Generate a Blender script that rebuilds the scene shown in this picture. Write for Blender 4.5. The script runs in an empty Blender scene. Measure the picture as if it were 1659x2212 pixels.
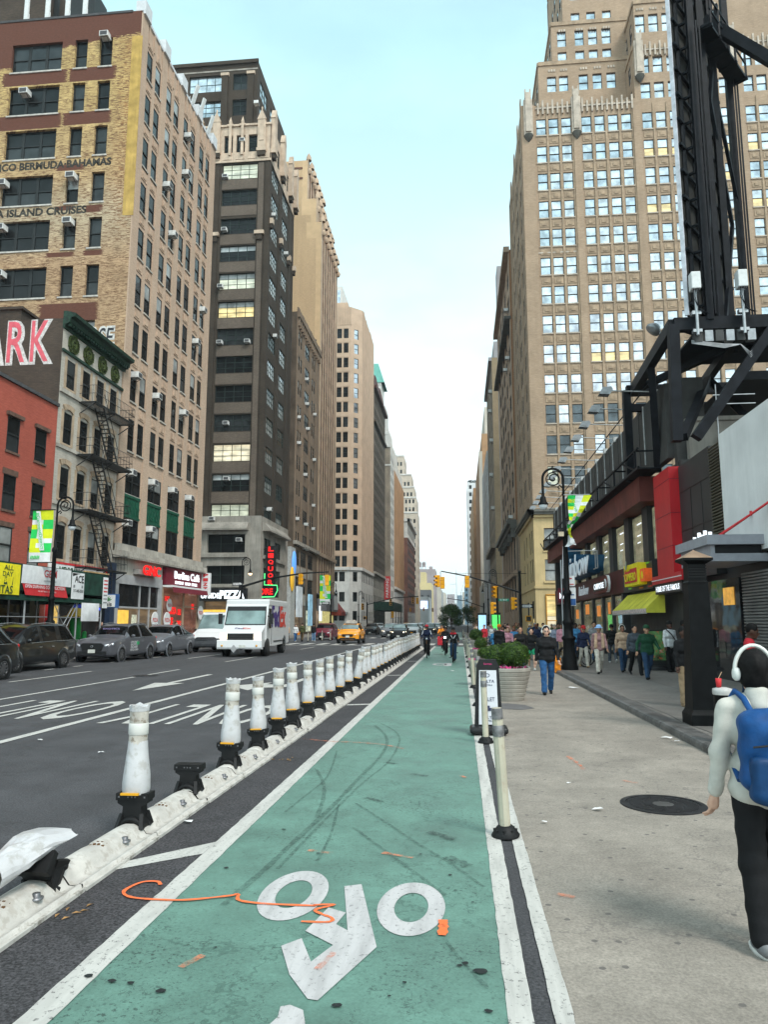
import bpy, math, random
import numpy as np
from mathutils import Vector, Matrix
R = random.Random(11)
scene = bpy.context.scene
col = scene.collection
PI = math.pi
PITCH, YAW, EYE = math.radians(8.4957), math.radians(5.8412), 1.75
cam = bpy.data.objects.new('camera', bpy.data.cameras.new('camera'))
col.objects.link(cam)
fw = Vector((-math.sin(YAW) * math.cos(PITCH), math.cos(YAW) * math.cos(PITCH), math.sin(PITCH)))
rt = Vector((math.cos(YAW), math.sin(YAW), 0))
up = rt.cross(fw)
cam.matrix_world = Matrix(((rt.x, up.x, -fw.x, 0), (rt.y, up.y, -fw.y, 0), (rt.z, up.z, -fw.z, EYE), (0, 0, 0, 1)))
cam.data.sensor_fit = 'VERTICAL'
cam.data.sensor_height = 24
cam.data.sensor_width = 18
cam.data.lens = 24 * 1600 / 2212
cam.data.clip_start = .05
cam.data.clip_end = 6000
scene.camera = cam
SUN_EL, SUN_AZ = math.radians(50), math.radians(138)     # azimuth clockwise from +Y
world = bpy.data.worlds.new('World')
scene.world = world
world.use_nodes = True
wt = world.node_tree
wt.nodes.clear()
def wn(t, **kw):
 n = wt.nodes.new(t)
 for k, v in kw.items(): setattr(n, k, v)
 return n
w_out = wn('ShaderNodeOutputWorld'); w_bg = wn('ShaderNodeBackground')
w_sky = wn('ShaderNodeTexSky', sky_type='NISHITA', sun_disc=False, sun_elevation=SUN_EL, sun_rotation=SUN_AZ,
  air_density=1.0, dust_density=1.2, ozone_density=1.0)
w_tc = wn('ShaderNodeTexCoord'); w_sep = wn('ShaderNodeSeparateXYZ')
w_map = wn('ShaderNodeMapping'); w_map.inputs['Scale'].default_value = (1.0, 1.0, 2.6)
w_noise = wn('ShaderNodeTexNoise'); w_noise.inputs['Scale'].default_value = 2.6
w_noise.inputs['Detail'].default_value = 7; w_noise.inputs['Roughness'].default_value = .55
w_ramp = wn('ShaderNodeValToRGB')
w_ramp.color_ramp.elements[0].position = .40; w_ramp.color_ramp.elements[0].color = (.8, .8, .8, 1)
w_ramp.color_ramp.elements[1].position = .62; w_ramp.color_ramp.elements[1].color = (1, 1, 1, 1)
w_elev = wn('ShaderNodeValToRGB')                       # overcast sheet: white low, thinner and bluer high up
ce = w_elev.color_ramp.elements
ce[0].position = 0; ce[0].color = (5.4, 6.3, 6.4, 1)
ce[1].position = 1; ce[1].color = (3.7, 3.9, 3.9, 1)
for p_, c_ in ((.2, (5.0, 6.2, 6.4, 1)), (.45, (4.2, 5.9, 6.1, 1)), (.66, (2.7, 4.4, 4.8, 1)), (.74, (2.9, 4.3, 4.7, 1)), (.9, (3.6, 3.9, 4.0, 1))):
 e_ = ce.new(p_); e_.color = c_
w_back = wn('ShaderNodeMapRange'); w_back.inputs[1].default_value = .1; w_back.inputs[2].default_value = -.7   # the sky behind the camera, round the veiled sun, is brighter
w_back.inputs[3].default_value = 1.; w_back.inputs[4].default_value = 1.55
w_mul = wn('ShaderNodeVectorMath', operation='SCALE')
w_mix = wn('ShaderNodeMix', data_type='RGBA')
L = wt.links.new
L(w_tc.outputs['Generated'], w_sep.inputs[0]); L(w_tc.outputs['Generated'], w_map.inputs[0])
L(w_map.outputs[0], w_noise.inputs['Vector']); L(w_noise.outputs['Fac'], w_ramp.inputs[0])
L(w_sep.outputs[2], w_elev.inputs[0])
L(w_ramp.outputs[0], w_mix.inputs['Factor']); L(w_sky.outputs[0], w_mix.inputs['A']); w_cl = wn('ShaderNodeMix', data_type='RGBA'); w_cl.inputs['B'].default_value = (6.0, 6.5, 6.6, 1)      # low white cloud banks
w_n2 = wn('ShaderNodeTexNoise'); w_n2.inputs['Scale'].default_value = 3.4; w_n2.inputs['Detail'].default_value = 6; L(w_map.outputs[0], w_n2.inputs['Vector'])
w_r2 = wn('ShaderNodeMapRange'); w_r2.inputs[1].default_value = .44; w_r2.inputs[2].default_value = .66; w_r2.inputs[4].default_value = .9; L(w_n2.outputs['Fac'], w_r2.inputs[0])
w_r3 = wn('ShaderNodeMapRange'); w_r3.inputs[1].default_value = .55; w_r3.inputs[2].default_value = .25; L(w_sep.outputs[2], w_r3.inputs[0])
w_m2 = wn('ShaderNodeMath', operation='MULTIPLY'); L(w_r2.outputs[0], w_m2.inputs[0]); L(w_r3.outputs[0], w_m2.inputs[1])
L(w_m2.outputs[0], w_cl.inputs['Factor']); L(w_elev.outputs[0], w_cl.inputs['A'])
L(w_sep.outputs[1], w_back.inputs[0]); L(w_cl.outputs['Result'], w_mul.inputs[0]); L(w_back.outputs[0], w_mul.inputs['Scale']); L(w_mul.outputs[0], w_mix.inputs['B'])
L(w_mix.outputs['Result'], w_bg.inputs[0]); L(w_bg.outputs[0], w_out.inputs[0])
w_bg.inputs[1].default_value = .112
sun = bpy.data.objects.new('sun', bpy.data.lights.new('sun', 'SUN'))
col.objects.link(sun)
sun.data.energy = 1.5; sun.data.angle = math.radians(18); sun.data.color = (1, .96, .9)
sd = Vector((math.sin(SUN_AZ) * math.cos(SUN_EL), math.cos(SUN_AZ) * math.cos(SUN_EL), math.sin(SUN_EL)))
sun.rotation_euler = sd.to_track_quat('Z', 'Y').to_euler()
sun.location = (20, -40, 80)
vs = scene.view_settings
vs.view_transform = 'Standard'; vs.look = 'None'; vs.exposure = 1.05; vs.gamma = 1
scene.cycles.max_bounces = 6; scene.cycles.diffuse_bounces = 3; scene.cycles.glossy_bounces = 3
scene.cycles.transparent_max_bounces = 8
def newmat(name):
 m = bpy.data.materials.new(name); m.use_nodes = True
 return m, m.node_tree, m.node_tree.nodes['Principled BSDF']
def nn(nt, t, ins=None, **props):
 n = nt.nodes.new(t)
 for k, v in props.items(): setattr(n, k, v)
 for k, v in (ins or {}).items():
  if isinstance(v, bpy.types.NodeSocket): nt.links.new(v, n.inputs[k])
  else: n.inputs[k].default_value = v
 return n
def c4(c): return (c[0], c[1], c[2], 1)
def mth(nt, op, a, b=0., clamp=False):
 return nn(nt, 'ShaderNodeMath', {0: a, 1: b}, operation=op, use_clamp=clamp).outputs[0]
def mixc(nt, f, a, b, bt='MIX'):
 n = nn(nt, 'ShaderNodeMix', {'Factor': f}, data_type='RGBA', blend_type=bt)
 for k, v in (('A', a), ('B', b)):
  if isinstance(v, bpy.types.NodeSocket): nt.links.new(v, n.inputs[k])
  else: n.inputs[k].default_value = c4(v)
 return n.outputs['Result']
def noise(nt, vec, sc, det=4, rough=.55, out='Fac'):
 return nn(nt, 'ShaderNodeTexNoise', {'Vector': vec, 'Scale': sc, 'Detail': det, 'Roughness': rough}).outputs[out]
def ramp01(nt, f, a, b):
 n = nn(nt, 'ShaderNodeMapRange', {0: f, 1: a, 2: b, 3: 0., 4: 1.}); n.clamp = True
 return n.outputs[0]
def coords(nt, obj=False):
 if obj: return nn(nt, 'ShaderNodeTexCoord').outputs['Object']
 return nn(nt, 'ShaderNodeNewGeometry').outputs['Position']
def scaled(nt, v, s):
 return nn(nt, 'ShaderNodeVectorMath', {0: v, 1: s}, operation='MULTIPLY').outputs[0]
MATS = {}
def mat(name, c, rough=.75, metal=0., var=.18, vs=4., bump=0., bs=40., obj=True, emit=0., spec=.25, streak=0., c2=None, coat=0., alpha=1.):
 if name in MATS: return MATS[name]
 m, nt, b = newmat(name)
 b.inputs['Roughness'].default_value = rough; b.inputs['Metallic'].default_value = metal
 b.inputs['Specular IOR Level'].default_value = spec; b.inputs['Coat Weight'].default_value = coat
 b.inputs['Alpha'].default_value = alpha
 b.inputs['Base Color'].default_value = c4(c)
 if var or streak or c2:
  p = coords(nt, obj)
  f = noise(nt, p, vs, 5)
  dark = [x * (1 - var * 1.6) for x in c]; lite = [min(1, x * (1 + var)) for x in c]
  cc = mixc(nt, ramp01(nt, f, .3, .7), dark, lite)
  if c2:
   cc = mixc(nt, ramp01(nt, noise(nt, p, vs * 2.7, 6, .65), .52, .62), cc, c2)
  if streak:
   s = noise(nt, scaled(nt, p, (3., 3., .22)), 1.6, 5, .6)
   cc = mixc(nt, mth(nt, 'MULTIPLY', ramp01(nt, s, .45, .75), streak), cc, [x * .35 for x in c])
  nt.links.new(cc, b.inputs['Base Color'])
  if bump:
   bn = nn(nt, 'ShaderNodeBump', {'Strength': bump, 'Distance': .02, 'Height': noise(nt, p, bs, 4)})
   nt.links.new(bn.outputs[0], b.inputs['Normal'])
 if emit:
  b.inputs['Emission Color'].default_value = c4(c); b.inputs['Emission Strength'].default_value = emit * .5
 MATS[name] = m
 return m
def wallvec(nt):
 p = nn(nt, 'ShaderNodeSeparateXYZ', {0: coords(nt)})
 return nn(nt, 'ShaderNodeCombineXYZ', {0: mth(nt, 'ADD', p.outputs[0], p.outputs[1]), 1: p.outputs[2], 2: 0.}).outputs[0], p
def brick(name, c1, c2, mortar, bw=.22, bh=.075, var=.25, streak=.3, bump=.25, msize=.012, big=1., extra=None):
 if name in MATS: return MATS[name]
 m, nt, b = newmat(name)
 v, p = wallvec(nt)
 bt = nn(nt, 'ShaderNodeTexBrick', {'Vector': v, 'Color1': c4(c1), 'Color2': c4(c2), 'Mortar': c4(mortar), 'Scale': 1., 'Mortar Size': msize,
   'Mortar Smooth': .3, 'Bias': 0., 'Brick Width': bw, 'Row Height': bh})
 pos = coords(nt)
 n1 = noise(nt, pos, .35 * big, 6, .6)
 cc = mixc(nt, 1., bt.outputs['Color'], nn(nt, 'ShaderNodeMapRange', {0: n1, 1: .25, 2: .75, 3: 1 - var, 4: 1 + var * .6}).outputs[0], 'MULTIPLY')
 n3 = noise(nt, scaled(nt, v, (1.1, 6., 1)), 2.2, 3, .7)          # courses of odd bricks
 cc = mixc(nt, 1., cc, nn(nt, 'ShaderNodeMapRange', {0: n3, 1: .3, 2: .7, 3: .82, 4: 1.14}).outputs[0], 'MULTIPLY')
 if streak:
  s = noise(nt, scaled(nt, pos, (1.6, 1.6, .09)), 1., 6, .6)
  cc = mixc(nt, mth(nt, 'MULTIPLY', ramp01(nt, s, .5, .78), streak), cc, [x * .4 for x in c1])
 if extra: cc = extra(nt, cc, p, pos, v)
 nt.links.new(cc, b.inputs['Base Color'])
 b.inputs['Roughness'].default_value = .88; b.inputs['Specular IOR Level'].default_value = .2
 if bump:
  bn = nn(nt, 'ShaderNodeBump', {'Strength': bump, 'Distance': .02, 'Height': bt.outputs['Fac']}, invert=True)
  nt.links.new(bn.outputs[0], b.inputs['Normal'])
 MATS[name] = m
 return m
def glass(name, c, rough=.06, metal=0., wavy=.02, spec=.5, blind=None, split=.5, lit=None):
 if name in MATS: return MATS[name]
 m, nt, b = newmat(name)
 p = coords(nt)
 cc = mixc(nt, ramp01(nt, noise(nt, p, .9, 3), .35, .65), [x * .5 for x in c], c)
 nt.links.new(cc, b.inputs['Base Color'])
 b.inputs['Roughness'].default_value = rough; b.inputs['Metallic'].default_value = metal; b.inputs['Specular IOR Level'].default_value = spec
 if wavy:
  bn = nn(nt, 'ShaderNodeBump', {'Strength': wavy, 'Distance': .3, 'Height': noise(nt, p, 1.1, 1)})
  nt.links.new(bn.outputs[0], b.inputs['Normal'])
 if lit:
  e = mixc(nt, ramp01(nt, noise(nt, scaled(nt, p, (.5, .5, 2.6)), 1., 2, .5), .38, .62), [x * .45 for x in lit], lit)
  nt.links.new(e, b.inputs['Emission Color']); b.inputs['Emission Strength'].default_value = .45
 MATS[name] = m
 return m
GL_DARK = glass('dark_glass', (.014, .016, .017), spec=.16)
GL_DARK2 = glass('dim_glass', (.035, .04, .042), spec=.25)
GL_BLIND = glass('blind_glass', (.34, .35, .34), rough=.2)
GL_PALE = glass('pale_blind_and_reflection_glass', (.55, .58, .58), rough=.2)  # pale blinds, and white reflections painted into the dark tower's front panes
GL_SKY = glass('coated_glass', (.60, .64, .69), rough=.08, metal=.82, wavy=.05)
GL_SKY2 = glass('coated_glass_blinds', (.72, .74, .78), rough=.16, metal=.72, wavy=.03)
GL_SKYD = glass('coated_glass_dark_reflection', (.10, .12, .13), rough=.05, metal=.6, wavy=.3)  # reflection of dark buildings put into the glass colour
GL_LIT = glass('lit_office_glass', (.5, .42, .25), lit=(1.0, .78, .32), rough=.15)
GL_LITG = glass('lit_workshop_glass', (.4, .42, .36), lit=(.62, .66, .48), rough=.15)
GL_LITW = glass('lit_ceiling_glass', (.5, .5, .4), lit=(.95, .82, .55), rough=.15)
GL_SHOP = glass('shop_glass', (.04, .04, .04), lit=(.20, .13, .065), rough=.08)
GL_SHOPD = glass('shop_glass_dark', (.02, .02, .022), rough=.05)
BLACKF = mat('black_window_frame', (.018, .02, .02), .5, var=.1)
DKF = mat('dark_window_frame', (.05, .05, .048), .6, var=.15)
GREENBLK = mat('green_black_steel', (.02, .035, .03), .5, var=.2)
WHITEF = mat('white_window_frame', (.55, .54, .5), .6, var=.1)
ORG = {}
def org(o): return ORG.get(o.name, Vector((0, 0, 0)))
class MB:
 def __init__(s): s.v = []; s.f = []; s.m = []; s.s = []; s.M = None
 def add(s, vs_, fs_, mi=0, sm=False):
  o = len(s.v)
  if s.M is not None: vs_ = [tuple(s.M @ Vector(v)) for v in vs_]
  s.v.extend(vs_)
  for f in fs_: s.f.append([i + o for i in f])
  s.m.extend([mi] * len(fs_)); s.s.extend([sm] * len(fs_))
  return s
 def box(s, x0, y0, z0, x1, y1, z1, mi=0):
  if x1 < x0: x0, x1 = x1, x0
  if y1 < y0: y0, y1 = y1, y0
  return s.add([(x0, y0, z0), (x1, y0, z0), (x1, y1, z0), (x0, y1, z0), (x0, y0, z1), (x1, y0, z1), (x1, y1, z1), (x0, y1, z1)],
   [(0, 3, 2, 1), (4, 5, 6, 7), (0, 1, 5, 4), (1, 2, 6, 5), (2, 3, 7, 6), (3, 0, 4, 7)], mi)
 def cbox(s, cx, cy, cz, dx, dy, dz, mi=0): return s.box(cx - dx / 2, cy - dy / 2, cz - dz / 2, cx + dx / 2, cy + dy / 2, cz + dz / 2, mi)
 def quad(s, a, b, c, d, mi=0): return s.add([a, b, c, d], [(0, 1, 2, 3)], mi)
 def bar(s, p, q, w, h=None, mi=0):
  p, q = Vector(p), Vector(q); h = h or w
  d = (q - p).normalized()
  x = d.cross(Vector((0, 0, 1)))
  x = Vector((1, 0, 0)) if x.length < 1e-4 else x.normalized()
  y = x.cross(d)
  vs_ = [tuple(e + x * (i * w / 2) + y * (j * h / 2)) for e in (p, q) for i, j in ((-1, -1), (1, -1), (1, 1), (-1, 1))]
  return s.add(vs_, [(0, 1, 2, 3), (7, 6, 5, 4), (0, 4, 5, 1), (1, 5, 6, 2), (2, 6, 7, 3), (3, 7, 4, 0)], mi)
 def tube(s, pts, r, n=8, mi=0, caps=True, sm=True):
  pts = [Vector(p) for p in pts]; k = len(pts)
  rs = r if isinstance(r, (list, tuple)) else [r] * k
  vs_ = []; px = None
  for i, p in enumerate(pts):
   d = (pts[min(i + 1, k - 1)] - pts[max(i - 1, 0)]).normalized()
   if px is None:
    x = d.cross(Vector((0, 0, 1)))
    if x.length < 1e-3: x = d.cross(Vector((0, 1, 0)))
   else: x = px - d * px.dot(d)
   x.normalize(); px = x; y = d.cross(x)
   for j in range(n):
    a = 2 * PI * j / n
    vs_.append(tuple(p + x * (math.cos(a) * rs[i]) + y * (math.sin(a) * rs[i])))
  fs_ = [(i * n + j, i * n + (j + 1) % n, (i + 1) * n + (j + 1) % n, (i + 1) * n + j) for i in range(k - 1) for j in range(n)]
  s.add(vs_, fs_, mi, sm)
  if caps: s.add(vs_[:n], [tuple(range(n))[::-1]], mi); s.add(vs_[-n:], [tuple(range(n))], mi)
  return s
 def lathe(s, prof, c=(0, 0, 0), n=16, mi=0, sm=True, sx=1., sy=1., a0=0.):
  vs_ = [(c[0] + r * sx * math.cos(a0 + 2 * PI * j / n), c[1] + r * sy * math.sin(a0 + 2 * PI * j / n), c[2] + z) for r, z in prof for j in range(n)]
  k = len(prof)
  fs_ = [(i * n + j, i * n + (j + 1) % n, (i + 1) * n + (j + 1) % n, (i + 1) * n + j) for i in range(k - 1) for j in range(n)]
  return s.add(vs_, fs_, mi, sm)
 def disc(s, c, r, axis='z', n=20, mi=0):
  f = {'z': lambda a, b: (c[0] + a, c[1] + b, c[2]), 'x': lambda a, b: (c[0], c[1] + a, c[2] + b), 'y': lambda a, b: (c[0] + a, c[1], c[2] + b)}[axis]
  return s.add([f(r * math.cos(2 * PI * j / n), r * math.sin(2 * PI * j / n)) for j in range(n)], [tuple(range(n))], mi)
 def prism(s, poly, d0, d1, axis='x', mi=0, sm=False):
  """poly = (a, b) points; extruded along axis between d0 and d1"""
  f = {'x': lambda a, b, d: (d, a, b), 'y': lambda a, b, d: (a, d, b), 'z': lambda a, b, d: (a, b, d)}[axis]
  n = len(poly)
  vs_ = [f(a, b, d) for d in (d0, d1) for a, b in poly]
  return s.add(vs_, [tuple(range(n))[::-1], tuple(range(n, 2 * n))], mi).add(vs_, [(j, (j + 1) % n, n + (j + 1) % n, n + j) for j in range(n)], mi, sm)
 def mesh(s, name, mats):
  me = bpy.data.meshes.new(name)
  me.from_pydata(s.v, [], s.f)
  for m in (mats if isinstance(mats, (list, tuple)) else [mats]): me.materials.append(m)
  if s.m:
   me.polygons.foreach_set('material_index', s.m); me.polygons.foreach_set('use_smooth', s.s)
  me.update()
  return me
 def build(s, name, mats, parent=None, origin=None, bevel=0., local=False):
  o0 = org(parent) if parent is not None else Vector(origin or (0, 0, 0))
  if o0.length > 0 and not local: s.v = [(a - o0.x, b - o0.y, c - o0.z) for a, b, c in s.v]
  return link(name, s.mesh(name, mats), parent, o0, bevel)
def link(name, me, parent=None, origin=None, bevel=0.):
 o = bpy.data.objects.new(name, me); col.objects.link(o)
 if parent is not None: o.parent = parent; ORG[o.name] = org(parent)
 elif origin is not None: o.location = origin; ORG[o.name] = Vector(origin)
 if bevel:
  bv = o.modifiers.new('bevel', 'BEVEL'); bv.width = bevel; bv.segments = 2; bv.limit_method = 'ANGLE'
 return o
def tag(o, label=None, cat=None, group=None, kind=None):
 if label: o['label'] = label
 if cat: o['category'] = cat
 if group: o['group'] = group
 if kind: o['kind'] = kind
 return o
def thing(name, label, cat, loc=(0, 0, 0), group=None):
 o = bpy.data.objects.new(name, None); o.empty_display_size = .3
 col.objects.link(o); o.location = loc; ORG[o.name] = Vector(loc)
 return tag(o, label, cat, group)
def struct(name, mb, mats): return tag(mb.build(name, mats), kind='structure')
def kids(o): return [c for c in KID.get(o.name, [])]
KID = {}
def copy_tree(o, parent=None, label=None, loc=None, rot=None, chn=None):
 c = o.copy(); col.objects.link(c)
 if parent is not None: c.parent = parent
 if label: c['label'] = label
 if loc is not None: c.location = loc
 if rot is not None: c.rotation_euler = rot
 for ch in o.children: copy_tree(ch, c)
 return c
def place(o, loc, rz=0., sc=None, rx=0., ry=0.):
 o.location = loc; o.rotation_euler = (rx, ry, rz)
 if sc: o.scale = (sc, sc, sc)
 return o
ORD = ['zeroth', 'first', 'second', 'third', 'fourth', 'fifth', 'sixth', 'seventh', 'eighth', 'ninth', 'tenth', 'eleventh', 'twelfth', 'thirteenth',
 'fourteenth', 'fifteenth', 'sixteenth', 'seventeenth', 'eighteenth', 'nineteenth', 'twentieth']
TENS = ['', '', 'twenty', 'thirty', 'forty']
def ordw(n):
 if n <= 20: return ORD[n]
 return (TENS[n // 10] + '-' + ORD[n % 10]) if n % 10 else {30: 'thirtieth', 40: 'fortieth'}[n]
def text_mesh(body, bold=.012, ext=.02, shear=0., spacing=1., name='lettering', align='CENTER', mats=None):
 cu = bpy.data.curves.new(name, 'FONT')
 cu.body = body; cu.size = 1.4; cu.offset = bold * .45 if bold < .06 else bold; cu.extrude = ext; cu.shear = shear; cu.space_character = spacing
 cu.align_x = align; cu.resolution_u = 3; cu.space_line = .85
 ob = bpy.data.objects.new(name, cu)
 me = bpy.data.meshes.new_from_object(ob)
 bpy.data.objects.remove(ob)
 me.name = name
 return me
def lettering(body, at, frame, height, width, m, parent, bold=.015, ext=.02, shear=0., name='lettering', spacing=1., rotz=0., flip=False, jitter=None):
 """frame N: faces -Y at Y=at[1]; L: faces +X; R: faces -X; G: on the ground.  at = centre; letters are scaled to height x width"""
 me = text_mesh(body, bold, ext, shear, spacing, name)
 n = len(me.vertices); co = np.empty(n * 3); me.vertices.foreach_get('co', co); co = co.reshape(-1, 3)
 lo, hi = co.min(0), co.max(0)
 x = (co[:, 0] - (lo[0] + hi[0]) / 2) * (width / max(hi[0] - lo[0], 1e-6))
 y = (co[:, 1] - (lo[1] + hi[1]) / 2) * (height / max(hi[1] - lo[1], 1e-6))
 z = (co[:, 2] - hi[2]) * (height if ext > .001 else 1)
 if rotz: x, y = x * math.cos(rotz) - y * math.sin(rotz), x * math.sin(rotz) + y * math.cos(rotz)
 if jitter: x, y = jitter(x, y)
 a = Vector(at) - (org(parent) if parent is not None else Vector((0, 0, 0)))
 if frame == 'N': P = np.stack([a.x + x, a.y - z, a.z + y], 1)
 elif frame == 'L': P = np.stack([a.x + z, a.y + x, a.z + y], 1)
 elif frame == 'R': P = np.stack([a.x - z, a.y - x, a.z + y], 1)
 else: P = np.stack([a.x - x, a.y - y, a.z + z], 1)
 me.vertices.foreach_set('co', P.ravel()); me.materials.clear(); me.materials.append(m); me.update()
 return link(name, me, parent)
def sdf_eval(prims, P, k):
 D = None
 for pr in prims:
  t = pr[0]; sub = t[0] == '-'
  t = t.lstrip('-')
  if t == 'c':
   a, b = np.array(pr[1], float), np.array(pr[2], float); ba = b - a; L2 = max(ba @ ba, 1e-9)
   h = np.clip(((P - a) @ ba) / L2, 0, 1)
   d = np.linalg.norm(P - a - h[:, None] * ba, axis=1) - (pr[3] + (pr[4] - pr[3]) * h)
  elif t == 'e':
   q = P - np.array(pr[1], float); r = np.array(pr[2], float)
   k0 = np.linalg.norm(q / r, axis=1); k1 = np.linalg.norm(q / (r * r), axis=1) + 1e-9
   d = k0 * (k0 - 1) / k1
  else:
   q = np.abs(P - np.array(pr[1], float)) - (np.array(pr[2], float) - pr[3])
   d = np.linalg.norm(np.maximum(q, 0), axis=1) + np.minimum(q.max(1), 0) - pr[3]
  kk = pr[-1] if t == 'c' and len(pr) > 5 else k
  if D is None: D = d
  elif sub: D = np.maximum(D, -d)
  else:
   h = np.clip(.5 + .5 * (D - d) / kk, 0, 1)
   D = D + (d - D) * h - kk * h * (1 - h)
 return D
def sdf_mesh(prims, res, k=.03, wob=None):
 lo = np.full(3, 1e9); hi = np.full(3, -1e9)
 for pr in prims:
  if pr[0][0] == '-': continue
  if pr[0] == 'c':
   for c, r in ((pr[1], pr[3]), (pr[2], pr[4])):
    lo = np.minimum(lo, np.array(c) - r); hi = np.maximum(hi, np.array(c) + r)
  else:
   lo = np.minimum(lo, np.array(pr[1]) - np.array(pr[2])); hi = np.maximum(hi, np.array(pr[1]) + np.array(pr[2]))
 lo -= res * 2 + k * .3; hi += res * 2 + k * .3
 n = np.ceil((hi - lo) / res).astype(int) + 1
 ax = [lo[i] + np.arange(n[i]) * res for i in range(3)]
 G = np.stack(np.meshgrid(*ax, indexing='ij'), -1).reshape(-1, 3)
 D = sdf_eval(prims, G, k)
 if wob is not None: D = D + wob(G)
 V = D.reshape(n)
 S = V < 0
 c = n - 1
 cnt = np.zeros(c); acc = np.zeros(tuple(c) + (3,))
 offs = [(0, 0, 0), (1, 0, 0), (0, 1, 0), (0, 0, 1), (1, 1, 0), (1, 0, 1), (0, 1, 1), (1, 1, 1)]
 sl = lambda A, o: A[o[0]:o[0] + c[0], o[1]:o[1] + c[1], o[2]:o[2] + c[2]]
 for i, a in enumerate(offs):
  for b in offs:
   df = [b[j] - a[j] for j in range(3)]
   if sum(abs(x) for x in df) == 1 and sum(df) == 1:
    va, vb = sl(V, a), sl(V, b)
    mk = sl(S, a) != sl(S, b)
    t = np.where(mk, va / np.where(mk, va - vb, 1), 0)
    for j in range(3): acc[..., j] += mk * (a[j] + t * df[j])
    cnt += mk
 act = cnt > 0
 idx = np.full(c, -1); idx[act] = np.arange(act.sum())
 ijk = np.argwhere(act)
 verts = lo + (ijk + acc[act] / cnt[act][:, None]) * res
 quads = []
 for axis in range(3):
  o = [0, 0, 0]; o[axis] = 1
  u, w = [(1, 2), (2, 0), (0, 1)][axis]
  sh = list(n); sh[axis] -= 1
  A = S[:sh[0], :sh[1], :sh[2]]; B = S[o[0]:, o[1]:, o[2]:][:sh[0], :sh[1], :sh[2]]
  e = np.argwhere(A != B)
  if not len(e): continue
  e = e[(e[:, u] > 0) & (e[:, w] > 0) & (e[:, u] < c[u]) & (e[:, w] < c[w])]
  fl = S[e[:, 0], e[:, 1], e[:, 2]]
  def g(du, dw):
   q = e.copy(); q[:, u] -= du; q[:, w] -= dw
   return idx[q[:, 0], q[:, 1], q[:, 2]]
  Q = np.stack([g(1, 1), g(0, 1), g(0, 0), g(1, 0)], 1)
  Q[~fl] = Q[~fl][:, ::-1]
  quads.append(Q)
 Q = np.concatenate(quads)
 return verts, Q
def np_mesh(name, V, F, mats, mi=None):
 me = bpy.data.meshes.new(name)
 me.from_pydata(V.tolist(), [], F.tolist() if hasattr(F, 'tolist') else F)
 for m in (mats if isinstance(mats, (list, tuple)) else [mats]): me.materials.append(m)
 me.polygons.foreach_set('use_smooth', [True] * len(me.polygons))
 if mi is not None: me.polygons.foreach_set('material_index', mi)
 me.update()
 return me
def blob(name, prims, res, m, parent, k=.03, wob=None):
 V, F = sdf_mesh(prims, res, k, wob)
 return link(name, np_mesh(name, V, F, m), parent)
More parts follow.
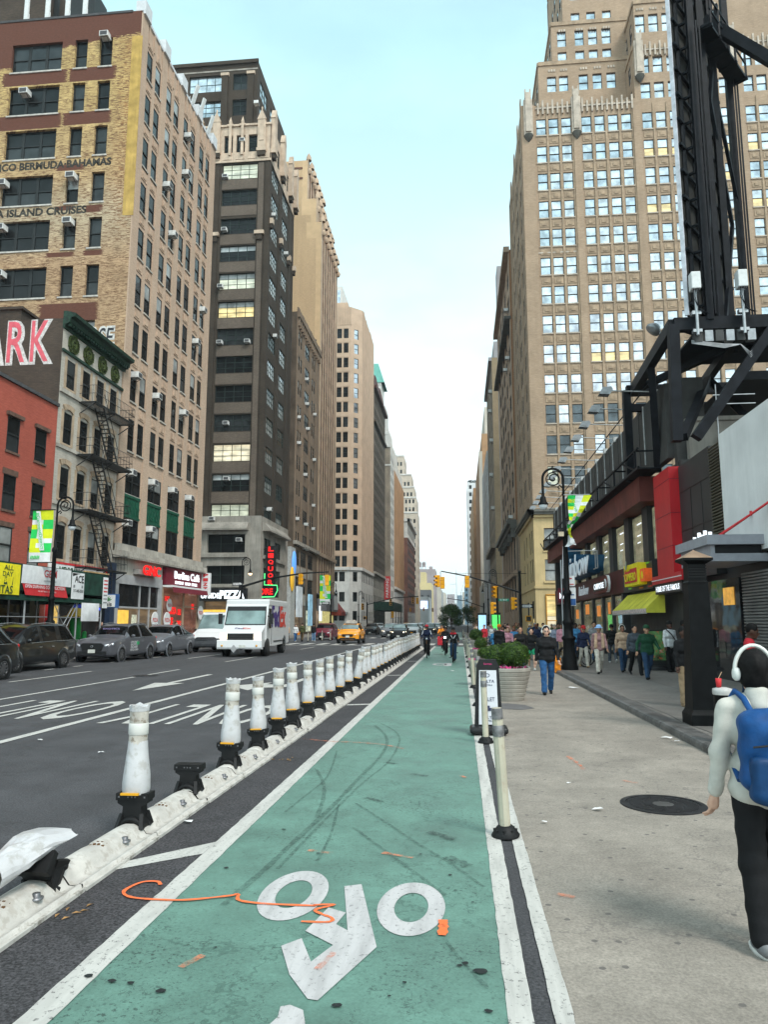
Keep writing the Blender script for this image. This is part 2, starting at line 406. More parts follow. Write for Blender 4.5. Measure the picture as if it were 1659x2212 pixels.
# ================================================================ the ground
def ground_mat(name, base, fine=.25, blotch=.3, rough=.85, spec=.35, cracks=.0, crackc=(.02, .02, .02), chips=.0, chipc=(.05, .05, .05), long=.0, gum=0.):
 m, nt, b = newmat(name)
 p = coords(nt)
 f1 = noise(nt, p, 55, 3, .8); f2 = noise(nt, p, 1.3, 7, .62); f3 = noise(nt, p, 9, 5, .65)
 cc = mixc(nt, 1., base, nn(nt, 'ShaderNodeMapRange', {0: f1, 1: .3, 2: .7, 3: 1 - fine, 4: 1 + fine}).outputs[0], 'MULTIPLY')
 cc = mixc(nt, 1., cc, nn(nt, 'ShaderNodeMapRange', {0: f2, 1: .3, 2: .7, 3: 1 - blotch, 4: 1 + blotch * .7}).outputs[0], 'MULTIPLY')
 cc = mixc(nt, 1., cc, nn(nt, 'ShaderNodeMapRange', {0: f3, 1: .3, 2: .7, 3: .9, 4: 1.09}).outputs[0], 'MULTIPLY')
 if True: cc = mixc(nt, mth(nt, 'MULTIPLY', ramp01(nt, noise(nt, p, 2.3, 6, .7), .56, .72), .4), cc, [x * .5 for x in base])
 if long:                                            # wheel-polished bands along the street
  f4 = noise(nt, scaled(nt, p, (1.6, .05, 1)), 1.2, 4, .5)
  cc = mixc(nt, 1., cc, nn(nt, 'ShaderNodeMapRange', {0: f4, 1: .3, 2: .7, 3: 1 - long, 4: 1 + long}).outputs[0], 'MULTIPLY')
 if chips:
  v1 = ramp01(nt, noise(nt, p, 34, 4, .75), .565, .60); v2 = ramp01(nt, noise(nt, p, .9, 4, .6), .45, .66)
  cc = mixc(nt, mth(nt, 'MULTIPLY', mth(nt, 'MULTIPLY', v1, mth(nt, 'ADD', v2, .12, True)), chips), cc, chipc)
  vv = nn(nt, 'ShaderNodeTexVoronoi', {'Vector': nn(nt, 'ShaderNodeVectorMath', {0: p, 1: noise(nt, p, 7, 4, .6, 'Color')}, operation='ADD').outputs[0], 'Scale': 2.1}, feature='DISTANCE_TO_EDGE').outputs['Distance']
  cc = mixc(nt, mth(nt, 'MULTIPLY', mth(nt, 'MULTIPLY', mth(nt, 'LESS_THAN', vv, .012), ramp01(nt, noise(nt, p, 5, 3), .5, .6)), .75 * chips), cc, chipc)
 if cracks:
  wv = nn(nt, 'ShaderNodeVectorMath', {0: p, 1: noise(nt, p, 3, 5, .6, 'Color')}, operation='ADD').outputs[0]
  vv = nn(nt, 'ShaderNodeTexVoronoi', {'Vector': wv, 'Scale': .35}, feature='DISTANCE_TO_EDGE').outputs['Distance']
  cc = mixc(nt, mth(nt, 'MULTIPLY', mth(nt, 'LESS_THAN', vv, .005), cracks), cc, crackc)
 if gum:
  gv = nn(nt, 'ShaderNodeTexVoronoi', {'Vector': scaled(nt, p, (1, 1, 0)), 'Scale': 2.6, 'Randomness': 1.}, feature='F1', voronoi_dimensions='2D')
  gm = mth(nt, 'LESS_THAN', mth(nt, 'ADD', gv.outputs['Distance'], mth(nt, 'MULTIPLY', noise(nt, p, 30, 2), .03)), .062)
  cc = mixc(nt, mth(nt, 'MULTIPLY', gm, gum), cc, crackc)
 nt.links.new(cc, b.inputs['Base Color'])
 b.inputs['Specular IOR Level'].default_value = spec
 rr = nn(nt, 'ShaderNodeMapRange', {0: f2, 1: .3, 2: .7, 3: rough - .12, 4: min(1, rough + .08)})
 nt.links.new(rr.outputs[0], b.inputs['Roughness'])
 bn = nn(nt, 'ShaderNodeBump', {'Strength': .35, 'Distance': .006, 'Height': noise(nt, p, 120, 3, .8)})
 nt.links.new(bn.outputs[0], b.inputs['Normal'])
 MATS[name] = m
 return m
ASPH = ground_mat('asphalt', (.054, .053, .057), .8, .26, .8, .4, cracks=.5, long=.14)
ASPH2 = ground_mat('old_asphalt', (.050, .047, .050), 1.1, .3, .85, .3, cracks=.6)
GREEN = ground_mat('green_lane_paint', (.112, .222, .178), .16, .28, .58, .5, chips=1., chipc=(.028, .055, .045), cracks=.4, crackc=(.03, .07, .055))
BEIGE = ground_mat('beige_gravel_coat', (.265, .235, .20), .3, .24, .85, .3, crackc=(.10, .09, .085), gum=.8, cracks=.35)
WALK = ground_mat('pavement_concrete', (.19, .172, .155), .2, .22, .85, .3, cracks=.5, crackc=(.08, .075, .07), gum=.6)
EARTH = ground_mat('ground_far', (.2, .19, .18), .1, .1)
def paint_mat(name, c, wear=.5):
 m, nt, b = newmat(name); p = coords(nt)
 f = noise(nt, p, 34, 5, .75); d = noise(nt, scaled(nt, p, (6, .8, 1)), 2, 5, .6)
 cc = mixc(nt, ramp01(nt, d, .42, .72), c, [x * .72 for x in c])
 cc = mixc(nt, mth(nt, 'MULTIPLY', ramp01(nt, f, .585, .63), wear), cc, (.09, .088, .085))
 nt.links.new(cc, b.inputs['Base Color']); b.inputs['Roughness'].default_value = .7
 MATS[name] = m
 return m
WHITEP = paint_mat('white_road_paint', (.50, .485, .45), .9)
WHITEP2 = paint_mat('white_symbol_paint', (.49, .475, .47), .6)
def stain_mat(name, c, dens=.8, sc=25, lo=.35, hi=.6):
 m, nt, b = newmat(name); p = coords(nt)
 b.inputs['Base Color'].default_value = c4(c); b.inputs['Roughness'].default_value = .8
 nt.links.new(mth(nt, 'MULTIPLY', ramp01(nt, noise(nt, p, sc, 4, .7), lo, hi), dens), b.inputs['Alpha'])
 MATS[name] = m
 return m
SKID = stain_mat('tyre_rubber_stain', (.03, .055, .045), .45, 22, .34, .66)
SPRAY = stain_mat('orange_spray', (.85, .16, .04), .95, 14, .18, .42)
SPRAYF = stain_mat('faded_orange_spray', (.8, .22, .09), .7, 12, .4, .7)
GRIME = stain_mat('grime_stain', (.03, .045, .04), .55, 16, .35, .6)
OIL = mat('black_spot', (.018, .022, .022), .6, var=.1)
struct('ground', MB().box(-900, -300, -1.0, 900, 3200, -.02), EARTH)
struct('road', MB().quad((-400, -60, 0), (.2, -60, 0), (.2, 1500, 0), (-400, 1500, 0)).quad((.2, -60, 0), (400, -60, 0), (400, 1500, 0), (.2, 1500, 0)), ASPH)
struct('buffer_strip', MB().quad((-2.5, -8, .004), (-1.98, -8, .004), (-1.98, 57, .004), (-2.5, 57, .004)), ASPH2)
struct('bike_lane', MB().quad((-1.84, -8, .004), (.185, -8, .004), (.185, 55.5, .004), (-1.84, 55.5, .004)).quad((-1.84, 79, .004), (.185, 79, .004), (.185, 138, .004), (-1.84, 138, .004)), GREEN)
struct('pedestrian_strip', MB().quad((.475, -8, .004), (3.3, -8, .004), (3.3, 60, .004), (.475, 60, .004)).quad((.475, 79, .004), (3.3, 79, .004), (3.3, 138, .004), (.475, 138, .004)), BEIGE)
mk = MB(); Z = .008
def strip(mb, x0, y0, x1, y1, z=Z, mi=0): mb.quad((x0, y0, z), (x1, y0, z), (x1, y1, z), (x0, y1, z), mi)
def rough_line(mb, x0, x1, y0, y1, z=Z, st=.35, j=.0035):
 n = max(2, int((y1 - y0) / st)); vs_ = []
 for i in range(n + 1):
  y = y0 + (y1 - y0) * i / n
  vs_ += [(x0 + R.uniform(-j, j), y, z), (x1 + R.uniform(-j, j), y, z)]
 mb.add(vs_, [(2 * i, 2 * i + 1, 2 * i + 3, 2 * i + 2) for i in range(n)])
rough_line(mk, -1.985, -1.835, -6, 14, st=.09); rough_line(mk, -1.985, -1.835, 14, 56)
rough_line(mk, .185, .30, -6, 12, st=.09); rough_line(mk, .185, .30, 12, 56)
rough_line(mk, .39, .48, -6, 12, st=.09); rough_line(mk, .39, .48, 12, 56)
rough_line(mk, -6.87, -6.71, -6, 57); rough_line(mk, -6.87, -6.71, 84, 260, st=4)
for y0, y1 in ((6, 23.6), (24.7, 27.5), (33, 38.6), (48.8, 53.7)): strip(mk, -10.62, y0, -10.50, y1)
for y in (14, 21.2, 35.9): strip(mk, -13.42, y, -13.30, y + (5 if y > 20 else 3))
for y in (26.7, 28.8, 32, 36, 40.5, 45): strip(mk, -15.52, y, -15.40, y + (.7 if y < 30 else 1.6))
for x in (-6.8, -10.4, -13.4):
 for k in range(20): strip(mk, x - .06, 86 + k * 9, x + .06, 89 + k * 9)
for x0 in range(14):                                     # zebra bars across the avenue
 x = -16.8 + x0 * 1.28
 strip(mk, x, 59.2, x + .62, 63.6); strip(mk, x, 84.5, x + .62, 88)
strip(mk, -17, 57.4, -7, 57.8); strip(mk, 3.7, 63.4, 9, 63.8)
mk.add([(-2.5, 5.36, Z), (-2.5, 5.55, Z), (-1.985, 6.11, Z), (-1.985, 5.8, Z)], [(0, 1, 2, 3)])
for y in (16.05, 25.05, 34.2, 43.3, 52): mk.quad((-2.45, y, Z), (-1.985, y + .18, Z), (-1.985, y + .38, Z), (-2.45, y + .2, Z))
struct('lane_lines', mk, WHITEP)
def onroad(name, word, cx, cy, wx, wy, m=WHITEP):
 o = lettering(word, (cx, cy, Z), 'G', wy, wx, m, None, bold=.03, ext=0., name=name, spacing=1.15)
 return tag(o, kind='structure')
onroad('road_lettering', 'ONLY', -8.6, 14.8, 2.7, 3.2); onroad('road_lettering', 'ONLY', -5.05, 14.35, 2.7, 3.15)
ar = MB()
ar.add([(a, b, Z) for a, b in ((-5.0, 23.5), (-4.8, 23.5), (-4.8, 20.4), (-5.55, 20.0), (-5.55, 19.3), (-6.4, 20.6), (-5.55, 21.9), (-5.55, 21.2), (-5.0, 21.2))], [tuple(range(9))])
ar.add([(a, b, Z) for a, b in ((-8.6, 25), (-8.4, 25), (-8.4, 21.4), (-8.05, 21.4), (-8.5, 18.9), (-8.95, 21.4), (-8.6, 21.4))], [tuple(range(7))])
struct('turn_arrow', ar, WHITEP)
bs_ = MB(); Z2 = .008
def ringflat(mb, c, ro, ri, n=36, z=Z2, sy=1.):
 vs_ = []
 for i in range(n):
  a = 2 * PI * i / n
  vs_ += [(c[0] + ro[0] * math.cos(a), c[1] + ro[1] * math.sin(a), z), (c[0] + ri[0] * math.cos(a), c[1] + ri[1] * math.sin(a), z)]
 mb.add(vs_, [(2 * i, 2 * i + 1, (2 * i + 3) % (2 * n), (2 * i + 2) % (2 * n)) for i in range(n)])
ringflat(bs_, (-1.105, 5.045), (.215, .445), (.11, .25)); ringflat(bs_, (-.33, 4.895), (.21, .435), (.105, .24))
fr = [(-.80, 5.21), (-.69, 5.26), (-.48, 4.30), (-.69, 3.70), (-.74, 3.71), (-.88, 3.94), (-1.0, 4.26), (-.91, 4.37), (-.80, 4.09), (-.72, 4.30), (-.91, 4.47), (-.84, 4.83), (-.72, 4.76), (-.75, 4.58), (-.67, 4.50)]
bs_.add([(a, b, Z2 + .001) for a, b in fr], [tuple(range(len(fr)))])
bs_.add([(a, b, Z2) for a, b in ((-1.02, 3.0), (-.62, 3.0), (-.71, 3.51), (-.74, 3.61), (-.81, 3.65), (-.85, 3.63), (-.84, 3.54))], [tuple(range(7))])
ringflat(bs_, (-.9, 32.0), (.3, .8), (.18, .5)); bs_.quad((-.7, 30.8, Z2), (-.4, 30.8, Z2), (-.4, 33, Z2), (-.7, 33, Z2))
struct('bicycle_symbol', bs_, WHITEP2)
def ribbon(mb, pts, w, z, n=6):
 P = []
 for i in range(len(pts) - 1):                        # Catmull-Rom through the points
  p0, p1, p2, p3 = (Vector(pts[max(i - 1, 0)]), Vector(pts[i]), Vector(pts[i + 1]), Vector(pts[min(i + 2, len(pts) - 1)]))
  for k in range(n):
   t = k / n
   P.append(.5 * ((2 * p1) + (p2 - p0) * t + (2 * p0 - 5 * p1 + 4 * p2 - p3) * t * t + (3 * p1 - p0 - 3 * p2 + p3) * t ** 3))
 P.append(Vector(pts[-1])); vs_ = []
 for i, p in enumerate(P):
  d = P[min(i + 1, len(P) - 1)] - P[max(i - 1, 0)]; nrm = Vector((-d.y, d.x)).normalized() * (w / 2) * R.uniform(.75, 1.2)
  vs_ += [(p.x + nrm.x, p.y + nrm.y, z), (p.x - nrm.x, p.y - nrm.y, z)]
 mb.add(vs_, [(2 * i, 2 * i + 1, 2 * i + 3, 2 * i + 2) for i in range(len(P) - 1)])
sk = MB()
for pts, w in (([(-1.49, 13.01), (-1.23, 12.05), (-1.09, 11.09), (-1.08, 9.94), (-1.16, 8.84), (-1.23, 7.64), (-1.30, 6.78), (-1.38, 5.94), (-1.41, 5.54), (-1.5, 4.8)], .05),
   ([(-1.42, 13.29), (-1.09, 12.37), (-.93, 11.36), (-.93, 9.75), (-1.07, 8.61), (-1.15, 7.84), (-1.25, 6.6), (-1.33, 5.5)], .03),
   ([(-1.75, 9.11), (-1.52, 8.34), (-1.39, 7.62), (-1.32, 6.92)], .04), ([(-1.72, 10.42), (-1.61, 9.49), (-1.54, 8.56), (-1.60, 7.73), (-1.65, 7.09)], .025),
   ([(-1.05, 7.5), (-.69, 6.84), (-.37, 6.23), (-.12, 5.79), (.12, 5.3)], .028), ([(-.94, 6.63), (-.71, 6.2), (-.44, 5.7), (-.12, 5.1)], .03),
   ([(-.12, 4.45), (-.03, 4.2), (.1, 3.9)], .025), ([(-1.2, 7.4), (-1.1, 6.4), (-1.08, 5.7)], .025)): ribbon(sk, pts, w, .012)
struct('tyre_marks', sk, SKID)
gr = MB()
for (x, y), (dx, dy), w in (((-.18, 6.46), (.22, -.2), .09), ((-.05, 5.8), (.16, -.2), .1), ((-.88, 7.65), (.2, -.15), .07), ((-.5, 8.9), (.2, -.1), .07), ((-.9, 9.6), (.15, -.1), .09)):
 ribbon(gr, [(x - dx / 2, y - dy / 2), (x, y), (x + dx / 2, y + dy / 2)], w, .0125)
struct('shoe_prints', gr, GRIME)
sp = MB(); spf = MB()
ribbon(sp, [(-2.03, 5.10), (-2.08, 5.16), (-2.18, 5.13), (-2.22, 4.96), (-2.12, 4.86), (-1.90, 4.84), (-1.73, 4.86), (-1.51, 4.95), (-1.46, 4.98), (-1.42, 4.88), (-1.23, 4.84), (-.92, 4.84)], .026, .0135)
ribbon(sp, [(-.94, 4.85), (-.81, 4.87), (-.91, 4.78), (-.87, 4.72), (-.79, 4.66), (-.80, 4.60), (-.96, 4.59)], .024, .0135)
ribbon(sp, [(-.13, 4.70), (-.125, 4.6), (-.13, 4.48)], .055, .0135)
for pts, w in (([(1.38, 10.31), (1.41, 10.02), (1.44, 9.74), (1.44, 9.4)], .05), ([(1.77, 8.83), (1.9, 8.7)], .05), ([(-2.42, 11.42), (-1.92, 11.2), (-1.6, 11.16), (-1.16, 11.01), (-.82, 10.68)], .06),
   ([(-.62, 5.95), (-.38, 5.85)], .05), ([(-1.2, 5.95), (-1.0, 5.9)], .05), ([(-.75, 4.0), (-.7, 4.2)], .04), ([(.6, 5.2), (.7, 5.15)], .05), ([(-.02, 8.9), (.03, 8.8)], .05), ([(-1.45, 3.95), (-1.38, 4.1)], .04)): ribbon(spf, pts, w, .0135)
struct('spray_marks', sp, SPRAY); struct('faded_spray_marks', spf, SPRAYF)
gm = MB()
for x, y, r in ((-.59, 3.66, .03), (.08, 4.07, .05), (0., 4.15, .025), (-1.52, 6.51, .02), (-1.11, 5.89, .02), (-.33, 5.95, .015), (-.3, 3.91, .016), (-.36, 3.77, .012), (-.03, 4.12, .02), (.1, 3.68, .025), (-1.87, 3.82, .03), (-1.73, 3.78, .028), (-1.63, 3.77, .025), (-1.45, 3.71, .035), (-1.7, 5.49, .022), (-1.53, 6.51, .02), (-.06, 5.2, .015), (.05, 5.0, .014), (-.1, 5.5, .02), (-1.35, 4.2, .014)):
 gm.add([(x + .6 * r * R.uniform(.7, 1.25) * math.cos(2 * PI * k / 10) * 1.3, y + .6 * r * R.uniform(.7, 1.25) * math.sin(2 * PI * k / 10), .0128) for k in range(10)], [tuple(range(10))])
struct('tar_spots', gm, OIL)
struct('tar_patch', MB().add([(x, y, .0085) for x, y in ((.5, 16.2), (.9, 15.7), (1.2, 15.6), (1.5, 15.9), (1.35, 16.5), (1.0, 16.8), (.6, 16.8))], [tuple(range(7))])
 .add([(x, y, .0085) for x, y in ((1.2, 20.5), (1.7, 20.3), (1.8, 20.9), (1.3, 21.1))], [(0, 1, 2, 3)]), mat('tar_patch', (.13, .125, .125), .8, var=.2, vs=3))
KERB = mat('steel_faced_kerb', (.10, .095, .09), .55, var=.35, vs=3, c2=(.13, .125, .12), spec=.5)
KERBC = mat('stone_kerb', (.22, .21, .2), .8, var=.25, vs=2)
for i, (y0, y1) in enumerate(((-40, 61.5), (77.5, 139.5), (158, 229), (247, 1500))):
 struct('pavement', MB().box(3.62, y0, -.1, 70, y1, .105), WALK)
 k = MB(); n = int(min(y1 - y0, 120) / 2.4)
 prof = [(3.29, -.1), (3.29, .07), (3.31, .105), (3.35, .118), (3.40, .118), (3.617, .108), (3.617, -.1)]
 for j in range(n): k.prism([(a, b + R.uniform(-.004, .004) * (b > 0)) for a, b in prof], y0 + (y1 - y0) * j / n + .01, y0 + (y1 - y0) * (j + 1) / n - .01, 'y', 0)
 struct('kerb', k, KERB if i == 0 else KERBC)
for y0, y1 in ((-40, 63), (83, 133.5), (168, 226), (244, 303), (323, 400), (420, 1500)):
 struct('pavement', MB().box(-90, y0, -.1, -17.8, y1, .105), WALK); struct('kerb', MB().box(-17.797, y0, -.1, -17.5, y1, .125), KERBC)
ck = MB()
ribbon(ck, [(3.66, 16.5), (3.69, 15.2), (3.72, 14.1), (3.66, 13.1), (3.74, 12.2), (3.7, 11.2)], .02, .1065); ribbon(ck, [(3.62, 16.62), (3.75, 16.66), (3.9, 16.64)], .03, .1065)
for y in (9.2, 13.5, 18, 22.5, 27, 31.5, 36, 41): strip(ck, 3.63, y, 7.6, y + .012, .1065)
strip(ck, 5.4, 5, 5.412, 61, .1065)
struct('pavement_joints', ck, OIL)
# ================================================================ building kit
WINC = {}
def win_mesh(kind, w, h, fm, gm, simple=False):
 """window seen from outside: local x along the wall, z up, y inwards (glass at y=0)"""
 key = (kind, round(w, 2), round(h, 2), fm.name, simple)
 if key in WINC: return WINC[key]
 f = MB(); g = MB(); t = .045 if w > .8 else .035
 ks, _, arg = kind.partition(':')
 def frame(x0, z0, x1, z1, t, d=.06):
  f.box(x0, -d, z0, x0 + t, .01, z1).box(x1 - t, -d, z0, x1, .01, z1).box(x0 + t, -d + .001, z0, x1 - t, .01, z0 + t).box(x0 + t, -d + .001, z1 - t, x1 - t, .01, z1)
 def dh(x0, x1, z0, z1):
  frame(x0, z0, x1, z1, t)
  zm = (z0 + z1) / 2
  f.box(x0 + t, -.075, zm - .035, x1 - t, .01, zm + .035)
  g.quad((x0 + t, 0, z0 + t), (x1 - t, 0, z0 + t), (x1 - t, 0, zm), (x0 + t, 0, zm), 0)
  g.quad((x0 + t, -.02, zm), (x1 - t, -.02, zm), (x1 - t, -.02, z1 - t), (x0 + t, -.02, z1 - t), 1)
 if ks == 'dh':
  n = int(arg or 1); mu = .12 if n > 1 else 0
  cw = (w - mu * (n - 1)) / n
  for i in range(n):
   dh(i * (cw + mu), i * (cw + mu) + cw, 0, h)
   if i: f.box(i * (cw + mu) - mu, -.05, 0, i * (cw + mu), .01, h)
 elif ks == 'grid':
  nx, ny = [int(a) for a in arg.split(',')]
  frame(0, 0, w, h, t)
  for i in range(1, nx): f.box(w * i / nx - .03, -.05, t, w * i / nx + .03, .01, h - t)
  for j in range(1, ny): f.box(t, -.045, h * j / ny - .022, w - t, .01, h * j / ny + .022)
  for i in range(nx):
   for j in range(ny):
    g.quad((w * i / nx, 0, h * j / ny), (w * (i + 1) / nx, 0, h * j / ny), (w * (i + 1) / nx, 0, h * (j + 1) / ny), (w * i / nx, 0, h * (j + 1) / ny), 1 if j == ny - 1 else 0)
 else:
  frame(0, 0, w, h, t)
  g.quad((t, 0, t), (w - t, 0, t), (w - t, 0, h - t), (t, 0, h - t), 0)
 if simple:
  nf = len(f.f); g.m = [a + 1 for a in g.m]
  f.add(g.v, g.f); f.m = f.m[:nf] + g.m
  r = (f.mesh('window', [fm, gm, gm]), None)
 else: r = (f.mesh('window', [fm]), g.mesh('pane', [gm, gm]))
 WINC[key] = r
 return r
FR = {'N': (lambda p, u, d, v: (u, p + d, v), 0.), 'L': (lambda p, u, d, v: (p - d, u, v), PI / 2), 'R': (lambda p, u, d, v: (p + d, u, v), -PI / 2), 'S': (lambda p, u, d, v: (u, p - d, v), PI)}
class Bld:
 def __init__(s, name, label, x, y, mats, near=False, frame=DKF, panes=None, pick=None, simple=True, cat='building', group=None):
  s.e = thing(name, label, cat, (x, y, 0), group)
  s.w = MB(); s.t = MB(); s.mats = mats; s.wins = []; s.near = near; s.frame = frame
  s.panes = panes or [(GL_DARK, GL_DARK, 6), (GL_DARK2, GL_DARK2, 2), (GL_DARK, GL_DARK2, 2), (GL_DARK, GL_BLIND, 1)]
  s.simple = simple; s.parts = []; s.o = Vector((x, y, 0))
 def wall(s, fr, p, u0, u1, v0, v1, wins=(), mi=0, dep=.18, ri=None):
  """a wall in plane p with real openings; wins = (u, v, w, h, kind)"""
  f, _ = FR[fr]
  if fr in 'LR': dep *= .35
  bands = sorted({v0, v1} | {min(max(x, v0), v1) for w in wins for x in (w[1], w[1] + w[3])})
  for a, b in zip(bands[:-1], bands[1:]):
   if b - a < 1e-5: continue
   cur = u0
   for w in sorted(w for w in wins if w[1] <= a + 1e-6 and w[1] + w[3] >= b - 1e-6):
    if w[0] > cur + 1e-6: s.w.quad(f(p, cur, 0, a), f(p, w[0], 0, a), f(p, w[0], 0, b), f(p, cur, 0, b), mi)
    cur = w[0] + w[2]
   if u1 > cur + 1e-6: s.w.quad(f(p, cur, 0, a), f(p, u1, 0, a), f(p, u1, 0, b), f(p, cur, 0, b), mi)
  r = mi if ri is None else ri
  for w in wins:
   a, b, c, d = w[0], w[0] + w[2], w[1], w[1] + w[3]
   s.w.quad(f(p, a, 0, c), f(p, a, dep, c), f(p, a, dep, d), f(p, a, 0, d), r).quad(f(p, b, 0, c), f(p, b, dep, c), f(p, b, dep, d), f(p, b, 0, d), r)
   s.w.quad(f(p, a, 0, c), f(p, b, 0, c), f(p, b, dep, c), f(p, a, dep, c), r).quad(f(p, a, 0, d), f(p, b, 0, d), f(p, b, dep, d), f(p, a, dep, d), r)
   s.wins.append((fr, p, dep) + tuple(w))
  return s
 def bx(s, fr, p, u0, u1, v0, v1, out, mi=0, ins=.03, mb=None):
  f, _ = FR[fr]
  if fr in 'LR' and v1 - v0 > 6: out *= .4
  a, b = f(p, u0, -out, v0), f(p, u1, ins, v1)
  if mb is None:
   if v1 - v0 > 6: mb = MB(); s.parts.append(('pier', mb))
   elif u1 - u0 > 7: mb = MB(); s.parts.append(('cornice', mb))
  (s.t if mb is None else mb).box(a[0], a[1], a[2], b[0], b[1], b[2], mi)
  return s
 def plain(s, x0, x1, y0, y1, z0, z1, faces='NSEWT', mi=0):
  q = s.w.quad
  if 'N' in faces: q((x0, y0, z0), (x1, y0, z0), (x1, y0, z1), (x0, y0, z1), mi)
  if 'S' in faces: q((x0, y1, z0), (x1, y1, z0), (x1, y1, z1), (x0, y1, z1), mi)
  if 'W' in faces: q((x0, y0, z0), (x0, y1, z0), (x0, y1, z1), (x0, y0, z1), mi)
  if 'E' in faces: q((x1, y0, z0), (x1, y1, z0), (x1, y1, z1), (x1, y0, z1), mi)
  if 'T' in faces: q((x0, y0, z1), (x1, y0, z1), (x1, y1, z1), (x0, y1, z1), mi)
  return s
 def finish(s, sill=None, trim='ornament'):
  s.w.build('wall', s.mats, s.e)
  pieces(s.t, trim, s.mats, s.e)
  for nm, mb in s.parts: mb.build(nm, s.mats, s.e)
  cp = Vector((0, 0, 1.75))
  def size(w):
   c = Vector(FR[w[0]][0](w[1], w[3] + w[5] / 2, 0, w[4])); d = c - cp
   nrm = Vector(FR[w[0]][0](w[1], 0, -1, 0)) - Vector(FR[w[0]][0](w[1], 0, 0, 0))
   px = (d.dot(rt) / d.dot(fw)); py = d.dot(up) / d.dot(fw)
   vis = 1 if abs(px) < .54 and abs(py) < .71 else .001
   return -vis * w[5] * w[6] * abs(d.normalized().dot(nrm)) / d.length_squared
  ws = sorted(s.wins, key=size)
  ch = [p for p in s.panes for _ in range(p[2])]
  rest = MB(); rm = [s.frame]
  for i, w in enumerate(ws):
   fr, p, dep, u, v, ww, hh, kind = w[:8]
   pa = w[8] if len(w) > 8 else R.choice(ch)
   f, rz = FR[fr]
   loc = Vector(f(p, u if fr in 'NL' else u + ww, dep, v)) - s.o
   fm, gm = win_mesh(kind, ww, hh, s.frame, GL_DARK, s.simple)
   if i < 100:
    o = link('window', fm, s.e); o.location = loc; o.rotation_euler = (0, 0, rz)
    g = o
    if gm is not None:
     g = link('pane', gm, o)
    k0 = 0 if gm is not None else 1
    for k in (0, 1):
     g.material_slots[k + k0].link = 'OBJECT'; g.material_slots[k + k0].material = pa[k]
    if sill and i < 60:
     sm = SILLC.get((round(ww, 2), sill[0].name))
     if sm is None:
      sm = SILLC[(round(ww, 2), sill[0].name)] = MB().box(-.06, -dep - .07, -.12, ww + .06, .0, -.002).mesh('sill', sill[0])
     link('sill', sm, o)
   else:
    M = Matrix.Translation(loc + s.o) @ Matrix.Rotation(rz, 4, 'Z')
    src = [(fm, 0)] + ([(gm, 1)] if gm is not None else [])
    for me, k in src:
     rest.M = M; base = len(rest.m)
     rest.add([tuple(a.co) for a in me.vertices], [list(q.vertices) for q in me.polygons])
     for j, q in enumerate(me.polygons):
      sl = q.material_index + k
      m_ = s.frame if sl == 0 else pa[min(sl - 1, 1)]
      if m_ not in rm: rm.append(m_)
      rest.m[base + j] = rm.index(m_)
    rest.M = None
  if rest.v: tag(rest.build('more_windows', rm, s.e), kind='stuff')
  return s
SILLC = {}
def pieces(mb, name, mats, e, cap=100):
 if not mb.v: return
 par = list(range(len(mb.v)))
 def fd(a):
  while par[a] != a: par[a] = par[par[a]]; a = par[a]
  return a
 for f in mb.f:
  r = fd(f[0])
  for a in f[1:]: par[fd(a)] = r
 g = {}
 for i, f in enumerate(mb.f): g.setdefault(fd(f[0]), []).append(i)
 def sz(fs):
  P = [Vector(mb.v[a]) for i in fs for a in mb.f[i]]
  lo = Vector([min(p[k] for p in P) for k in range(3)]); hi = Vector([max(p[k] for p in P) for k in range(3)])
  return -((hi - lo).length / max(1, (lo - Vector((0, 0, 1.75))).length))
 gs = sorted(g.values(), key=sz)
 def mk_(fs):
  q = MB(); ix = {}
  for i in fs:
   for a in mb.f[i]:
    if a not in ix: ix[a] = len(q.v); q.v.append(mb.v[a])
   q.f.append([ix[a] for a in mb.f[i]]); q.m.append(mb.m[i]); q.s.append(mb.s[i])
  return q
 for fs in gs[:cap]: mk_(fs).build(name, mats, e)
 if len(gs) > cap: tag(mk_([i for fs in gs[cap:] for i in fs]).build('more_' + name + 's', mats, e), kind='stuff')
def grid(us, vs_, w, h, kind='dh', pa=None): return [(u, v, w, h, kind) + ((pa,) if pa else ()) for u in us for v in vs_]
def sub(e, name, mb, mats, **kw): return mb.build(name, mats, e, **kw)
ACBODY = mat('ac_white_enamel', (.62, .62, .60), .5, var=.15); ACGRILL = mat('ac_grille', (.10, .10, .105), .6, var=.3, vs=30)
def ac_proto():
 t = thing('air_conditioner', 'x', 'air conditioner', (0, 0, 0), 'air conditioners hanging in the windows')
 b = MB().box(-.33, -.5, 0, .33, .12, .42); b.build('case', ACBODY, t, bevel=.015)
 g = MB().box(-.27, -.508, .05, .27, -.49, .37)
 for k in range(6): g.box(-.26, -.515, .08 + k * .05, .26, -.505, .095 + k * .05)
 g.build('grille', ACGRILL, t)
 s_ = MB()
 for x in (-.24, .24): s_.bar((x, -.42, 0), (x, .1, -.28), .03)
 s_.bar((-.25, -.4, -.012), (.25, -.4, -.012), .025)
 s_.build('bracket', DKF, t)
 return t
AC0 = ac_proto(); ACN = [0]
def ac(fr, p, u, v, label, sc=1.):
 f, rz = FR[fr]
 loc = f(p, u, .0, v)
 o = AC0 if ACN[0] == 0 else copy_tree(AC0)
 ACN[0] += 1
 o['label'] = label; place(o, loc, rz, sc)
 return o
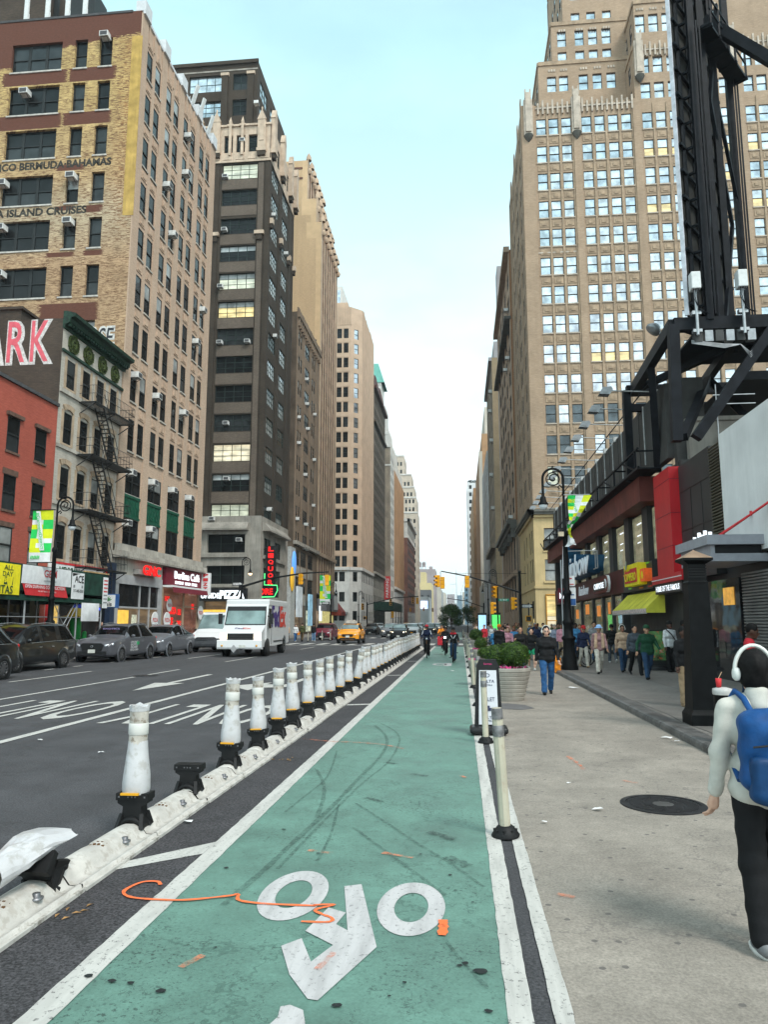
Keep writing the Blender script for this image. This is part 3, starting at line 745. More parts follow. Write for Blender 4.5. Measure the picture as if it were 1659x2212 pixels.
# ================================================================ west (left) side of the avenue: facades in the plane X = -22.8
XL = -22.8
STONE = mat('pale_limestone', (.42, .385, .335), .85, var=.2, vs=.8, streak=.45, obj=False)
SILL = mat('stone_sill', (.46, .43, .39), .8, var=.2)
BROWNSILL = mat('brownstone_sill', (.13, .075, .055), .85, var=.25)
ROOF = mat('roof_tar', (.07, .07, .072), .9)
REDB = brick('red_painted_brick', (.40, .098, .066), (.36, .085, .058), (.33, .08, .055), var=.16, streak=.18, bump=.2)
b = Bld('red_brick_house', 'low red brick house with brown lintels at the left edge, beside the cream tenement', -30, 33, [REDB, BROWNSILL, ROOF], simple=False, frame=BLACKF,
  panes=[(GL_DARK, GL_DARK, 3), (GL_DARK2, GL_DARK, 2), (GL_BLIND, GL_BLIND, 1), (GL_DARK, GL_BLIND, 1)])
us = [29.4, 31.95, 34.46, 36.98]
b.wall('L', XL, 26, 38.99, 0, 14.1, grid(us, [10.42, 7.4, 4.75], 1.08, 1.8)).plain(-40, XL, 26, 38.99, 0, 14.1, 'NWT')
for u in us:
 b.bx('L', XL, u - .16, u + 1.24, 12.22, 12.42, .16, 1); b.bx('L', XL, u - .12, u + 1.2, 9.2, 9.5, .03, 1); b.bx('L', XL, u - .12, u + 1.2, 6.55, 6.8, .03, 1)
b.bx('L', XL, 26, 38.99, 13.98, 14.16, .12, 2)
b.finish(sill=(BROWNSILL,))
CREAMB = brick('cream_painted_brick', (.46, .42, .36), (.43, .39, .335), (.40, .365, .315), var=.2, streak=.45, bump=.2)
DKBR = brick('dark_party_wall_brick', (.085, .062, .045), (.06, .045, .035), (.05, .042, .036), var=.4, streak=.3)
BUFF = mat('buff_window_surround', (.40, .30, .21), .85, var=.2, vs=2, streak=.3)
DGREEN = mat('dark_green_cornice_paint', (.012, .036, .022), .6, var=.4, vs=6)
OLIVE = mat('olive_wreath_paint', (.055, .075, .018), .75, var=.45, vs=9)
t = Bld('cream_tenement', 'narrow cream brick tenement with dark green cornice and wreaths behind a black fire escape', -30, 43, [CREAMB, DKBR, BUFF, STONE, ROOF], simple=False, frame=BLACKF,
  panes=[(GL_DARK, GL_DARK, 4), (GL_DARK2, GL_DARK2, 2), (GL_DARK, GL_BLIND, 1)])
cols_ = [39.62, 41.46, 43.24, 45.03]; rows = [15.36, 12.05, 8.8, 5.35]
t.wall('L', XL, 39.0, 46.65, 0, 19.4, [(u, v, .95, [1.72, 1.85, 1.85, 1.95][i], 'dh') for u in cols_ for i, v in enumerate(rows)])
t.plain(-42, XL, 39.0, 46.65, 0, 19.35, 'NSWT', 1)
for u in cols_:
 for i, v in enumerate(rows):
  h = [1.72, 1.85, 1.85, 1.95][i]
  t.bx('L', XL, u - .2, u - .01, v - .1, v + h + .12, .05, 2).bx('L', XL, u + .96, u + 1.15, v - .1, v + h + .12, .05, 2)
  if i:                                            # fan of voussoirs over the outer windows
   for k in range(-3, 4):
    a = k * .28; cx, cz = u + .475 + math.sin(a) * .62, v + h + .02 + math.cos(a) * .28
    t.t.bar((XL + .05, cx - math.sin(a) * .1, cz - .1), (XL + .05, cx + math.sin(a) * .14, cz + .2), .1, .15, 2)
t.bx('L', XL, 39.0, 46.65, 14.95, 15.2, .12, 3).bx('L', XL, 39.0, 46.65, 11.7, 11.9, .1, 3).bx('L', XL, 39.0, 46.65, 8.4, 8.58, .1, 3)
t.finish(sill=(BUFF,))
c = MB()                                                 # cornice
prof = [(0, 18.75), (.12, 18.75), (.15, 18.95), (.42, 19.1), (.46, 19.35), (.72, 19.42), (.75, 19.62), (.2, 19.78), (0, 19.78)]
c.prism([(XL - .02 + a, z) for a, z in prof], 38.95, 46.9, 'y'); c.box(XL + .02, 38.97, 17.36, XL + .13, 46.7, 17.52)
for k in range(26): c.box(XL + .14, 39.1 + k * .3, 18.9, XL + .40, 39.22 + k * .3, 19.05)
sub(t.e, 'cornice', c, DGREEN)
for y in (40.15, 41.95, 43.75, 45.5):                    # wreaths on the frieze
 w = MB()
 for k in range(16):
  a = 2 * PI * k / 16
  w.cbox(XL + .07, y + math.cos(a) * .42 * R.uniform(.9, 1.15), 18.14 + math.sin(a) * .42 * R.uniform(.9, 1.1), .1, .26, .24)
 w.tube([(XL + .08, y + math.cos(2 * PI * k / 18) * .24, 18.14 + math.sin(2 * PI * k / 18) * .24) for k in range(19)], .07, 6)
 w.box(XL, y - .12, 18.05, XL + .12, y + .12, 18.2).box(XL, y - .2, 17.6, XL + .1, y + .2, 17.75)
 sub(t.e, 'wreath', w, OLIVE)
PH = MB().box(-34, 39.02, 19.3, -25.5, 43, 20.0).box(-34.2, 38.9, 20.0, -25.35, 43.1, 20.16)
sub(t.e, 'roof_bulkhead', PH, [DKBR, ROOF])
PINK = mat('pink_graffiti_paint', (.62, .11, .14), .7, var=.15, vs=3); WHT = mat('white_graffiti_paint', (.60, .58, .56), .75, var=.22, vs=5, c2=(.3, .28, .26))
BLK = mat('black_graffiti_paint', (.03, .03, .035), .7); BLUEG = mat('blue_graffiti_paint', (.05, .12, .24), .7, var=.3)
def wob(x, y): return x + .04 * np.sin(y * 3), y
for ch, x in (('A', -27.05), ('R', -25.5), ('K', -24.05)):
 sub_ = lettering(ch, (x, 38.985, 17.95), 'N', 2.75, 1.5, WHT, t.e, bold=.075, ext=.002, name='graffiti_outline')
 lettering(ch, (x - .13, 38.975, 18.0), 'N', 2.5, 1.12, PINK, t.e, bold=.02, ext=.002, name='graffiti_letter')
FEM = mat('black_fire_escape_iron', (.014, .015, .016), .5, var=.3, spec=.5)
fe = thing('fire_escape', 'black iron fire escape with stairs zigzagging down the cream tenement front', 'fire escape', (XL + .5, 44, 5))
y0, y1, xo = 41.25, 46.65, XL + 1.05
for i, z in enumerate((15.0, 11.75, 8.4, 5.0)):
 p = MB()
 for k in range(9): p.box(XL + .1 + k * .115, y0, z - .03, XL + .15 + k * .115, y1, z)
 p.box(xo - .04, y0, z - .1, xo, y1, z).box(XL + .02, y0, z - .1, XL + .06, y1, z)
 for y in (y0, y1 - .04, 43.9): p.box(XL, y, z - .1, xo, y + .04, z)
 for y in (y0 + .1, 43.9, y1 - .15): p.bar((XL, y, z - .75), (xo - .05, y, z - .08), .05)
 sub(fe, 'platform', p, FEM)
 r = MB()
 for zz in (.5, 1.0): r.tube([(XL, y0, z + zz), (xo, y0, z + zz), (xo, y1, z + zz), (XL, y1, z + zz)], .018, 5)
 for k in range(28): r.bar((xo, y0 + (y1 - y0) * k / 27, z), (xo, y0 + (y1 - y0) * k / 27, z + 1), .014)
 for k in range(1, 5):
  for y in (y0, y1): r.bar((XL + k * .21, y, z), (XL + k * .21, y, z + 1), .014)
 sub(fe, 'railing', r, FEM)
for z0, z1 in ((15.0, 11.75), (11.75, 8.4), (8.4, 5.0)):
 s_ = MB(); a, c_ = 42.7, 45.0
 for x in (XL + .28, XL + .85): s_.bar((x, a, z0), (x, c_, z1), .05, .12); s_.bar((x, a, z0 + .85), (x, c_, z1 + .85), .03)
 for k in range(1, 14): s_.cbox(XL + .565, a + (c_ - a) * k / 14, z0 + (z1 - z0) * k / 14, .56, .2, .03)
 sub(fe, 'stair', s_, FEM)
s_ = MB()
for y in (44.3, 44.7): s_.bar((xo - .05, y, 5), (xo - .05, y, 2.9), .04)
for k in range(8): s_.bar((xo - .05, 44.3, 3.0 + k * .27), (xo - .05, 44.7, 3.0 + k * .27), .025)
sub(fe, 'drop_ladder', s_, FEM)
def faded_ad(nt, cc, p, pos, v):
 x, z = p.outputs[0], p.outputs[2]
 nz = noise(nt, scaled(nt, v, (1., 3.2, 1)), 1.1, 5, .75); fine = noise(nt, scaled(nt, v, (2.2, 13, 1)), 1., 3, .8)
 zz = mth(nt, 'ADD', z, mth(nt, 'MULTIPLY', mth(nt, 'SUBTRACT', nz, .5), 3.2))
 yel = mixc(nt, ramp01(nt, zz, 30., 40.5), (.50, .345, .20), (.56, .40, .17))
 yel = mixc(nt, ramp01(nt, zz, 33.5, 31), yel, (.53, .43, .29))
 yel = mixc(nt, ramp01(nt, zz, 30.0, 27.0), yel, (.47, .315, .185))
 yel = mixc(nt, 1., yel, nn(nt, 'ShaderNodeMapRange', {0: noise(nt, pos, .8, 5, .6), 1: .3, 2: .7, 3: .72, 4: 1.1}).outputs[0], 'MULTIPLY')
 worn = mth(nt, 'MULTIPLY', ramp01(nt, fine, .46, .52), ramp01(nt, nz, .36, .56))
 right = mth(nt, 'MULTIPLY', ramp01(nt, mth(nt, 'ADD', x, mth(nt, 'MULTIPLY', nz, 2.)), -23.9, -22.6), ramp01(nt, fine, .44, .56))
 yel = mixc(nt, mth(nt, 'MULTIPLY', right, ramp01(nt, zz, 28, 31)), yel, (.30, .12, .035))
 yel = mixc(nt, mth(nt, 'MULTIPLY', worn, .95), yel, (.15, .08, .045))
 ed = mth(nt, 'MULTIPLY', mth(nt, 'SUBTRACT', fine, .5), 1.1)
 zz2 = mth(nt, 'ADD', z, ed)
 xx = mth(nt, 'ADD', x, mth(nt, 'MULTIPLY', mth(nt, 'SUBTRACT', fine, .5), 1.4))
 def rect(x0, x1, z0, z1):
  a = mth(nt, 'MULTIPLY', mth(nt, 'GREATER_THAN', xx, x0), mth(nt, 'LESS_THAN', xx, x1))
  return mth(nt, 'MULTIPLY', a, mth(nt, 'MULTIPLY', mth(nt, 'GREATER_THAN', z, z0), mth(nt, 'LESS_THAN', z, z1)))
 msk = mth(nt, 'GREATER_THAN', mth(nt, 'SUBTRACT', zz2, mth(nt, 'MULTIPLY', mth(nt, 'ADD', x, 26.), .12)), 44.35)
 left = mth(nt, 'MULTIPLY', mth(nt, 'GREATER_THAN', zz2, 42.6), mth(nt, 'LESS_THAN', xx, -31.9))
 for r in ((-33.4, -28.4, 41.15, 42.25), (-28.2, -24.6, 41.15, 42.25), (-33.6, -28.6, 37.55, 38.7), (-28.4, -24.8, 37.65, 38.65), (-28.7, -26.6, 34.05, 34.5), (-26.3, -25.0, 30.7, 31.25), (-28.6, -27.2, 30.95, 31.3), (-29, -27, 27.4, 27.75), (-26.2, -24.8, 27.4, 27.8), (-29.2, -24.9, 22.6, 23.9)):
  msk = mth(nt, 'MAXIMUM', msk, rect(*r))
 msk = mth(nt, 'MAXIMUM', msk, left)
 res = mixc(nt, msk, yel, (.115, .047, .032))
 rel = mixc(nt, .55, cc, res)
 return mixc(nt, 1., res, nn(nt, 'ShaderNodeMapRange', {0: mth(nt, 'MULTIPLY', 1., noise(nt, scaled(nt, v, (4.5, 13.3, 1)), 1., 2, .5)), 1: .3, 2: .7, 3: .86, 4: 1.1}).outputs[0], 'MULTIPLY')
ADWALL = brick('faded_painted_brick_wall', (.5, .4, .25), (.48, .38, .22), (.4, .3, .2), extra=faded_ad, bump=.3, streak=0)
TANB = brick('tan_front_brick', (.50, .355, .26), (.46, .325, .235), (.43, .32, .24), var=.14, streak=.2, bump=.15)
TANSP = mat('tan_spandrel', (.48, .335, .24), .85, var=.2, vs=3, streak=.3)
TERRAG = mat('dark_green_spandrel_paint', (.008, .075, .042), .5, var=.2, vs=3)
SILV = mat('parapet_sheet_metal', (.56, .57, .58), .55, var=.1)
g = Bld('painted_wall_building', 'tall tan brick building whose side wall carries a faded yellow painted advertisement', -32, 55, [TANB, ADWALL, TANSP, STONE, ROOF, SILV], simple=False, frame=BLACKF,
  panes=[(GL_DARK, GL_DARK, 7), (GL_DARK2, GL_DARK, 2), (GL_DARK, GL_BLIND, 2), (GL_DARK2, GL_DARK2, 2)])
pairs = [47.82, 49.37, 51.56, 53.14, 55.26, 56.98, 59.2, 60.75]
tops = [44.35, 40.75, 37.25, 33.68, 30.1, 26.5, 22.95, 19.4, 15.85]
fw_ = [(u, z - 2.3, 1.0, 2.3, 'dh') for u in pairs for z in tops]
big = [(u, v, 2.55, h, 'dh:2') for u in (47.75, 51.46, 55.16, 58.8) for v, h in ((10.55, 1.85), (7.05, 1.8))]
g.wall('L', XL, 46.7, 63.15, 6.5, 46.6, fw_ + big, dep=.16)
sw = [(-32.8, z, 3.95, 2.3, 'dh:3') for z in (42.25, 38.72, 35.15, 31.5, 28.0, 24.4)] + [(u, z, .98, 2.32, 'dh') for u in (-27.85, -25.93) for z in (42.25, 38.72, 35.15, 31.5, 28.0, 24.4)]
sw += [(-26.0, 20.3, .98, 2.3, 'dh')]
g.wall('N', 46.69, -38, XL, 0, 46.6, sw, mi=1, dep=.28)
g.plain(-38, XL, 46.7, 63.15, 0, 46.6, 'SWT', 0)
for a, c_ in ((46.7, 47.75), (50.48, 51.46), (54.16, 55.16), (57.98, 58.78), (61.78, 63.15)): g.bx('L', XL, a, c_, 6.5, 46.6, .22, 0)
for a in (48.84, 52.58, 56.28, 60.22): g.bx('L', XL, a, a + .5, 13.3, 46.0, .12, 0)
for u in pairs:
 for z in tops: g.bx('L', XL, u - .03, u + 1.03, z + .28, z + 1.02, .05, 2).bx('L', XL, u + .22, u + .78, z + .4, z + .9, .09, 2); g.bx('L', XL, u - .05, u + 1.05, z - 2.42, z - 2.3, .12, 3)
g.bx('L', XL, 46.7, 63.15, 6.5, 6.98, .32, 3).bx('L', XL, 46.6, 63.3, 6.05, 6.5, .62, 3)
for k in range(40): g.bx('L', XL, 46.9 + k * .405, 47.1 + k * .405, 6.15, 6.38, .66, 3)
for k, a in enumerate((46.75, 50.5, 54.2, 57.95, 61.9)): g.bx('L', XL, a, a + 1.1, 46.4, 47.5, .26, 5, ins=.5)
g.bx('L', XL, 46.7, 63.15, 46.45, 46.7, .1, 5, ins=.4); g.bx('N', 46.69, -38, -23.5, 46.5, 46.68, .05, 4, ins=.3)
for k in range(16): g.bx('L', XL, 47.9 + k * .95, 48.1 + k * .95, 44.9, 46.4, .1, 0)
for u in (47.75, 51.46, 55.16, 58.8):
 q = MB(); f, _ = FR['L']
 g.bx('L', XL, u, u + 2.55, 8.87, 10.53, .03, mb=q, ins=.05)
 for k in range(5):
  yc = u + .26 + k * .51
  q.tube([f(XL, yc, -.05, 9.2), f(XL, yc + .2, -.05, 9.7), f(XL, yc, -.05, 10.2), f(XL, yc - .2, -.05, 9.7), f(XL, yc, -.05, 9.2)], .03, 4)
 q.box(XL - .02, u, 10.3, XL + .1, u + 2.55, 10.5).box(XL - .02, u, 8.9, XL + .1, u + 2.55, 9.05)
 sub(g.e, 'spandrel_panel', q, TERRAG)
YSTRIP = mat('yellow_painted_strip', (.46, .30, .085), .8, var=.2, vs=1.5, obj=False, streak=.35)
sub(g.e, 'painted_strip', MB().box(-23.45, 46.675, 30.3, -22.66, 46.72, 44.5), YSTRIP)
ADBLK = mat('faded_black_sign_paint', (.045, .042, .035), .85, var=.5, vs=4)
lettering('RICO BERMUDA·BAHAMAS', (-29.0, 46.683, 34.58), 'N', .62, 9.0, ADBLK, g.e, bold=.06, ext=.002, name='painted_lettering')
lettering('A ISLAND CRUISES', (-29.6, 46.683, 30.95), 'N', .62, 6.9, ADBLK, g.e, bold=.06, ext=.002, name='painted_lettering')
def tagpaint(e, x0, z0, x1, z1, words, y=46.684):
 for i, (wd, bg) in enumerate(words):
  zc = z0 + (z1 - z0) * (i + .5) / len(words); h = (z1 - z0) / len(words)
  lettering(wd, ((x0 + x1) / 2, y, zc), 'N', h * .92, x1 - x0, bg, e, bold=.09, ext=.0015, name='graffiti_outline')
  lettering(wd, ((x0 + x1) / 2, y - .004, zc), 'N', h * .75, (x1 - x0) * .94, BLK, e, bold=.02, ext=.0015, name='graffiti_letter', shear=.15)
tagpaint(g.e, -26.6, 18.6, -23.5, 22.2, [('ROSE', WHT), ('NOSE', WHT)]); tagpaint(g.e, -28.4, 21.6, -26.9, 22.6, [('OO', BLUEG)]); tagpaint(g.e, -29.0, 20.9, -27.0, 21.5, [('nose', WHT)])
g.finish(sill=(SILL,))
for k, (u, v, txt) in enumerate(((-31.4, 40.2, 'upper triple window of the painted wall'), (-25.45, 44.35, 'top right single window of the painted wall'), (-27.35, 33.25, 'left single window level with the Bermuda lettering'), (-32.55, 33.0, 'triple window just under the Bermuda lettering'), (-27.35, 29.75, 'left single window under the island cruises lettering'), (-32.4, 29.55, 'triple window under the island cruises lettering'), (-32.2, 26.0, 'lowest visible triple window of the painted wall'))):
 ac('N', 46.69, u, v, 'white air conditioner in the ' + txt)
for u, v in ((56.0, 42.9), (55.75, 39.3), (52.1, 35.9), (53.6, 32.6), (48.3, 19.0), (51.95, 18.6), (57.4, 18.9), (48.2, 12.0), (51.9, 12.0), (55.7, 12.1), (59.4, 12.1), (47.9, 8.45), (51.85, 8.5), (59.6, 25.9), (60.9, 29.4)):
 n = min(range(9), key=lambda i: abs(tops[i] - v)) if v > 13.5 else 9 + int(v < 11)
 ac('L', XL + .05, u, v - .2, 'white air conditioner on the tan piered front, %s row from the top, %s' % (ORD[n + 1], 'nearest bay' if u < 51 else 'second bay' if u < 54.5 else 'third bay' if u < 58.5 else 'far bay'))
ANT = mat('antenna_white', (.62, .63, .62), .5, var=.1); GALV = mat('galvanised_steel', (.38, .39, .4), .45, metal=.6, var=.15)
def panel_antenna(loc, tilt, label, rz=0, h=1.6):
 t_ = thing('panel_antenna', label, 'antenna', (0, 0, 0), 'phone antennas on the rooftops')
 MB().tube([(0, 0, 0), (0, 0, h * .6)], .04, 6).bar((0, 0, h * .35), (0, -.25, h * .4), .05).build('mount', GALV, t_)
 m_ = MB(); m_.M = Matrix.Translation((0, -.3, h * .1)) @ Matrix.Rotation(tilt, 4, 'X') @ Matrix.Translation((0, .3, 0))
 m_.box(-.16, -.42, 0, .16, -.26, h); o = m_.build('panel', ANT, t_)
 t_.location = loc; t_.rotation_euler = (0, 0, rz)
 return t_
for i, (x, w_) in enumerate(((-32.3, 'leftmost of the four above the brown brick parapet'), (-30.6, 'second of the four above the brown brick parapet'), (-29.0, 'third of the four above the brown brick parapet'), (-27.6, 'rightmost of the four above the brown brick parapet'))):
 panel_antenna((x, 47.6, 46.6), 0., 'white panel antenna on the roof, ' + w_, 0, 2.3)
for i, (y, w_) in enumerate(((57.2, 'nearest of three leaning over the tan parapet'), (58.9, 'middle of three leaning over the tan parapet'), (61.2, 'farthest of three leaning over the tan parapet'))):
 panel_antenna((-23.1, y, 46.7), .35, 'white panel antenna, ' + w_, 1.2, 1.7)
rt_ = thing('roof_tank_frame', 'dark brick roof tower and steel frame at the top left corner', 'roof structure', (-33, 52, 46.6))
MB().box(-40, 50, 46.6, -32.6, 55, 54).build('tower', DKBR, rt_); MB().box(-32.5, 51, 46.6, -32.2, 51.3, 56).bar((-31, 51, 46.6), (-28.2, 51.5, 51), .18).bar((-28.2, 51.5, 51), (-27.5, 51.5, 46.6), .18).box(-31.5, 51, 49.6, -29.0, 53, 53).build('frame', BLACKF, rt_)
DARKB = brick('dark_brown_brick', (.062, .046, .033), (.045, .034, .025), (.05, .04, .032), var=.35, streak=.3, bump=.3)
MIDB = brick('mottled_brown_brick', (.15, .115, .09), (.115, .09, .07), (.10, .08, .065), var=.25, streak=.2, bump=.2)
TERRA = mat('cream_terracotta', (.52, .40, .30), .7, var=.14, vs=1.2, streak=.35, obj=False)
CONC = mat('grey_concrete_base', (.29, .265, .23), .85, var=.2, vs=.7, streak=.5, obj=False)
d = Bld('dark_brick_tower', 'dark brown brick tower with strip windows and a cream gothic crown, beyond the side street', -32, 90, [DARKB, MIDB, TERRA, CONC, ROOF], simple=False, frame=GREENBLK,
  panes=[(GL_DARK, GL_DARK, 3), (GL_DARK2, GL_DARK, 2), (GL_DARK2, GL_DARK2, 2)])
LT = (GL_LIT, GL_LITW); LG = (GL_LITG, GL_LITG); DK = (GL_DARK, GL_DARK); BL = (GL_DARK, GL_PALE); MIX = (GL_LITG, GL_BLIND)
rowz = [58.6, 55.05, 51.25, 47.65, 44.05, 40.4, 36.9, 33.4, 29.8, 26.2, 22.6, 19.0, 15.4]
rp = [LG, DK, DK, BL, MIX, (GL_LIT, GL_BLIND), (GL_DARK2, GL_DARK2), DK, DK, (GL_DARK2, GL_DARK2), (GL_LITW, GL_LITW), BL, (GL_LITG, GL_LITG)]
dw = [(-28.86, z - 2.05, 4.5, 2.05, 'grid:4,3', rp[i]) for i, z in enumerate(rowz)]
dw += [(-36.5, z - 2.05, 4.5, 2.05, 'grid:4,3') for z in rowz]
d.wall('N', 83, -40, XL, 14.0, 58.75, dw, mi=0, dep=.3)
for i, z in enumerate(rowz): d.bx('N', 83, -28.86, -24.36, z - 3.45, z - 2.15, .04, 1)
d.bx('N', 83, -24.2, -23.55, 14, 58.6, .06, 1).bx('N', 83, -23.3, XL + .1, 14, 58.6, .1, 0).bx('N', 83, -30.1, -29.2, 14, 58.6, .1, 0)
fwin = [(84.15, z - 2.0, 3.3, 2.0, 'grid:4,3', ((GL_PALE, GL_SKY2) if z > 31 and R.random() < .8 else (GL_BLIND, GL_DARK2) if R.random() < .5 else DK)) for z in rowz]  # upper rows: white reflection put into the pane colour
fwin += [(89.5, z - 2.0, 3.3, 2.0, 'grid:4,3', ((GL_PALE, GL_SKY2) if z > 31 and R.random() < .8 else (GL_BLIND, GL_DARK2) if R.random() < .5 else DK)) for z in rowz]  # second bay, same painted white reflection
d.wall('L', XL, 83, 96.3, 14, 58.75, fwin, mi=0, dep=.3)
for a in (83.05, 87.9, 88.75, 93.4, 95.6): d.bx('L', XL, a, a + .62, 14, 58.6, .18, 0)
d.plain(-40, XL, 83, 96.3, 14, 58.75, 'SW')
cw = [(u, 60.05, 1.12, 2.35, 'grid:1,5', DK) for u in (-28.72, -27.15, -25.58)]
d.wall('N', 82.85, -40, XL, 58.75, 63.8, cw + [(u, 60.05, 1.12, 2.35, 'grid:1,5', DK) for u in (-36, -34.4, -32.8)], mi=2, dep=.35)
d.wall('L', XL + .1, 82.85, 96.4, 58.75, 63.8, [(u, 60.05, 1.12, 2.35, 'grid:1,5', DK) for u in (84.6, 86.2, 89.9, 91.5, 94)], mi=2, dep=.35)
d.plain(-40, XL, 83, 96.4, 58.75, 63.7, 'SWT', 2)
f, _ = FR['N']
def pinnacle(mb, cx, cy, z0, z1, w, mi=2):
 mb.box(cx - w / 2, cy - w / 2, z0, cx + w / 2, cy + w / 2, z1, mi)
 mb.lathe([(w * .75, z1), (w * .78, z1 + .12), (w * .42, z1 + w * 1.3), (w * .1, z1 + w * 2.3), (0, z1 + w * 2.6)], (cx, cy, 0), 4, mi, sm=False, a0=PI / 4)
for x in (-26.35, -27.92): pinnacle(d.t, x, 82.75, 59.6, 64.1, .32); d.t.box(x - .4, 82.6, 63.6, x + .4, 83, 63.85, 2)
for x in (-29.7, -23.85, -31.9):
 d.t.box(x - .5, 82.55, 60.2, x + .5, 83, 64.2, 2).prism([(x - .6, 64.2), (x + .6, 64.2), (x, 65.6)], 82.5, 82.9, 'y', 2).box(x - .6, 82.45, 59.9, x + .6, 83, 60.3, 2)
 d.t.lathe([(.08, 65.5), (.11, 65.8), (0, 66.0)], (x, 82.6, 0), 6, 2); d.t.prism([(x - .3, 61.3), (x + .3, 61.3), (x + .3, 63.2), (x, 63.9), (x - .3, 63.2)], 82.48, 82.56, 'y', 2)
 d.t.box(x - .5, 82.5, 59.3, x + .5, 83, 59.9, 0)
for y in (83.5, 88.4, 93.0, 96):
 d.t.box(XL, y - .5, 60.2, XL + .6, y + .5, 64.6, 2).prism([(y - .6, 64.6), (y + .6, 64.6), (y, 66.0)], XL, XL + .62, 'x', 2).box(XL, y - .6, 59.8, XL + .72, y + .6, 60.3, 2).box(XL, y - .4, 59.2, XL + .6, y + .4, 59.8, 0)
 d.t.box(XL, y - .28, 50.5, XL + .5, y + .28, 51.2, 2).box(XL, y - .25, 49.9, XL + .4, y + .25, 50.5, 0)
d.bx('N', 82.85, -40, XL + .2, 63.55, 63.8, .2, 2).bx('N', 82.85, -40, XL + .2, 58.7, 59.0, .06, 2)
for x in np.arange(-39.2, -23, 1.57): d.t.prism([(x - .55, 59.05), (x + .55, 59.05), (x + .4, 59.5), (x, 59.85), (x - .4, 59.5)], 82.76, 82.86, 'y', 2)
for x in (-29.6, -23.9): d.bx('N', 83, x - .6, x + .6, 48.9, 49.35, .4, 2).bx('N', 83, x - .4, x + .4, 48.2, 48.9, .3, 0)
uw = [(-34.9, 71.25, 4.65, 2.4, 'grid:4,2', (GL_SKY2, GL_SKY2)), (-28.9, 71.25, 2.03, 2.4, 'grid:2,2'), (-34.9, 67.6, 4.65, 2.3, 'grid:4,3', (GL_SKY, GL_SKY)), (-28.9, 67.55, 2.03, 2.35, 'grid:2,3')]
d.wall('N', 86, -42, -25.57, 63.7, 75.35, uw, dep=.3)
d.wall('L', -25.57, 86, 101, 63.7, 75.35, [(u, z, 3.6, 2.3, 'grid:3,2', (GL_SKY, GL_SKY)) for u in (87.3, 92.6) for z in (71.2, 67.5)], dep=.3)
d.plain(-42, -25.57, 86, 101, 63.7, 75.35, 'SWT')
d.bx('N', 86, -42, -25.47, 75.0, 75.5, .25, 0).bx('N', 86, -42, -25.57, 74.1, 74.3, .06, 3)
for x in (-29.9, -26.4): d.bx('N', 86, x - .5, x + .35, 66, 73.4, .25, 0).bx('N', 86, x - .6, x + .5, 73.3, 73.7, .35, 2)
bw_ = [(-29.12, 9.74, 4.5, 2.15, 'grid:3,2', DK), (-29.1, 6.14, 4.5, 2.1, 'grid:3,2', DK)]
d.wall('N', 82.9, -40, XL + .05, 0, 14.0, bw_ + [(-29.3, 1.0, 5.0, 3.2, 'plain', (GL_SHOP, GL_SHOP))], mi=3, dep=.5)
d.wall('L', XL + .05, 82.9, 96.35, 0, 14.0, [(u, v, 3.2, 2.0, 'grid:2,2', DK) for u in (84.4, 89.4) for v in (9.6, 6.1)] + [(u, .4, 3.6, 3.4, 'plain', (GL_SHOPD, GL_SHOPD)) for u in (84.2, 89.3)], mi=3, dep=.5)
d.plain(-40, XL, 83, 96.35, 0, 14, 'SW', 3)
for z in (12.3,): d.t.prism([(82.9, z), (82.1, z), (82.1, z + .2), (82.7, z + .95), (82.9, z + .95)], -30.5, -24.2, 'x', 3); d.t.prism([(XL + .05, z), (XL + .9, z), (XL + .9, z + .2), (XL + .3, z + .95), (XL + .05, z + .95)], 83.6, 94.6, 'y', 3)
d.bx('N', 82.9, -30.5, -24.3, 9.2, 9.6, .25, 3).bx('N', 82.9, -30.5, -24.3, 5.75, 6.0, .25, 3).bx('L', XL + .05, 83.8, 94.5, 9.1, 9.45, .25, 3)
d.finish()
for u, v, w_ in ((-28.4, 56.6, 'topmost lit strip window'), (-28.3, 49.5, 'third strip window from the top'), (-28.55, 42.1, 'fifth strip window from the top'), (-28.4, 34.95, 'left end of the seventh strip window'), (-25.0, 34.95, 'right end of the seventh strip window'), (-27.3, 24.9, 'tenth strip window from the top'), (-27.0, 18.2, 'twelfth strip window from the top'), (-28.6, 13.5, 'lowest strip window above the concrete base'), (-25.3, 11.0, 'upper window of the concrete base'), (-26.35, 61.4, 'middle window of the gothic crown')):
 ac('N', 83, u, v, 'white air conditioner on the dark tower, in the ' + w_)
for u, v, w_ in ((84.6, 52.1, 'top left'), (91.6, 50.6, 'top right'), (86.6, 37.0, 'middle'), (86, 15.0, 'lowest'), (85.2, 68.3, 'set back')):
 ac('L', XL if v < 60 else -25.57, u, v, 'white air conditioner on the avenue side of the dark tower, %s one' % w_)
OLDBR = brick('sooty_tan_brick', (.27, .195, .135), (.24, .17, .12), (.2, .15, .11), var=.28, streak=.35)
BROWN5 = mat('dark_brown_render', (.11, .082, .06), .9, var=.3, vs=.5, streak=.4, obj=False)
b5 = Bld('sooty_loft_building', 'sooty tan loft building with many window air conditioners, beyond the dark tower', -30, 108, [OLDBR, BROWN5, STONE, ROOF], frame=BLACKF, near=False)
r5 = [43.7 - 3.66 * i for i in range(9)]
w5 = [(u, z - 2.1, .95, 2.1, 'dh') for z in r5 for u in (100.95, 102.4, 110.9, 112.4)] + [(105.6, z - 2.1, 3.2, 2.1, 'dh:3') for z in r5]
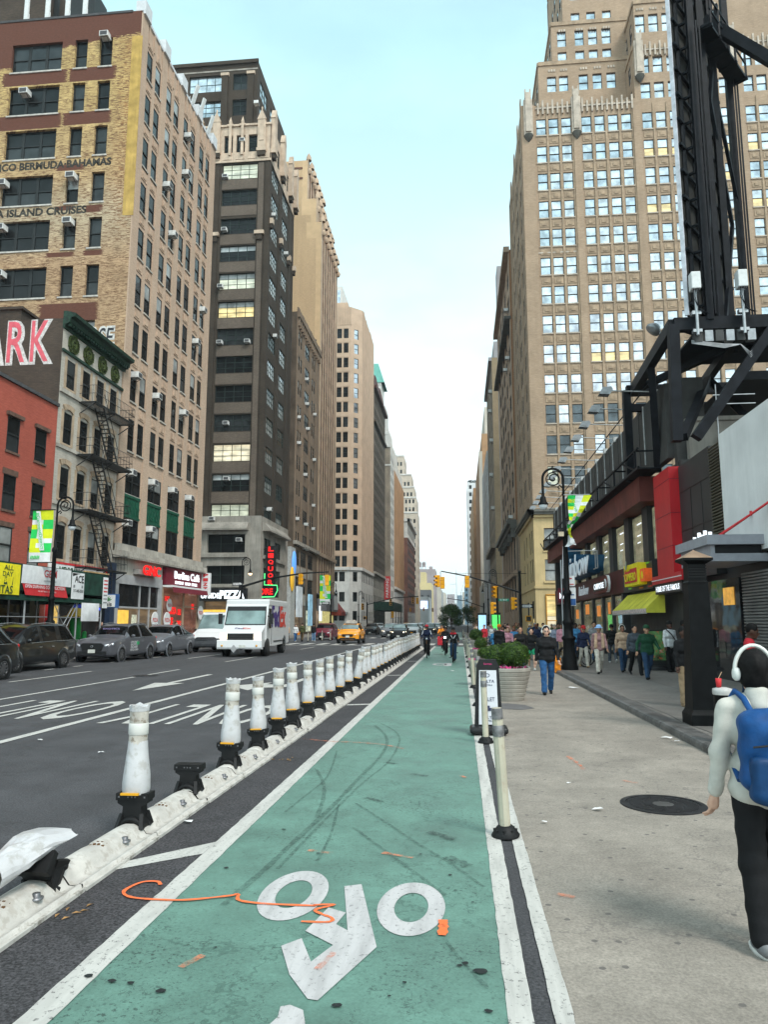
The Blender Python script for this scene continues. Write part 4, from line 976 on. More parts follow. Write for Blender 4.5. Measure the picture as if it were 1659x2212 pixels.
b5.wall('L', XL, 99.7, 116.95, 0, 46.2, w5 + [(u, v, 3.6, 2.1, 'dh:4') for u in (100, 104.6, 109.8) for v in (9.75, 5.9)] + [(100.3, .4, 4.2, 3.2, 'plain', (GL_SHOP, GL_SHOP)), (109, .4, 4.4, 3.2, 'plain', (GL_LITG, GL_LITG))], dep=.3)
b5.plain(-40, XL, 99.7, 116.95, 0, 46.2, 'NSWT', 1)
for a in (99.75, 104.3, 109.3, 114.2): b5.bx('L', XL, a, a + .75, 13, 46, .25, 0)
b5.bx('L', XL, 99.7, 116.9, 12.5, 13.0, .5, 2).bx('L', XL, 99.7, 116.9, 45.4, 46.3, .45, 0)
for k in range(14): b5.bx('L', XL, 100 + k * 1.2, 100.5 + k * 1.2, 44.2, 45.4, .35, 0)
for k in range(6): b5.bx('L', XL, 99.8 + k * 3, 100.9 + k * 3, 46.2, 46.9, .2, 0)
for u in (100, 104.6, 109.8): b5.bx('L', XL, u, u + 3.6, 8.15, 9.6, .08, 2).bx('L', XL, u, u + 3.6, 4.2, 5.7, .08, 2)
b5.finish()
for k, (u, z) in enumerate(((101.2, 3), (106.2, 1), (106.8, 2), (112.6, 2), (101.6, 4), (107.6, 3), (112.8, 4), (106.4, 5), (112.6, 6), (107.4, 7), (101.3, 7), (112.7, 7), (106.2, 8), (108, 8))):
 ac('L', XL, u, r5[z] - 2.1, 'white air conditioner on the sooty loft, %s row from the top, %s bay' % (ORD[z + 1], 'near' if u < 104 else 'far' if u > 110 else 'middle') + (', farther one' if k == 13 else ''))
g5 = thing('blue_sign_panel', 'tall pale shopfront pylon with round blue and yellow discs on the corner', 'sign', (XL + .5, 97.5, 0))
MB().box(XL - 1, 96.5, 0, XL + .5, 99.2, 11.8).build('pylon', mat('pale_metal_cladding', (.42, .43, .42), .5), g5)
PBLUE = mat('lit_blue_disc', (.10, .30, .80), .5, emit=.8, var=0); PYEL = mat('amber_disc', (.75, .42, .03), .5, emit=.35, var=0); WLIT = mat('lit_white_sign', (.85, .9, .92), .5, emit=.9, var=0)
MB().lathe([(0, -.1), (.7, -.1), (.75, 0), (.7, .1), (0, .1)], (0, 0, 0), 20).build('disc', PBLUE, g5, local=True).matrix_local = Matrix.Translation((.06, .6, 9.7)) @ Matrix.Rotation(PI / 2, 4, 'Y') @ Matrix.Scale(2.2, 4, (1, 0, 0)) @ Matrix.Scale(1.3, 4, (0, 1, 0))
MB().lathe([(0, -.1), (.7, -.1), (.75, 0), (.7, .1), (0, .1)], (0, 0, 0), 20).build('disc', PYEL, g5, local=True).matrix_local = Matrix.Translation((.06, -.35, 7.5)) @ Matrix.Rotation(PI / 2, 4, 'Y') @ Matrix.Scale(2.2, 4, (1, 0, 0)) @ Matrix.Scale(1.3, 4, (0, 1, 0))
PLAINT = brick('plain_tan_party_wall', (.55, .375, .215), (.51, .345, .20), (.46, .32, .2), var=.16, streak=.18, bump=.1, big=.4)
TANQ = mat('tan_quoin_brick', (.56, .385, .225), .85, var=.08, vs=.6, obj=False)
TANSTR = mat('tan_vertical_pier', (.46, .335, .235), .85, var=.18, vs=.5, streak=.25, obj=False)
REDSP = mat('red_brown_spandrel', (.15, .07, .05), .8, var=.25, vs=1)
b6 = Bld('stepped_tan_tower', 'tall tan brick tower with a blank side wall and stepped pinnacled top', -34, 125, [PLAINT, TANQ, TANSTR, REDSP, ROOF], frame=BLACKF)
steps = [(XL, 0, 70.0, 133.2), (-23.75, 70, 74.4, 133), (-25.4, 74.4, 81.7, 132)]
for i, (x, z0, z1, ye) in enumerate(steps):
 b6.wall('N', 117.0, -46, x - .9, z0, z1, mi=0); b6.wall('N', 116.99, x - .9, x, z0, z1, mi=1)
 if i < 2: b6.bx('N', 117, x - 2.6, x - .9, z1 - 3, z1, .01, 1)
 ws6 = [(u, v, 1.0, 2.0, 'dh') for u in (118.4, 120.6, 122.8, 125.0, 127.2, 129.4) for v in np.arange(z0 + (14 if i == 0 else 1.0), z1 - 2.4, 3.65)]
 b6.wall('L', x, 117, ye, z0, z1, ws6, mi=3, dep=.3)
 b6.plain(-46, x, 117, ye, z0, z1, 'SWT', 0)
 for k, a in enumerate((117.0, 119.55, 121.75, 123.95, 126.15, 128.35, 130.6, ye - .8)):
  b6.bx('L', x, a, a + (1.25 if k == 0 else .8), z0, z1 + .3, .3, 2)
  b6.t.lathe([(.5, z1 + .2), (.42, z1 + .9), (.16, z1 + 1.4), (0, z1 + 1.7)], (x + .1, a + .5, 0), 8, 2)
  b6.t.lathe([(.3, z1 - 2.4), (.5, z1 - 1.9), (.3, z1 - 1.4)], (x + .3, a + .4, 0), 6, 2)
b6.bx('N', 117, -40, -26.3, 80.1, 80.4, .12, 3).bx('N', 117, -40, -26.2, 78.2, 78.5, .12, 3)
b6.bx('L', XL, 117, 133.2, 12.4, 13, .5, 2); b6.bx('L', XL, 117, 133.2, 5.6, 6.2, .5, 2)
lettering('GRFX', (-24.6, 116.93, 47.6), 'N', 2.4, 2.6, BLK, b6.e, bold=.05, ext=.002, name='graffiti_letter')
b6.finish()
RIBT = mat('ribbed_tan_brick', (.52, .375, .27), .85, var=.1, vs=.5, obj=False, streak=.12)
WBASE = mat('white_painted_base', (.62, .60, .565), .75, var=.1, vs=.8, streak=.25, obj=False)
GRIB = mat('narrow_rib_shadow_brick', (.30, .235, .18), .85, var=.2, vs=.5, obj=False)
b7 = Bld('chamfered_tan_tower', 'tan corner tower with chamfered edge and white painted base', -34, 180, [RIBT, WBASE, GRIB, ROOF], frame=BLACKF, panes=[(GL_DARK, GL_DARK, 5), (GL_DARK2, GL_DARK2, 3)])
r7 = [72.0 - 3.67 * i for i in range(16)]
sc = [-28.62, -27.02, -31.8, -33.4, -36.5, -38.1]
b7.wall('N', 168.5, -45, -25.2, 14.3, 77.4, grid(sc, [z - 2.45 for z in r7], 1.17, 2.45), dep=.25)
b7.wall('N', 168.45, -45, -25.2, 0, 14.3, grid([-29.25, -27.6, -32, -34], [11.1, 6.5, 2.2], 1.3, 2.2), mi=1, dep=.3)
ch = MB(); ax, ay, bx_, by_ = -25.2, 168.5, -22.8, 170.9
chL = math.hypot(bx_ - ax, by_ - ay)
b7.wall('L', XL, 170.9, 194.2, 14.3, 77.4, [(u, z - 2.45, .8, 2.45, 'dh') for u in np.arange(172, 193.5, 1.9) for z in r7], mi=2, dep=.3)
b7.wall('L', XL + .05, 170.9, 194.2, 0, 14.3, [(u, v, 1.5, 2.2, 'dh') for u in np.arange(172, 193, 3.1) for v in (11.1, 6.5, 2.2)], mi=1, dep=.3)
for u in np.arange(171, 194, .95): b7.bx('L', XL, u, u + .42, 14.3, 77.4 + R.uniform(0, .8), .3, 0)
b7.plain(-45, XL, 170.9, 194.2, 0, 77.4, 'ST'); b7.plain(-45, -25.2, 168.5, 194.2, 0, 77.4, 'WT')
M0 = Matrix.Translation((ax, ay, 0)) @ Matrix.Rotation(PI / 4, 4, 'Z')
def chq(x0, x1, z0, z1, out=0., mi=0):
 b7.w.M = M0; b7.w.box(x0, -out, z0, x1, .3, z1, mi); b7.w.M = None
hh = r7
for x0, x1 in ((0, .95), (2.25, chL)): chq(x0, x1, 0, 14.3, .02, 1); chq(x0, x1, 14.3, 77.4)
prev = 77.4
for z in hh: chq(.95, 2.25, z, prev); prev = z - 2.45
chq(.95, 2.25, 14.3, prev)
zp = 14.3
for v in (11.1, 6.5, 2.2): chq(.95, 2.25, v + 2.2, zp, .02, 1); zp = v
chq(.95, 2.25, 0, zp, .02, 1)
for z in [z - 2.45 for z in hh] + [11.1, 6.5, 2.2]:
 fm, _g = win_mesh('dh', 1.3, 2.45 if z > 14 else 2.2, BLACKF, GL_DARK, True)
 o = link('window', fm, b7.e); o.matrix_local = Matrix.Translation(-Vector((-34, 180, 0))) @ M0 @ Matrix.Translation((.95, .2, z))
 for k in (1, 2): o.material_slots[k].link = 'OBJECT'; o.material_slots[k].material = GL_SKY if z > 32 else GL_DARK
for z in r7:
 for u in sc: b7.bx('N', 168.5, u - .05, u + 1.25, z - 3.5, z - 2.6, .06, 0)
for x in np.arange(-44, -25.4, .62): b7.bx('N', 168.5, x, x + .28, 72.9, 77.4, .12, 0)
b7.bx('N', 168.45, -45, -25.1, 13.7, 14.4, .35, 1).bx('L', XL + .05, 170.8, 194.3, 13.7, 14.4, .35, 1)
b7.w.M = M0; b7.w.box(-.1, -.35, 13.7, chL + .1, .3, 14.4, 1); b7.w.M = None
b7.plain(-45, -26.3, 170, 194, 77.4, 79.3, 'NSEWT', 0); b7.plain(-44, -28, 172, 190, 79.3, 84.5, 'NSEWT', 1)
b7.finish()
lq = MB().box(-40, 171.95, 80.2, -28.5, 172.0, 83.5); sub(b7.e, 'penthouse_windows', lq, GL_SKY)
SOOT = brick('sooty_brick', (.125, .095, .07), (.10, .078, .058), (.085, .07, .055), var=.4, streak=.4)
MANS = mat('dark_red_mansard', (.09, .045, .04), .8, var=.3, vs=1.5, obj=False)
b8 = Bld('sooty_mansard_block', 'long soot dark brick block with red brown mansard towers, past the tan corner tower', -34, 215, [SOOT, MANS, STONE, ROOF], frame=BLACKF)
b8.wall('L', XL, 194.3, 226, 15, 66, [(u, v, 1.15, 2.1, 'dh', (GL_DARK, GL_PALE) if R.random() < .18 else DK) for u in np.arange(195.4, 225, 2.05) for v in np.arange(17, 63, 3.45)], dep=.35)
b8.wall('L', XL, 194.3, 226, 0, 15, [(u, v, 1.6, 2.4, 'dh') for u in np.arange(195.4, 224, 3.1) for v in (11, 6.6, 1.4)], mi=2, dep=.35)
b8.plain(-45, XL, 194.3, 226, 0, 66, 'NSWT')
b8.bx('L', XL, 194.3, 226, 14.6, 15.2, .7, 2).bx('L', XL, 194.3, 226, 56, 56.5, .7, 0).bx('L', XL, 194.3, 226, 65.4, 66.2, .9, 1)
for a in (197, 209, 221): b8.t.prism([(XL + .3, 66), (XL + .3, 67.5), (XL - .8, 72.5), (XL - 6, 72.5), (XL - 6, 66)], a - 2.6, a + 2.6, 'y', 1); b8.t.box(XL - 5, a - 2.2, 72.4, XL - .9, a + 2.2, 73.2, 1)
b8.finish()
GTAN = mat('grey_tan_brick', (.25, .20, .15), .9, var=.2, vs=.4, streak=.3, obj=False); CREAMT = mat('cream_white_brick', (.56, .53, .49), .8, var=.12, vs=.5, obj=False, streak=.2)
COPPER = mat('verdigris_copper', (.12, .35, .29), .6, var=.12, vs=.4, obj=False); ORNG = mat('orange_tan_brick', (.40, .235, .125), .85, var=.16, vs=.25, streak=.25, obj=False)
b9 = Bld('green_roofed_tower', 'grey tan tower with white stepped crown and a pointed green copper roof', -34, 250, [GTAN, CREAMT, ORNG, COPPER], frame=BLACKF)
b9.wall('N', 244, -45, XL, 15, 61, mi=0).wall('N', 243.9, -45, XL, 0, 15, [(u, v, 1.2, 2.4, 'dh') for u in (-27.4, -25.2) for v in (11, 6)], mi=1)
b9.wall('L', XL, 244, 258, 0, 61, [(u, v, 1.3, 2.2, 'dh') for u in (245.2, 247.6, 250, 252.4, 254.8) for v in np.arange(3, 59, 3.55)], mi=1, dep=.3).plain(-45, XL, 244, 258, 0, 61, 'SWT')
b9.bx('N', 244, -45, XL, 60.6, 61.5, .3, 1).bx('N', 244, -45, XL, 54.2, 54.7, .15, 1)
for x, y, z0, z1 in ((-23.6, 244.6, 61, 66), (-24.6, 245.4, 66, 75.3), (-26.2, 246.6, 75.3, 84.2)):
 b9.wall('N', y, -40, x, z0, z1, [(u, v, 1.1, 2., 'dh') for u in (x - 2.4, x - 4.4) for v in np.arange(z0 + 1, z1 - 2.4, 3.4)], mi=0).wall('L', x, y, y + 10, z0, z1, mi=1).plain(-40, x, y, y + 10, z0, z1, 'SWT', 1)
 b9.bx('N', y, -40, x + .1, z1 - .8, z1 + .1, .3, 1); b9.bx('N', y, x - 1.0, x, z0, z1, .15, 1)
 for k in np.arange(z0 + .5, z1 - 1, 2.4): b9.bx('N', y, x - 5, x - .2, k, k + .8, .12, 1)
b9.finish()
rf = MB(); zt, x0, x1, y0, y1 = 91.7, -40, -25.0, 246, 257
rf.add([(x0, y0, 84.2), (x1, y0, 84.2), (x1, y1, 84.2), (x0, y1, 84.2), (x0 + 3, y0 + 2, zt), (-27.4, y0 + 2, zt), (-27.4, y1 - 3, zt), (x0 + 3, y1 - 3, zt)], [(0, 1, 5, 4), (1, 2, 6, 5), (2, 3, 7, 6), (3, 0, 4, 7), (4, 5, 6, 7)])
sub(b9.e, 'roof', rf, COPPER)
b10 = Bld('orange_ribbed_tower', 'orange brown ribbed tower with white stepped upper storeys', -34, 280, [ORNG, CREAMT, GRIB], frame=BLACKF)
b10.wall('L', XL, 258.1, 302, 14, 55, [(u, v, 1.0, 2., 'dh') for u in np.arange(259.5, 300, 2.6) for v in np.arange(16, 53, 3.5)], mi=0, dep=.3).wall('L', XL, 258.1, 302, 0, 14, [(u, v, 2.0, 2.6, 'dh') for u in np.arange(260, 299, 4) for v in (10, 5.6, 1.2)], mi=1).plain(-45, XL, 258.1, 302, 0, 55, 'NSWT', 0)
for u in np.arange(258.2, 302, 1.3): b10.bx('L', XL, u, u + .55, 14, 55.5, .45, 0)
for x, y0, y1, z0, z1 in ((-23.6, 259, 301, 55, 60), (-25, 260, 298, 60, 68), (-27, 262, 296, 68, 76), (-29.5, 266, 292, 76, 83)):
 b10.wall('N', y0, -44, x, z0, z1, mi=0).wall('L', x, y0, y1, z0, z1, [(u, v, 1.1, 1.9, 'dh') for u in np.arange(y0 + 1, y1 - 2, 2.8) for v in np.arange(z0 + .8, z1 - 2.2, 3.5)], mi=1).plain(-44, x, y0, y1, z0, z1, 'SWT', 1)
 for u in np.arange(y0, y1, 2.8): b10.bx('L', x, u, u + .8, z0, z1 + .8, .3, 1)
 b10.bx('N', y0, x - 1.2, x, z0, z1 + .4, .2, 1)
b10.bx('L', XL, 258.1, 302, 13.4, 14.2, .6, 1)
b10.finish()
DRED = mat('dark_red_brick_far', (.16, .07, .05), .9, var=.22, vs=.3, obj=False)
b11 = Bld('dark_red_block', 'dark red brick block with cream top storey and strip windows, far down the left side', -34, 350, [DRED, CREAMT, GTAN], frame=BLACKF)
b11.wall('L', XL, 325, 378, 8, 39, [(u, v, 4.6, 2.2, 'dh:3') for u in np.arange(327, 373, 5.7) for v in np.arange(9.5, 37, 3.75)], dep=.4).wall('L', XL, 325, 378, 39, 47.3, [(u, 41, 2.2, 3, 'dh') for u in np.arange(327, 375, 3.2)], mi=1, dep=.3).wall('L', XL, 325, 378, 0, 8, [(u, .5, 4.6, 6, 'plain', (GL_SHOPD, GL_SHOPD)) for u in np.arange(327, 373, 5.7)], mi=0)
b11.wall('N', 325, -45, XL, 0, 39, mi=0).wall('N', 325, -45, XL, 39, 47.3, mi=1).plain(-45, XL, 325, 378, 0, 47.3, 'SWT', 0)
b11.bx('L', XL, 324.6, 378.3, 46.2, 47.5, 1.2, 1).bx('N', 325, -45, XL + 1.2, 46.2, 47.5, .4, 1).bx('L', XL, 325, 378, 38.8, 39.6, .3, 1)
b11.finish()
BEIGET = mat('beige_brick_far', (.49, .41, .33), .85, var=.1, vs=.3, obj=False)
b12 = Bld('stepped_beige_tower', 'pale beige stepped office tower at the end of the left row', -32, 410, [BEIGET, CREAMT], frame=BLACKF)
for x, z0, z1, y in ((XL, 0, 62, 404), (-23.4, 62, 70.6, 405), (-24.6, 70.6, 76.7, 406), (-26.2, 76.7, 84, 407), (-30.4, 84, 95, 408)):
 b12.wall('N', y, -46, x, z0, z1, [(u, v, 1.1, 2.2, 'dh') for u in np.arange(x - 2.2, -44, -2.0) for v in np.arange(max(z0, 20) + .8, z1 - 2.3, 4.4)], dep=.3).wall('L', x, y, y + 20, z0, z1, [(u, v, 1.2, 2.4, 'dh') for u in np.arange(y + 1.5, y + 18, 2.6) for v in np.arange(z0 + 2, z1 - 3, 4.4)], dep=.3).plain(-46, x, y, y + 20, z0, z1, 'SWT')
 b12.bx('N', y, -46, x + .1, z1 - .5, z1 + .3, .3, 1)
b12.t.tube([(XL + .2, 404, 0), (XL + .2, 404, 20)], 1.1, 10, 0)
b12.finish()
PALEP = mat('mauve_brick_far', (.36, .30, .30), .9, var=.15, vs=.1, obj=False); PALEY = mat('pale_yellow_render', (.62, .50, .26), .9, var=.08, vs=.1, obj=False)
GREYF = mat('grey_render_far', (.36, .36, .35), .9, var=.12, vs=.1, obj=False); CREAMF = mat('cream_render_far', (.5, .45, .38), .9, var=.12, vs=.1, obj=False); DGREYF = mat('dark_grey_far', (.12, .12, .125), .9, var=.1)
BLUEF = mat('blue_glass_far', (.12, .2, .26), .2, var=.2, vs=.2, obj=False)
def far(name, label, x0, x1, y0, y1, h, m, rows_=True, extra=None, step=4.2):
 q = Bld(name, label, (x0 + x1) / 2, (y0 + y1) / 2, [m, CREAMF, DGREYF], frame=DKF)
 nw = [(u, v, 1.5, 2.2, 'plain') for u in np.arange(x0 + 1, x1 - 1.6, step) for v in np.arange(6, h - 3, step)] if rows_ else []
 q.wall('N', y0, x0, x1, 0, h, nw, dep=.3)
 fr = 'L' if x1 < 0 else 'R'; px = x1 if x1 < 0 else x0
 q.wall(fr, px, y0, y1, 0, h, [(u, v, 2., 2.2, 'plain') for u in np.arange(y0 + 2, y1 - 3, step * 2) for v in np.arange(6, h - 3, step)] if rows_ else [], dep=.3)
 q.plain(x0, x1, y0, y1, 0, h, 'STW' if x1 < 0 else 'STE')
 if extra: extra(q)
 q.finish()
 return q
def scr(q):
 o = MB().box(-26.8, 469.3, 10.4, -20.4, 469.9, 15.2).build('video_screen', SCREEN, q.e)
ms, nt_, bs2 = newmat('video_screen_picture')
cv = nn(nt_, 'ShaderNodeValToRGB', {0: ramp01(nt_, noise(nt_, coords(nt_), .5, 4), .3, .7)})
for i, (p_, c_) in enumerate(((0., (.75, .45, .85)), (.35, (.85, .9, 1)), (.6, (.1, .35, .95)), (1., (.9, .95, 1)))):
 e_ = cv.color_ramp.elements[i] if i < 2 else cv.color_ramp.elements.new(p_)
 e_.position = p_; e_.color = c4(c_)
nt_.links.new(cv.outputs[0], bs2.inputs['Emission Color']); bs2.inputs['Emission Strength'].default_value = 1.; SCREEN = ms
far('screen_building', 'low grey building with a bright blue and white video screen facing the avenue', -40, -20, 470, 520, 18, GREYF, False, scr)
far('dark_flat_roofed_building', 'dark flat roofed block just above the video screen building', -45, -20.4, 522, 540, 24.5, DGREYF)
far('pale_yellow_building', 'pale yellow building standing above the video screen', -31, -21.4, 560, 600, 31.3, PALEY, False, lambda q: q.plain(-29.6, -25.6, 560.5, 580, 31.3, 39.5, 'NSEWT'))
far('mauve_block', 'mauve brick block behind the pale yellow building, with a stair head', -42, -20.4, 620, 660, 46, PALEP, False, lambda q: q.plain(-25.6, -22.8, 622, 630, 46, 48.4, 'NSEWT'))
for i, (x, w_) in enumerate(((-33.5, 'left'), (-29.9, 'right'))):
 wt_ = thing('water_tank', 'wooden roof water tank on the mauve block, the %s one' % w_, 'water tank', (x, 624, 46)); R_ = MB()
 MB().lathe([(1.5, 48.2), (1.5, 51.6), (1.6, 51.7), (0, 52.8)], (x, 624, 0), 12).build('tank', PALEP, wt_)
 for dx in (-1.2, 1.2): R_.box(x + dx - .15, 623, 46, x + dx + .15, 625, 48.3)
 R_.build('stand', DGREYF, wt_)
far('cream_far_building', 'cream far building with decorated gable, right of the yellow one', -31, -21, 700, 760, 36, CREAMF); far('beige_far_slab', 'beige far slab at the right of the mauve block', -28, -17.6, 690, 698, 43, CREAMF)
far('narrow_grey_far_tower', 'narrow grey far building with dark windows near the vanishing point', -30, -20, 800, 900, 37, GREYF); far('white_far_building', 'white far building nearest the vanishing point on the left', -30, -19, 960, 1050, 40, CREAMF)
far('hazy_slab', 'hazy bluish slab closing the avenue, left of the construction cranes', -26, -11, 1500, 1540, 58, PALEP, step=9); far('hazy_glass_tower', 'hazy bluish tower closing the avenue, beneath the cranes', -6, 4, 1500, 1540, 56, BLUEF, step=9)
far('hazy_low_block', 'low hazy block filling the end of the avenue', -30, 30, 1600, 1640, 42, GREYF, step=9)
cr = thing('tower_crane', 'thin tower crane standing far off above the avenue', 'crane', (-7, 1480, 0)); MB().bar((-7, 1480, 0), (-7, 1480, 105), .7).bar((-7, 1480, 78), (-20, 1480, 76), .5).build('mast', DGREYF, cr)
cr = thing('leaning_crane', 'thin crane with leaning jib far off, right of the straight one', 'crane', (2, 1490, 0)); MB().bar((2, 1490, 0), (2, 1490, 62), .7).bar((2, 1490, 60), (14, 1490, 104), .5).build('mast', DGREYF, cr)
# ================================================================ east (right) side: facades in the plane X = 7.7
XR = 7.7
DECO = brick('buff_deco_brick', (.39, .28, .195), (.345, .245, .165), (.33, .245, .175), bw=.4, bh=.14, var=.2, streak=.22, bump=.25)
DECOT = mat('buff_terracotta', (.36, .26, .175), .8, var=.2, vs=1.5, streak=.3, obj=False)
DECOW = mat('pale_ornament_stone', (.46, .39, .32), .8, var=.2, vs=1.5, obj=False)
OCHRE = mat('ochre_painted_base', (.54, .40, .205), .75, var=.1, vs=.7, streak=.22, obj=False)
CORN = mat('grey_cornice_metal', (.12, .115, .10), .7, var=.2, vs=1)
SK1 = (GL_SKY, GL_SKY); SK2 = (GL_SKY2, GL_SKY2); SK3 = (GL_SKY, GL_SKY2); SKD = (GL_SKYD, GL_SKYD); SKL = (GL_LIT, GL_SKY2)
dt = Bld('art_deco_tower', 'huge buff brick art deco tower with stepped corner and rows of bright windows', 25, 86, [DECO, DECOT, DECOW, OCHRE, CORN, ROOF], simple=False, frame=BLACKF)
colsD = [9.34, 10.71, 12.12, 14.34, 15.78, 17.25, 18.70, 20.98, 22.45, 23.95, 26.4, 27.9, 29.4, 32.0, 33.4, 34.9, 36.4, 39.0, 40.5, 42.0]
topsD = [57.9 - 3.328 * i for i in range(14)]
def pk(i, u):
 if i >= 10 and R.random() < .55: return SKD  # lower rows: dark reflection painted into random panes
 if i >= 12: return R.choice([SKD, SK1, (GL_LITG, GL_LITG)])
 if i in (8,) and 14 < u < 18: return SKL
 if u > 20 and i in (1, 2, 3) and R.random() < .5: return SKL
 return R.choice([SK1, SK2, SK3, SK3])
wd = [(u, z - 2.0, 1.06, 2.0, 'dh', pk(i, u)) for i, z in enumerate(topsD[:13]) for u in colsD]
dt.wall('N', 77.5, XR, 44, 13.2, 59.6, wd, dep=.13)
dt.plain(XR, 44, 77.5, 98, 0, 59.6, 'SET')
wf = [(u, z - 2.0, 1.05, 2.0, 'dh', R.choice([DK, DK, SK1])) for z in topsD[:13] for u in (78.8, 80.3, 83.0, 84.5, 86.0, 88.7, 90.2, 92.4)]
dt.wall('R', XR, 77.5, 94.4, 13.2, 59.6, wf, dep=.3)
for a in (77.5, 82.0, 87.6, 93.6): dt.bx('R', XR, a, a + .8, 13.2, 60.6, .22, 0)
for a, c_ in ((XR, 9.1), (13.4, 14.15), (19.95, 20.75), (25.15, 26.2), (30.6, 31.8), (37.6, 38.8)): dt.bx('N', 77.5, a, c_, 13.3, 59.6, .2, 0)
for u in colsD:
 dt.bx('N', 77.5, u + 1.12, u + 1.32, 13.3, 59, .1, 1)
 for z in topsD[:13]:
  dt.bx('N', 77.5, u - .04, u + 1.1, z - 2.14, z - 2.0, .11, 2).bx('N', 77.5, u + .06, u + 1.0, z - 3.05, z - 2.4, .05, 1).bx('N', 77.5, u + .3, u + .76, z - 2.9, z - 2.55, .1, 1)
dt.bx('N', 77.5, XR, 13.4, 41.75, 41.9, .06, 2)
def tier(x0, x1, y, z0, z1, cols, wz, h=2.0, w=1.06):
 dt.wall('N', y, x0, x1, z0, z1, [(u, v, w, h, 'dh', R.choice([SK1, SK2, SK3])) for u in cols for v in wz], dep=.22)
 dt.wall('R', x0, y, 96, z0, z1, [(u, v, 1., h, 'dh', SK1) for u in np.arange(y + 1.2, 94, 2.2) for v in wz]).plain(x0, x1, y, 97, z0, z1, 'SET')
 dt.bx('N', y, x0, x1, z1 - .35, z1 + .15, .12, 1, ins=.3).bx('R', x0, y, 96, z1 - .35, z1 + .15, .12, 1, ins=.3)
 for u in cols:
  for k in range(3): dt.bx('N', y, u + .2 + k * .3, u + .38 + k * .3, z1 - 1.2, z1 - .9, .08, 2)
tier(20.3, 44, 77.5, 59.6, 66.0, colsD[7:], [59.35 + .2, 62.75])
s_ = 1.045
tier(10.2, 44, 81.0, 59.6, 67.7, [11.2, 12.6, 14.9, 16.5, 18.1, 22, 24], [60.2, 63.9])
tier(12.1, 44, 82.5, 67.7, 74.2, [12.8, 14.9, 16.5, 18.1, 22.4, 24], [68.2, 71.0], 2.1)
tier(20.9, 44, 78.4, 66.0, 72.6, [21.0, 22.5, 23.98, 27, 29], [68.6], 2.3)
tier(13.8, 44, 84, 74.2, 90, [14.8, 16.7, 18.6, 22, 24, 27, 30], [74.7, 78.6, 82.5], 2.1)
def crest(x0, x1, y, z):
 n = int((x1 - x0) / .52)
 for k in range(n):
  x = x0 + (x1 - x0) * (k + .5) / n
  dt.t.box(x - .09, y - .22, z - 1.2, x + .09, y + .02, z + (.5 if k % 2 else .15), 2)
 dt.t.box(x0, y - .12, z - .5, x1, y + .02, z - .3, 2)
crest(9.3, 20.2, 77.5, 59.6); crest(21.4, 30, 77.5, 66.0); crest(31.5, 44, 77.5, 66.0)
for x, z in ((8.45, 60.2), (13.75, 60.2), (20.9, 66.6), (30.9, 66.6)):
 dt.t.box(x - .5, 77.1, z - 4.4, x + .5, 77.6, z, 2).box(x - .3, 76.95, z - 4.0, x + .3, 77.5, z + .8, 2).lathe([(.0, z - 5.2), (.35, z - 4.8), (.55, z - 4.35)], (x, 77.3, 0), 8, 4).box(x - .36, 76.98, z + .1, x - .2, 77.2, z + 1.2, 2).box(x + .2, 76.98, z + .1, x + .36, 77.2, z + 1.2, 2)
bwN = [(8.75, 9.2, 2.3, 2.25, 'dh:2', (GL_DARK2, GL_BLIND)), (8.75, 6.0, 2.3, 2.2, 'dh:2', (GL_BLIND, GL_BLIND))] + [(u, v, 2.3, 2.2, 'dh:2', DK) for u in (14, 18, 22) for v in (9.2, 6.0)]
dt.wall('N', 77.45, XR, 44, 0, 13.2, bwN + [(8.75, .3, 3.0, 4.2, 'grid:3,2', (GL_LITW, GL_LIT))], mi=3, dep=.35)
dt.wall('R', XR, 77.45, 95, 0, 13.2, [(u, v, 1.3, 2.4, 'dh', DK) for u in (79, 81.2, 85, 88.5) for v in (9.0, 6.0)] + [(u, .4, 2.6, 3.6, 'grid:2,2', (GL_LIT, GL_DARK)) for u in (79.2, 84.8)], mi=3, dep=.4)
for z, o in ((12.55, .25), (12.85, .5), (13.1, .65)): dt.bx('N', 77.45, XR - o, 44, z, z + .28, o, 4 if z > 12.7 else 3).bx('R', XR, 77.45 - o, 95, z, z + .28, o, 4 if z > 12.7 else 3)
dt.bx('N', 77.45, XR, 44, 5.2, 5.45, .12, 3).bx('R', XR, 77.45, 95, 5.2, 5.45, .12, 3); dt.bx('N', 77.45, 8.6, 12, 8.95, 9.12, .12, 3).bx('N', 77.45, 8.6, 12, 5.75, 5.95, .12, 3)
dt.finish()
fr_ = MB()
for x in (8.7, 9.9, 10.15, 11.7): fr_.box(x, 77.3, .1, x + .1, 77.5, 4.55)
fr_.box(8.7, 77.3, 4.5, 11.8, 77.5, 4.62).box(8.7, 77.3, 1.9, 11.8, 77.5, 2.0); sub(dt.e, 'shopfront_frame', fr_, mat('orange_shop_frame', (.55, .25, .03), .6))
ORB = brick('orange_brown_side_brick', (.33, .155, .068), (.29, .135, .058), (.26, .14, .08), bw=.4, bh=.14, var=.22, streak=.3)
TANR = mat('pink_tan_front', (.40, .285, .205), .85, var=.15, vs=.6, streak=.2, obj=False)
o1 = Bld('orange_brown_loft', 'orange brown brick loft with a tan gridded front and dark cornice, behind the deco tower', 25, 117, [ORB, TANR, GTAN, CORN], frame=BLACKF)
zr = [52.6 - 3.7 * i for i in range(11)]
o1.wall('N', 100.7, XR, 40, 15.5, 54.6, mi=0).wall('N', 100.7, XR, 40, 0, 15.5, mi=2)
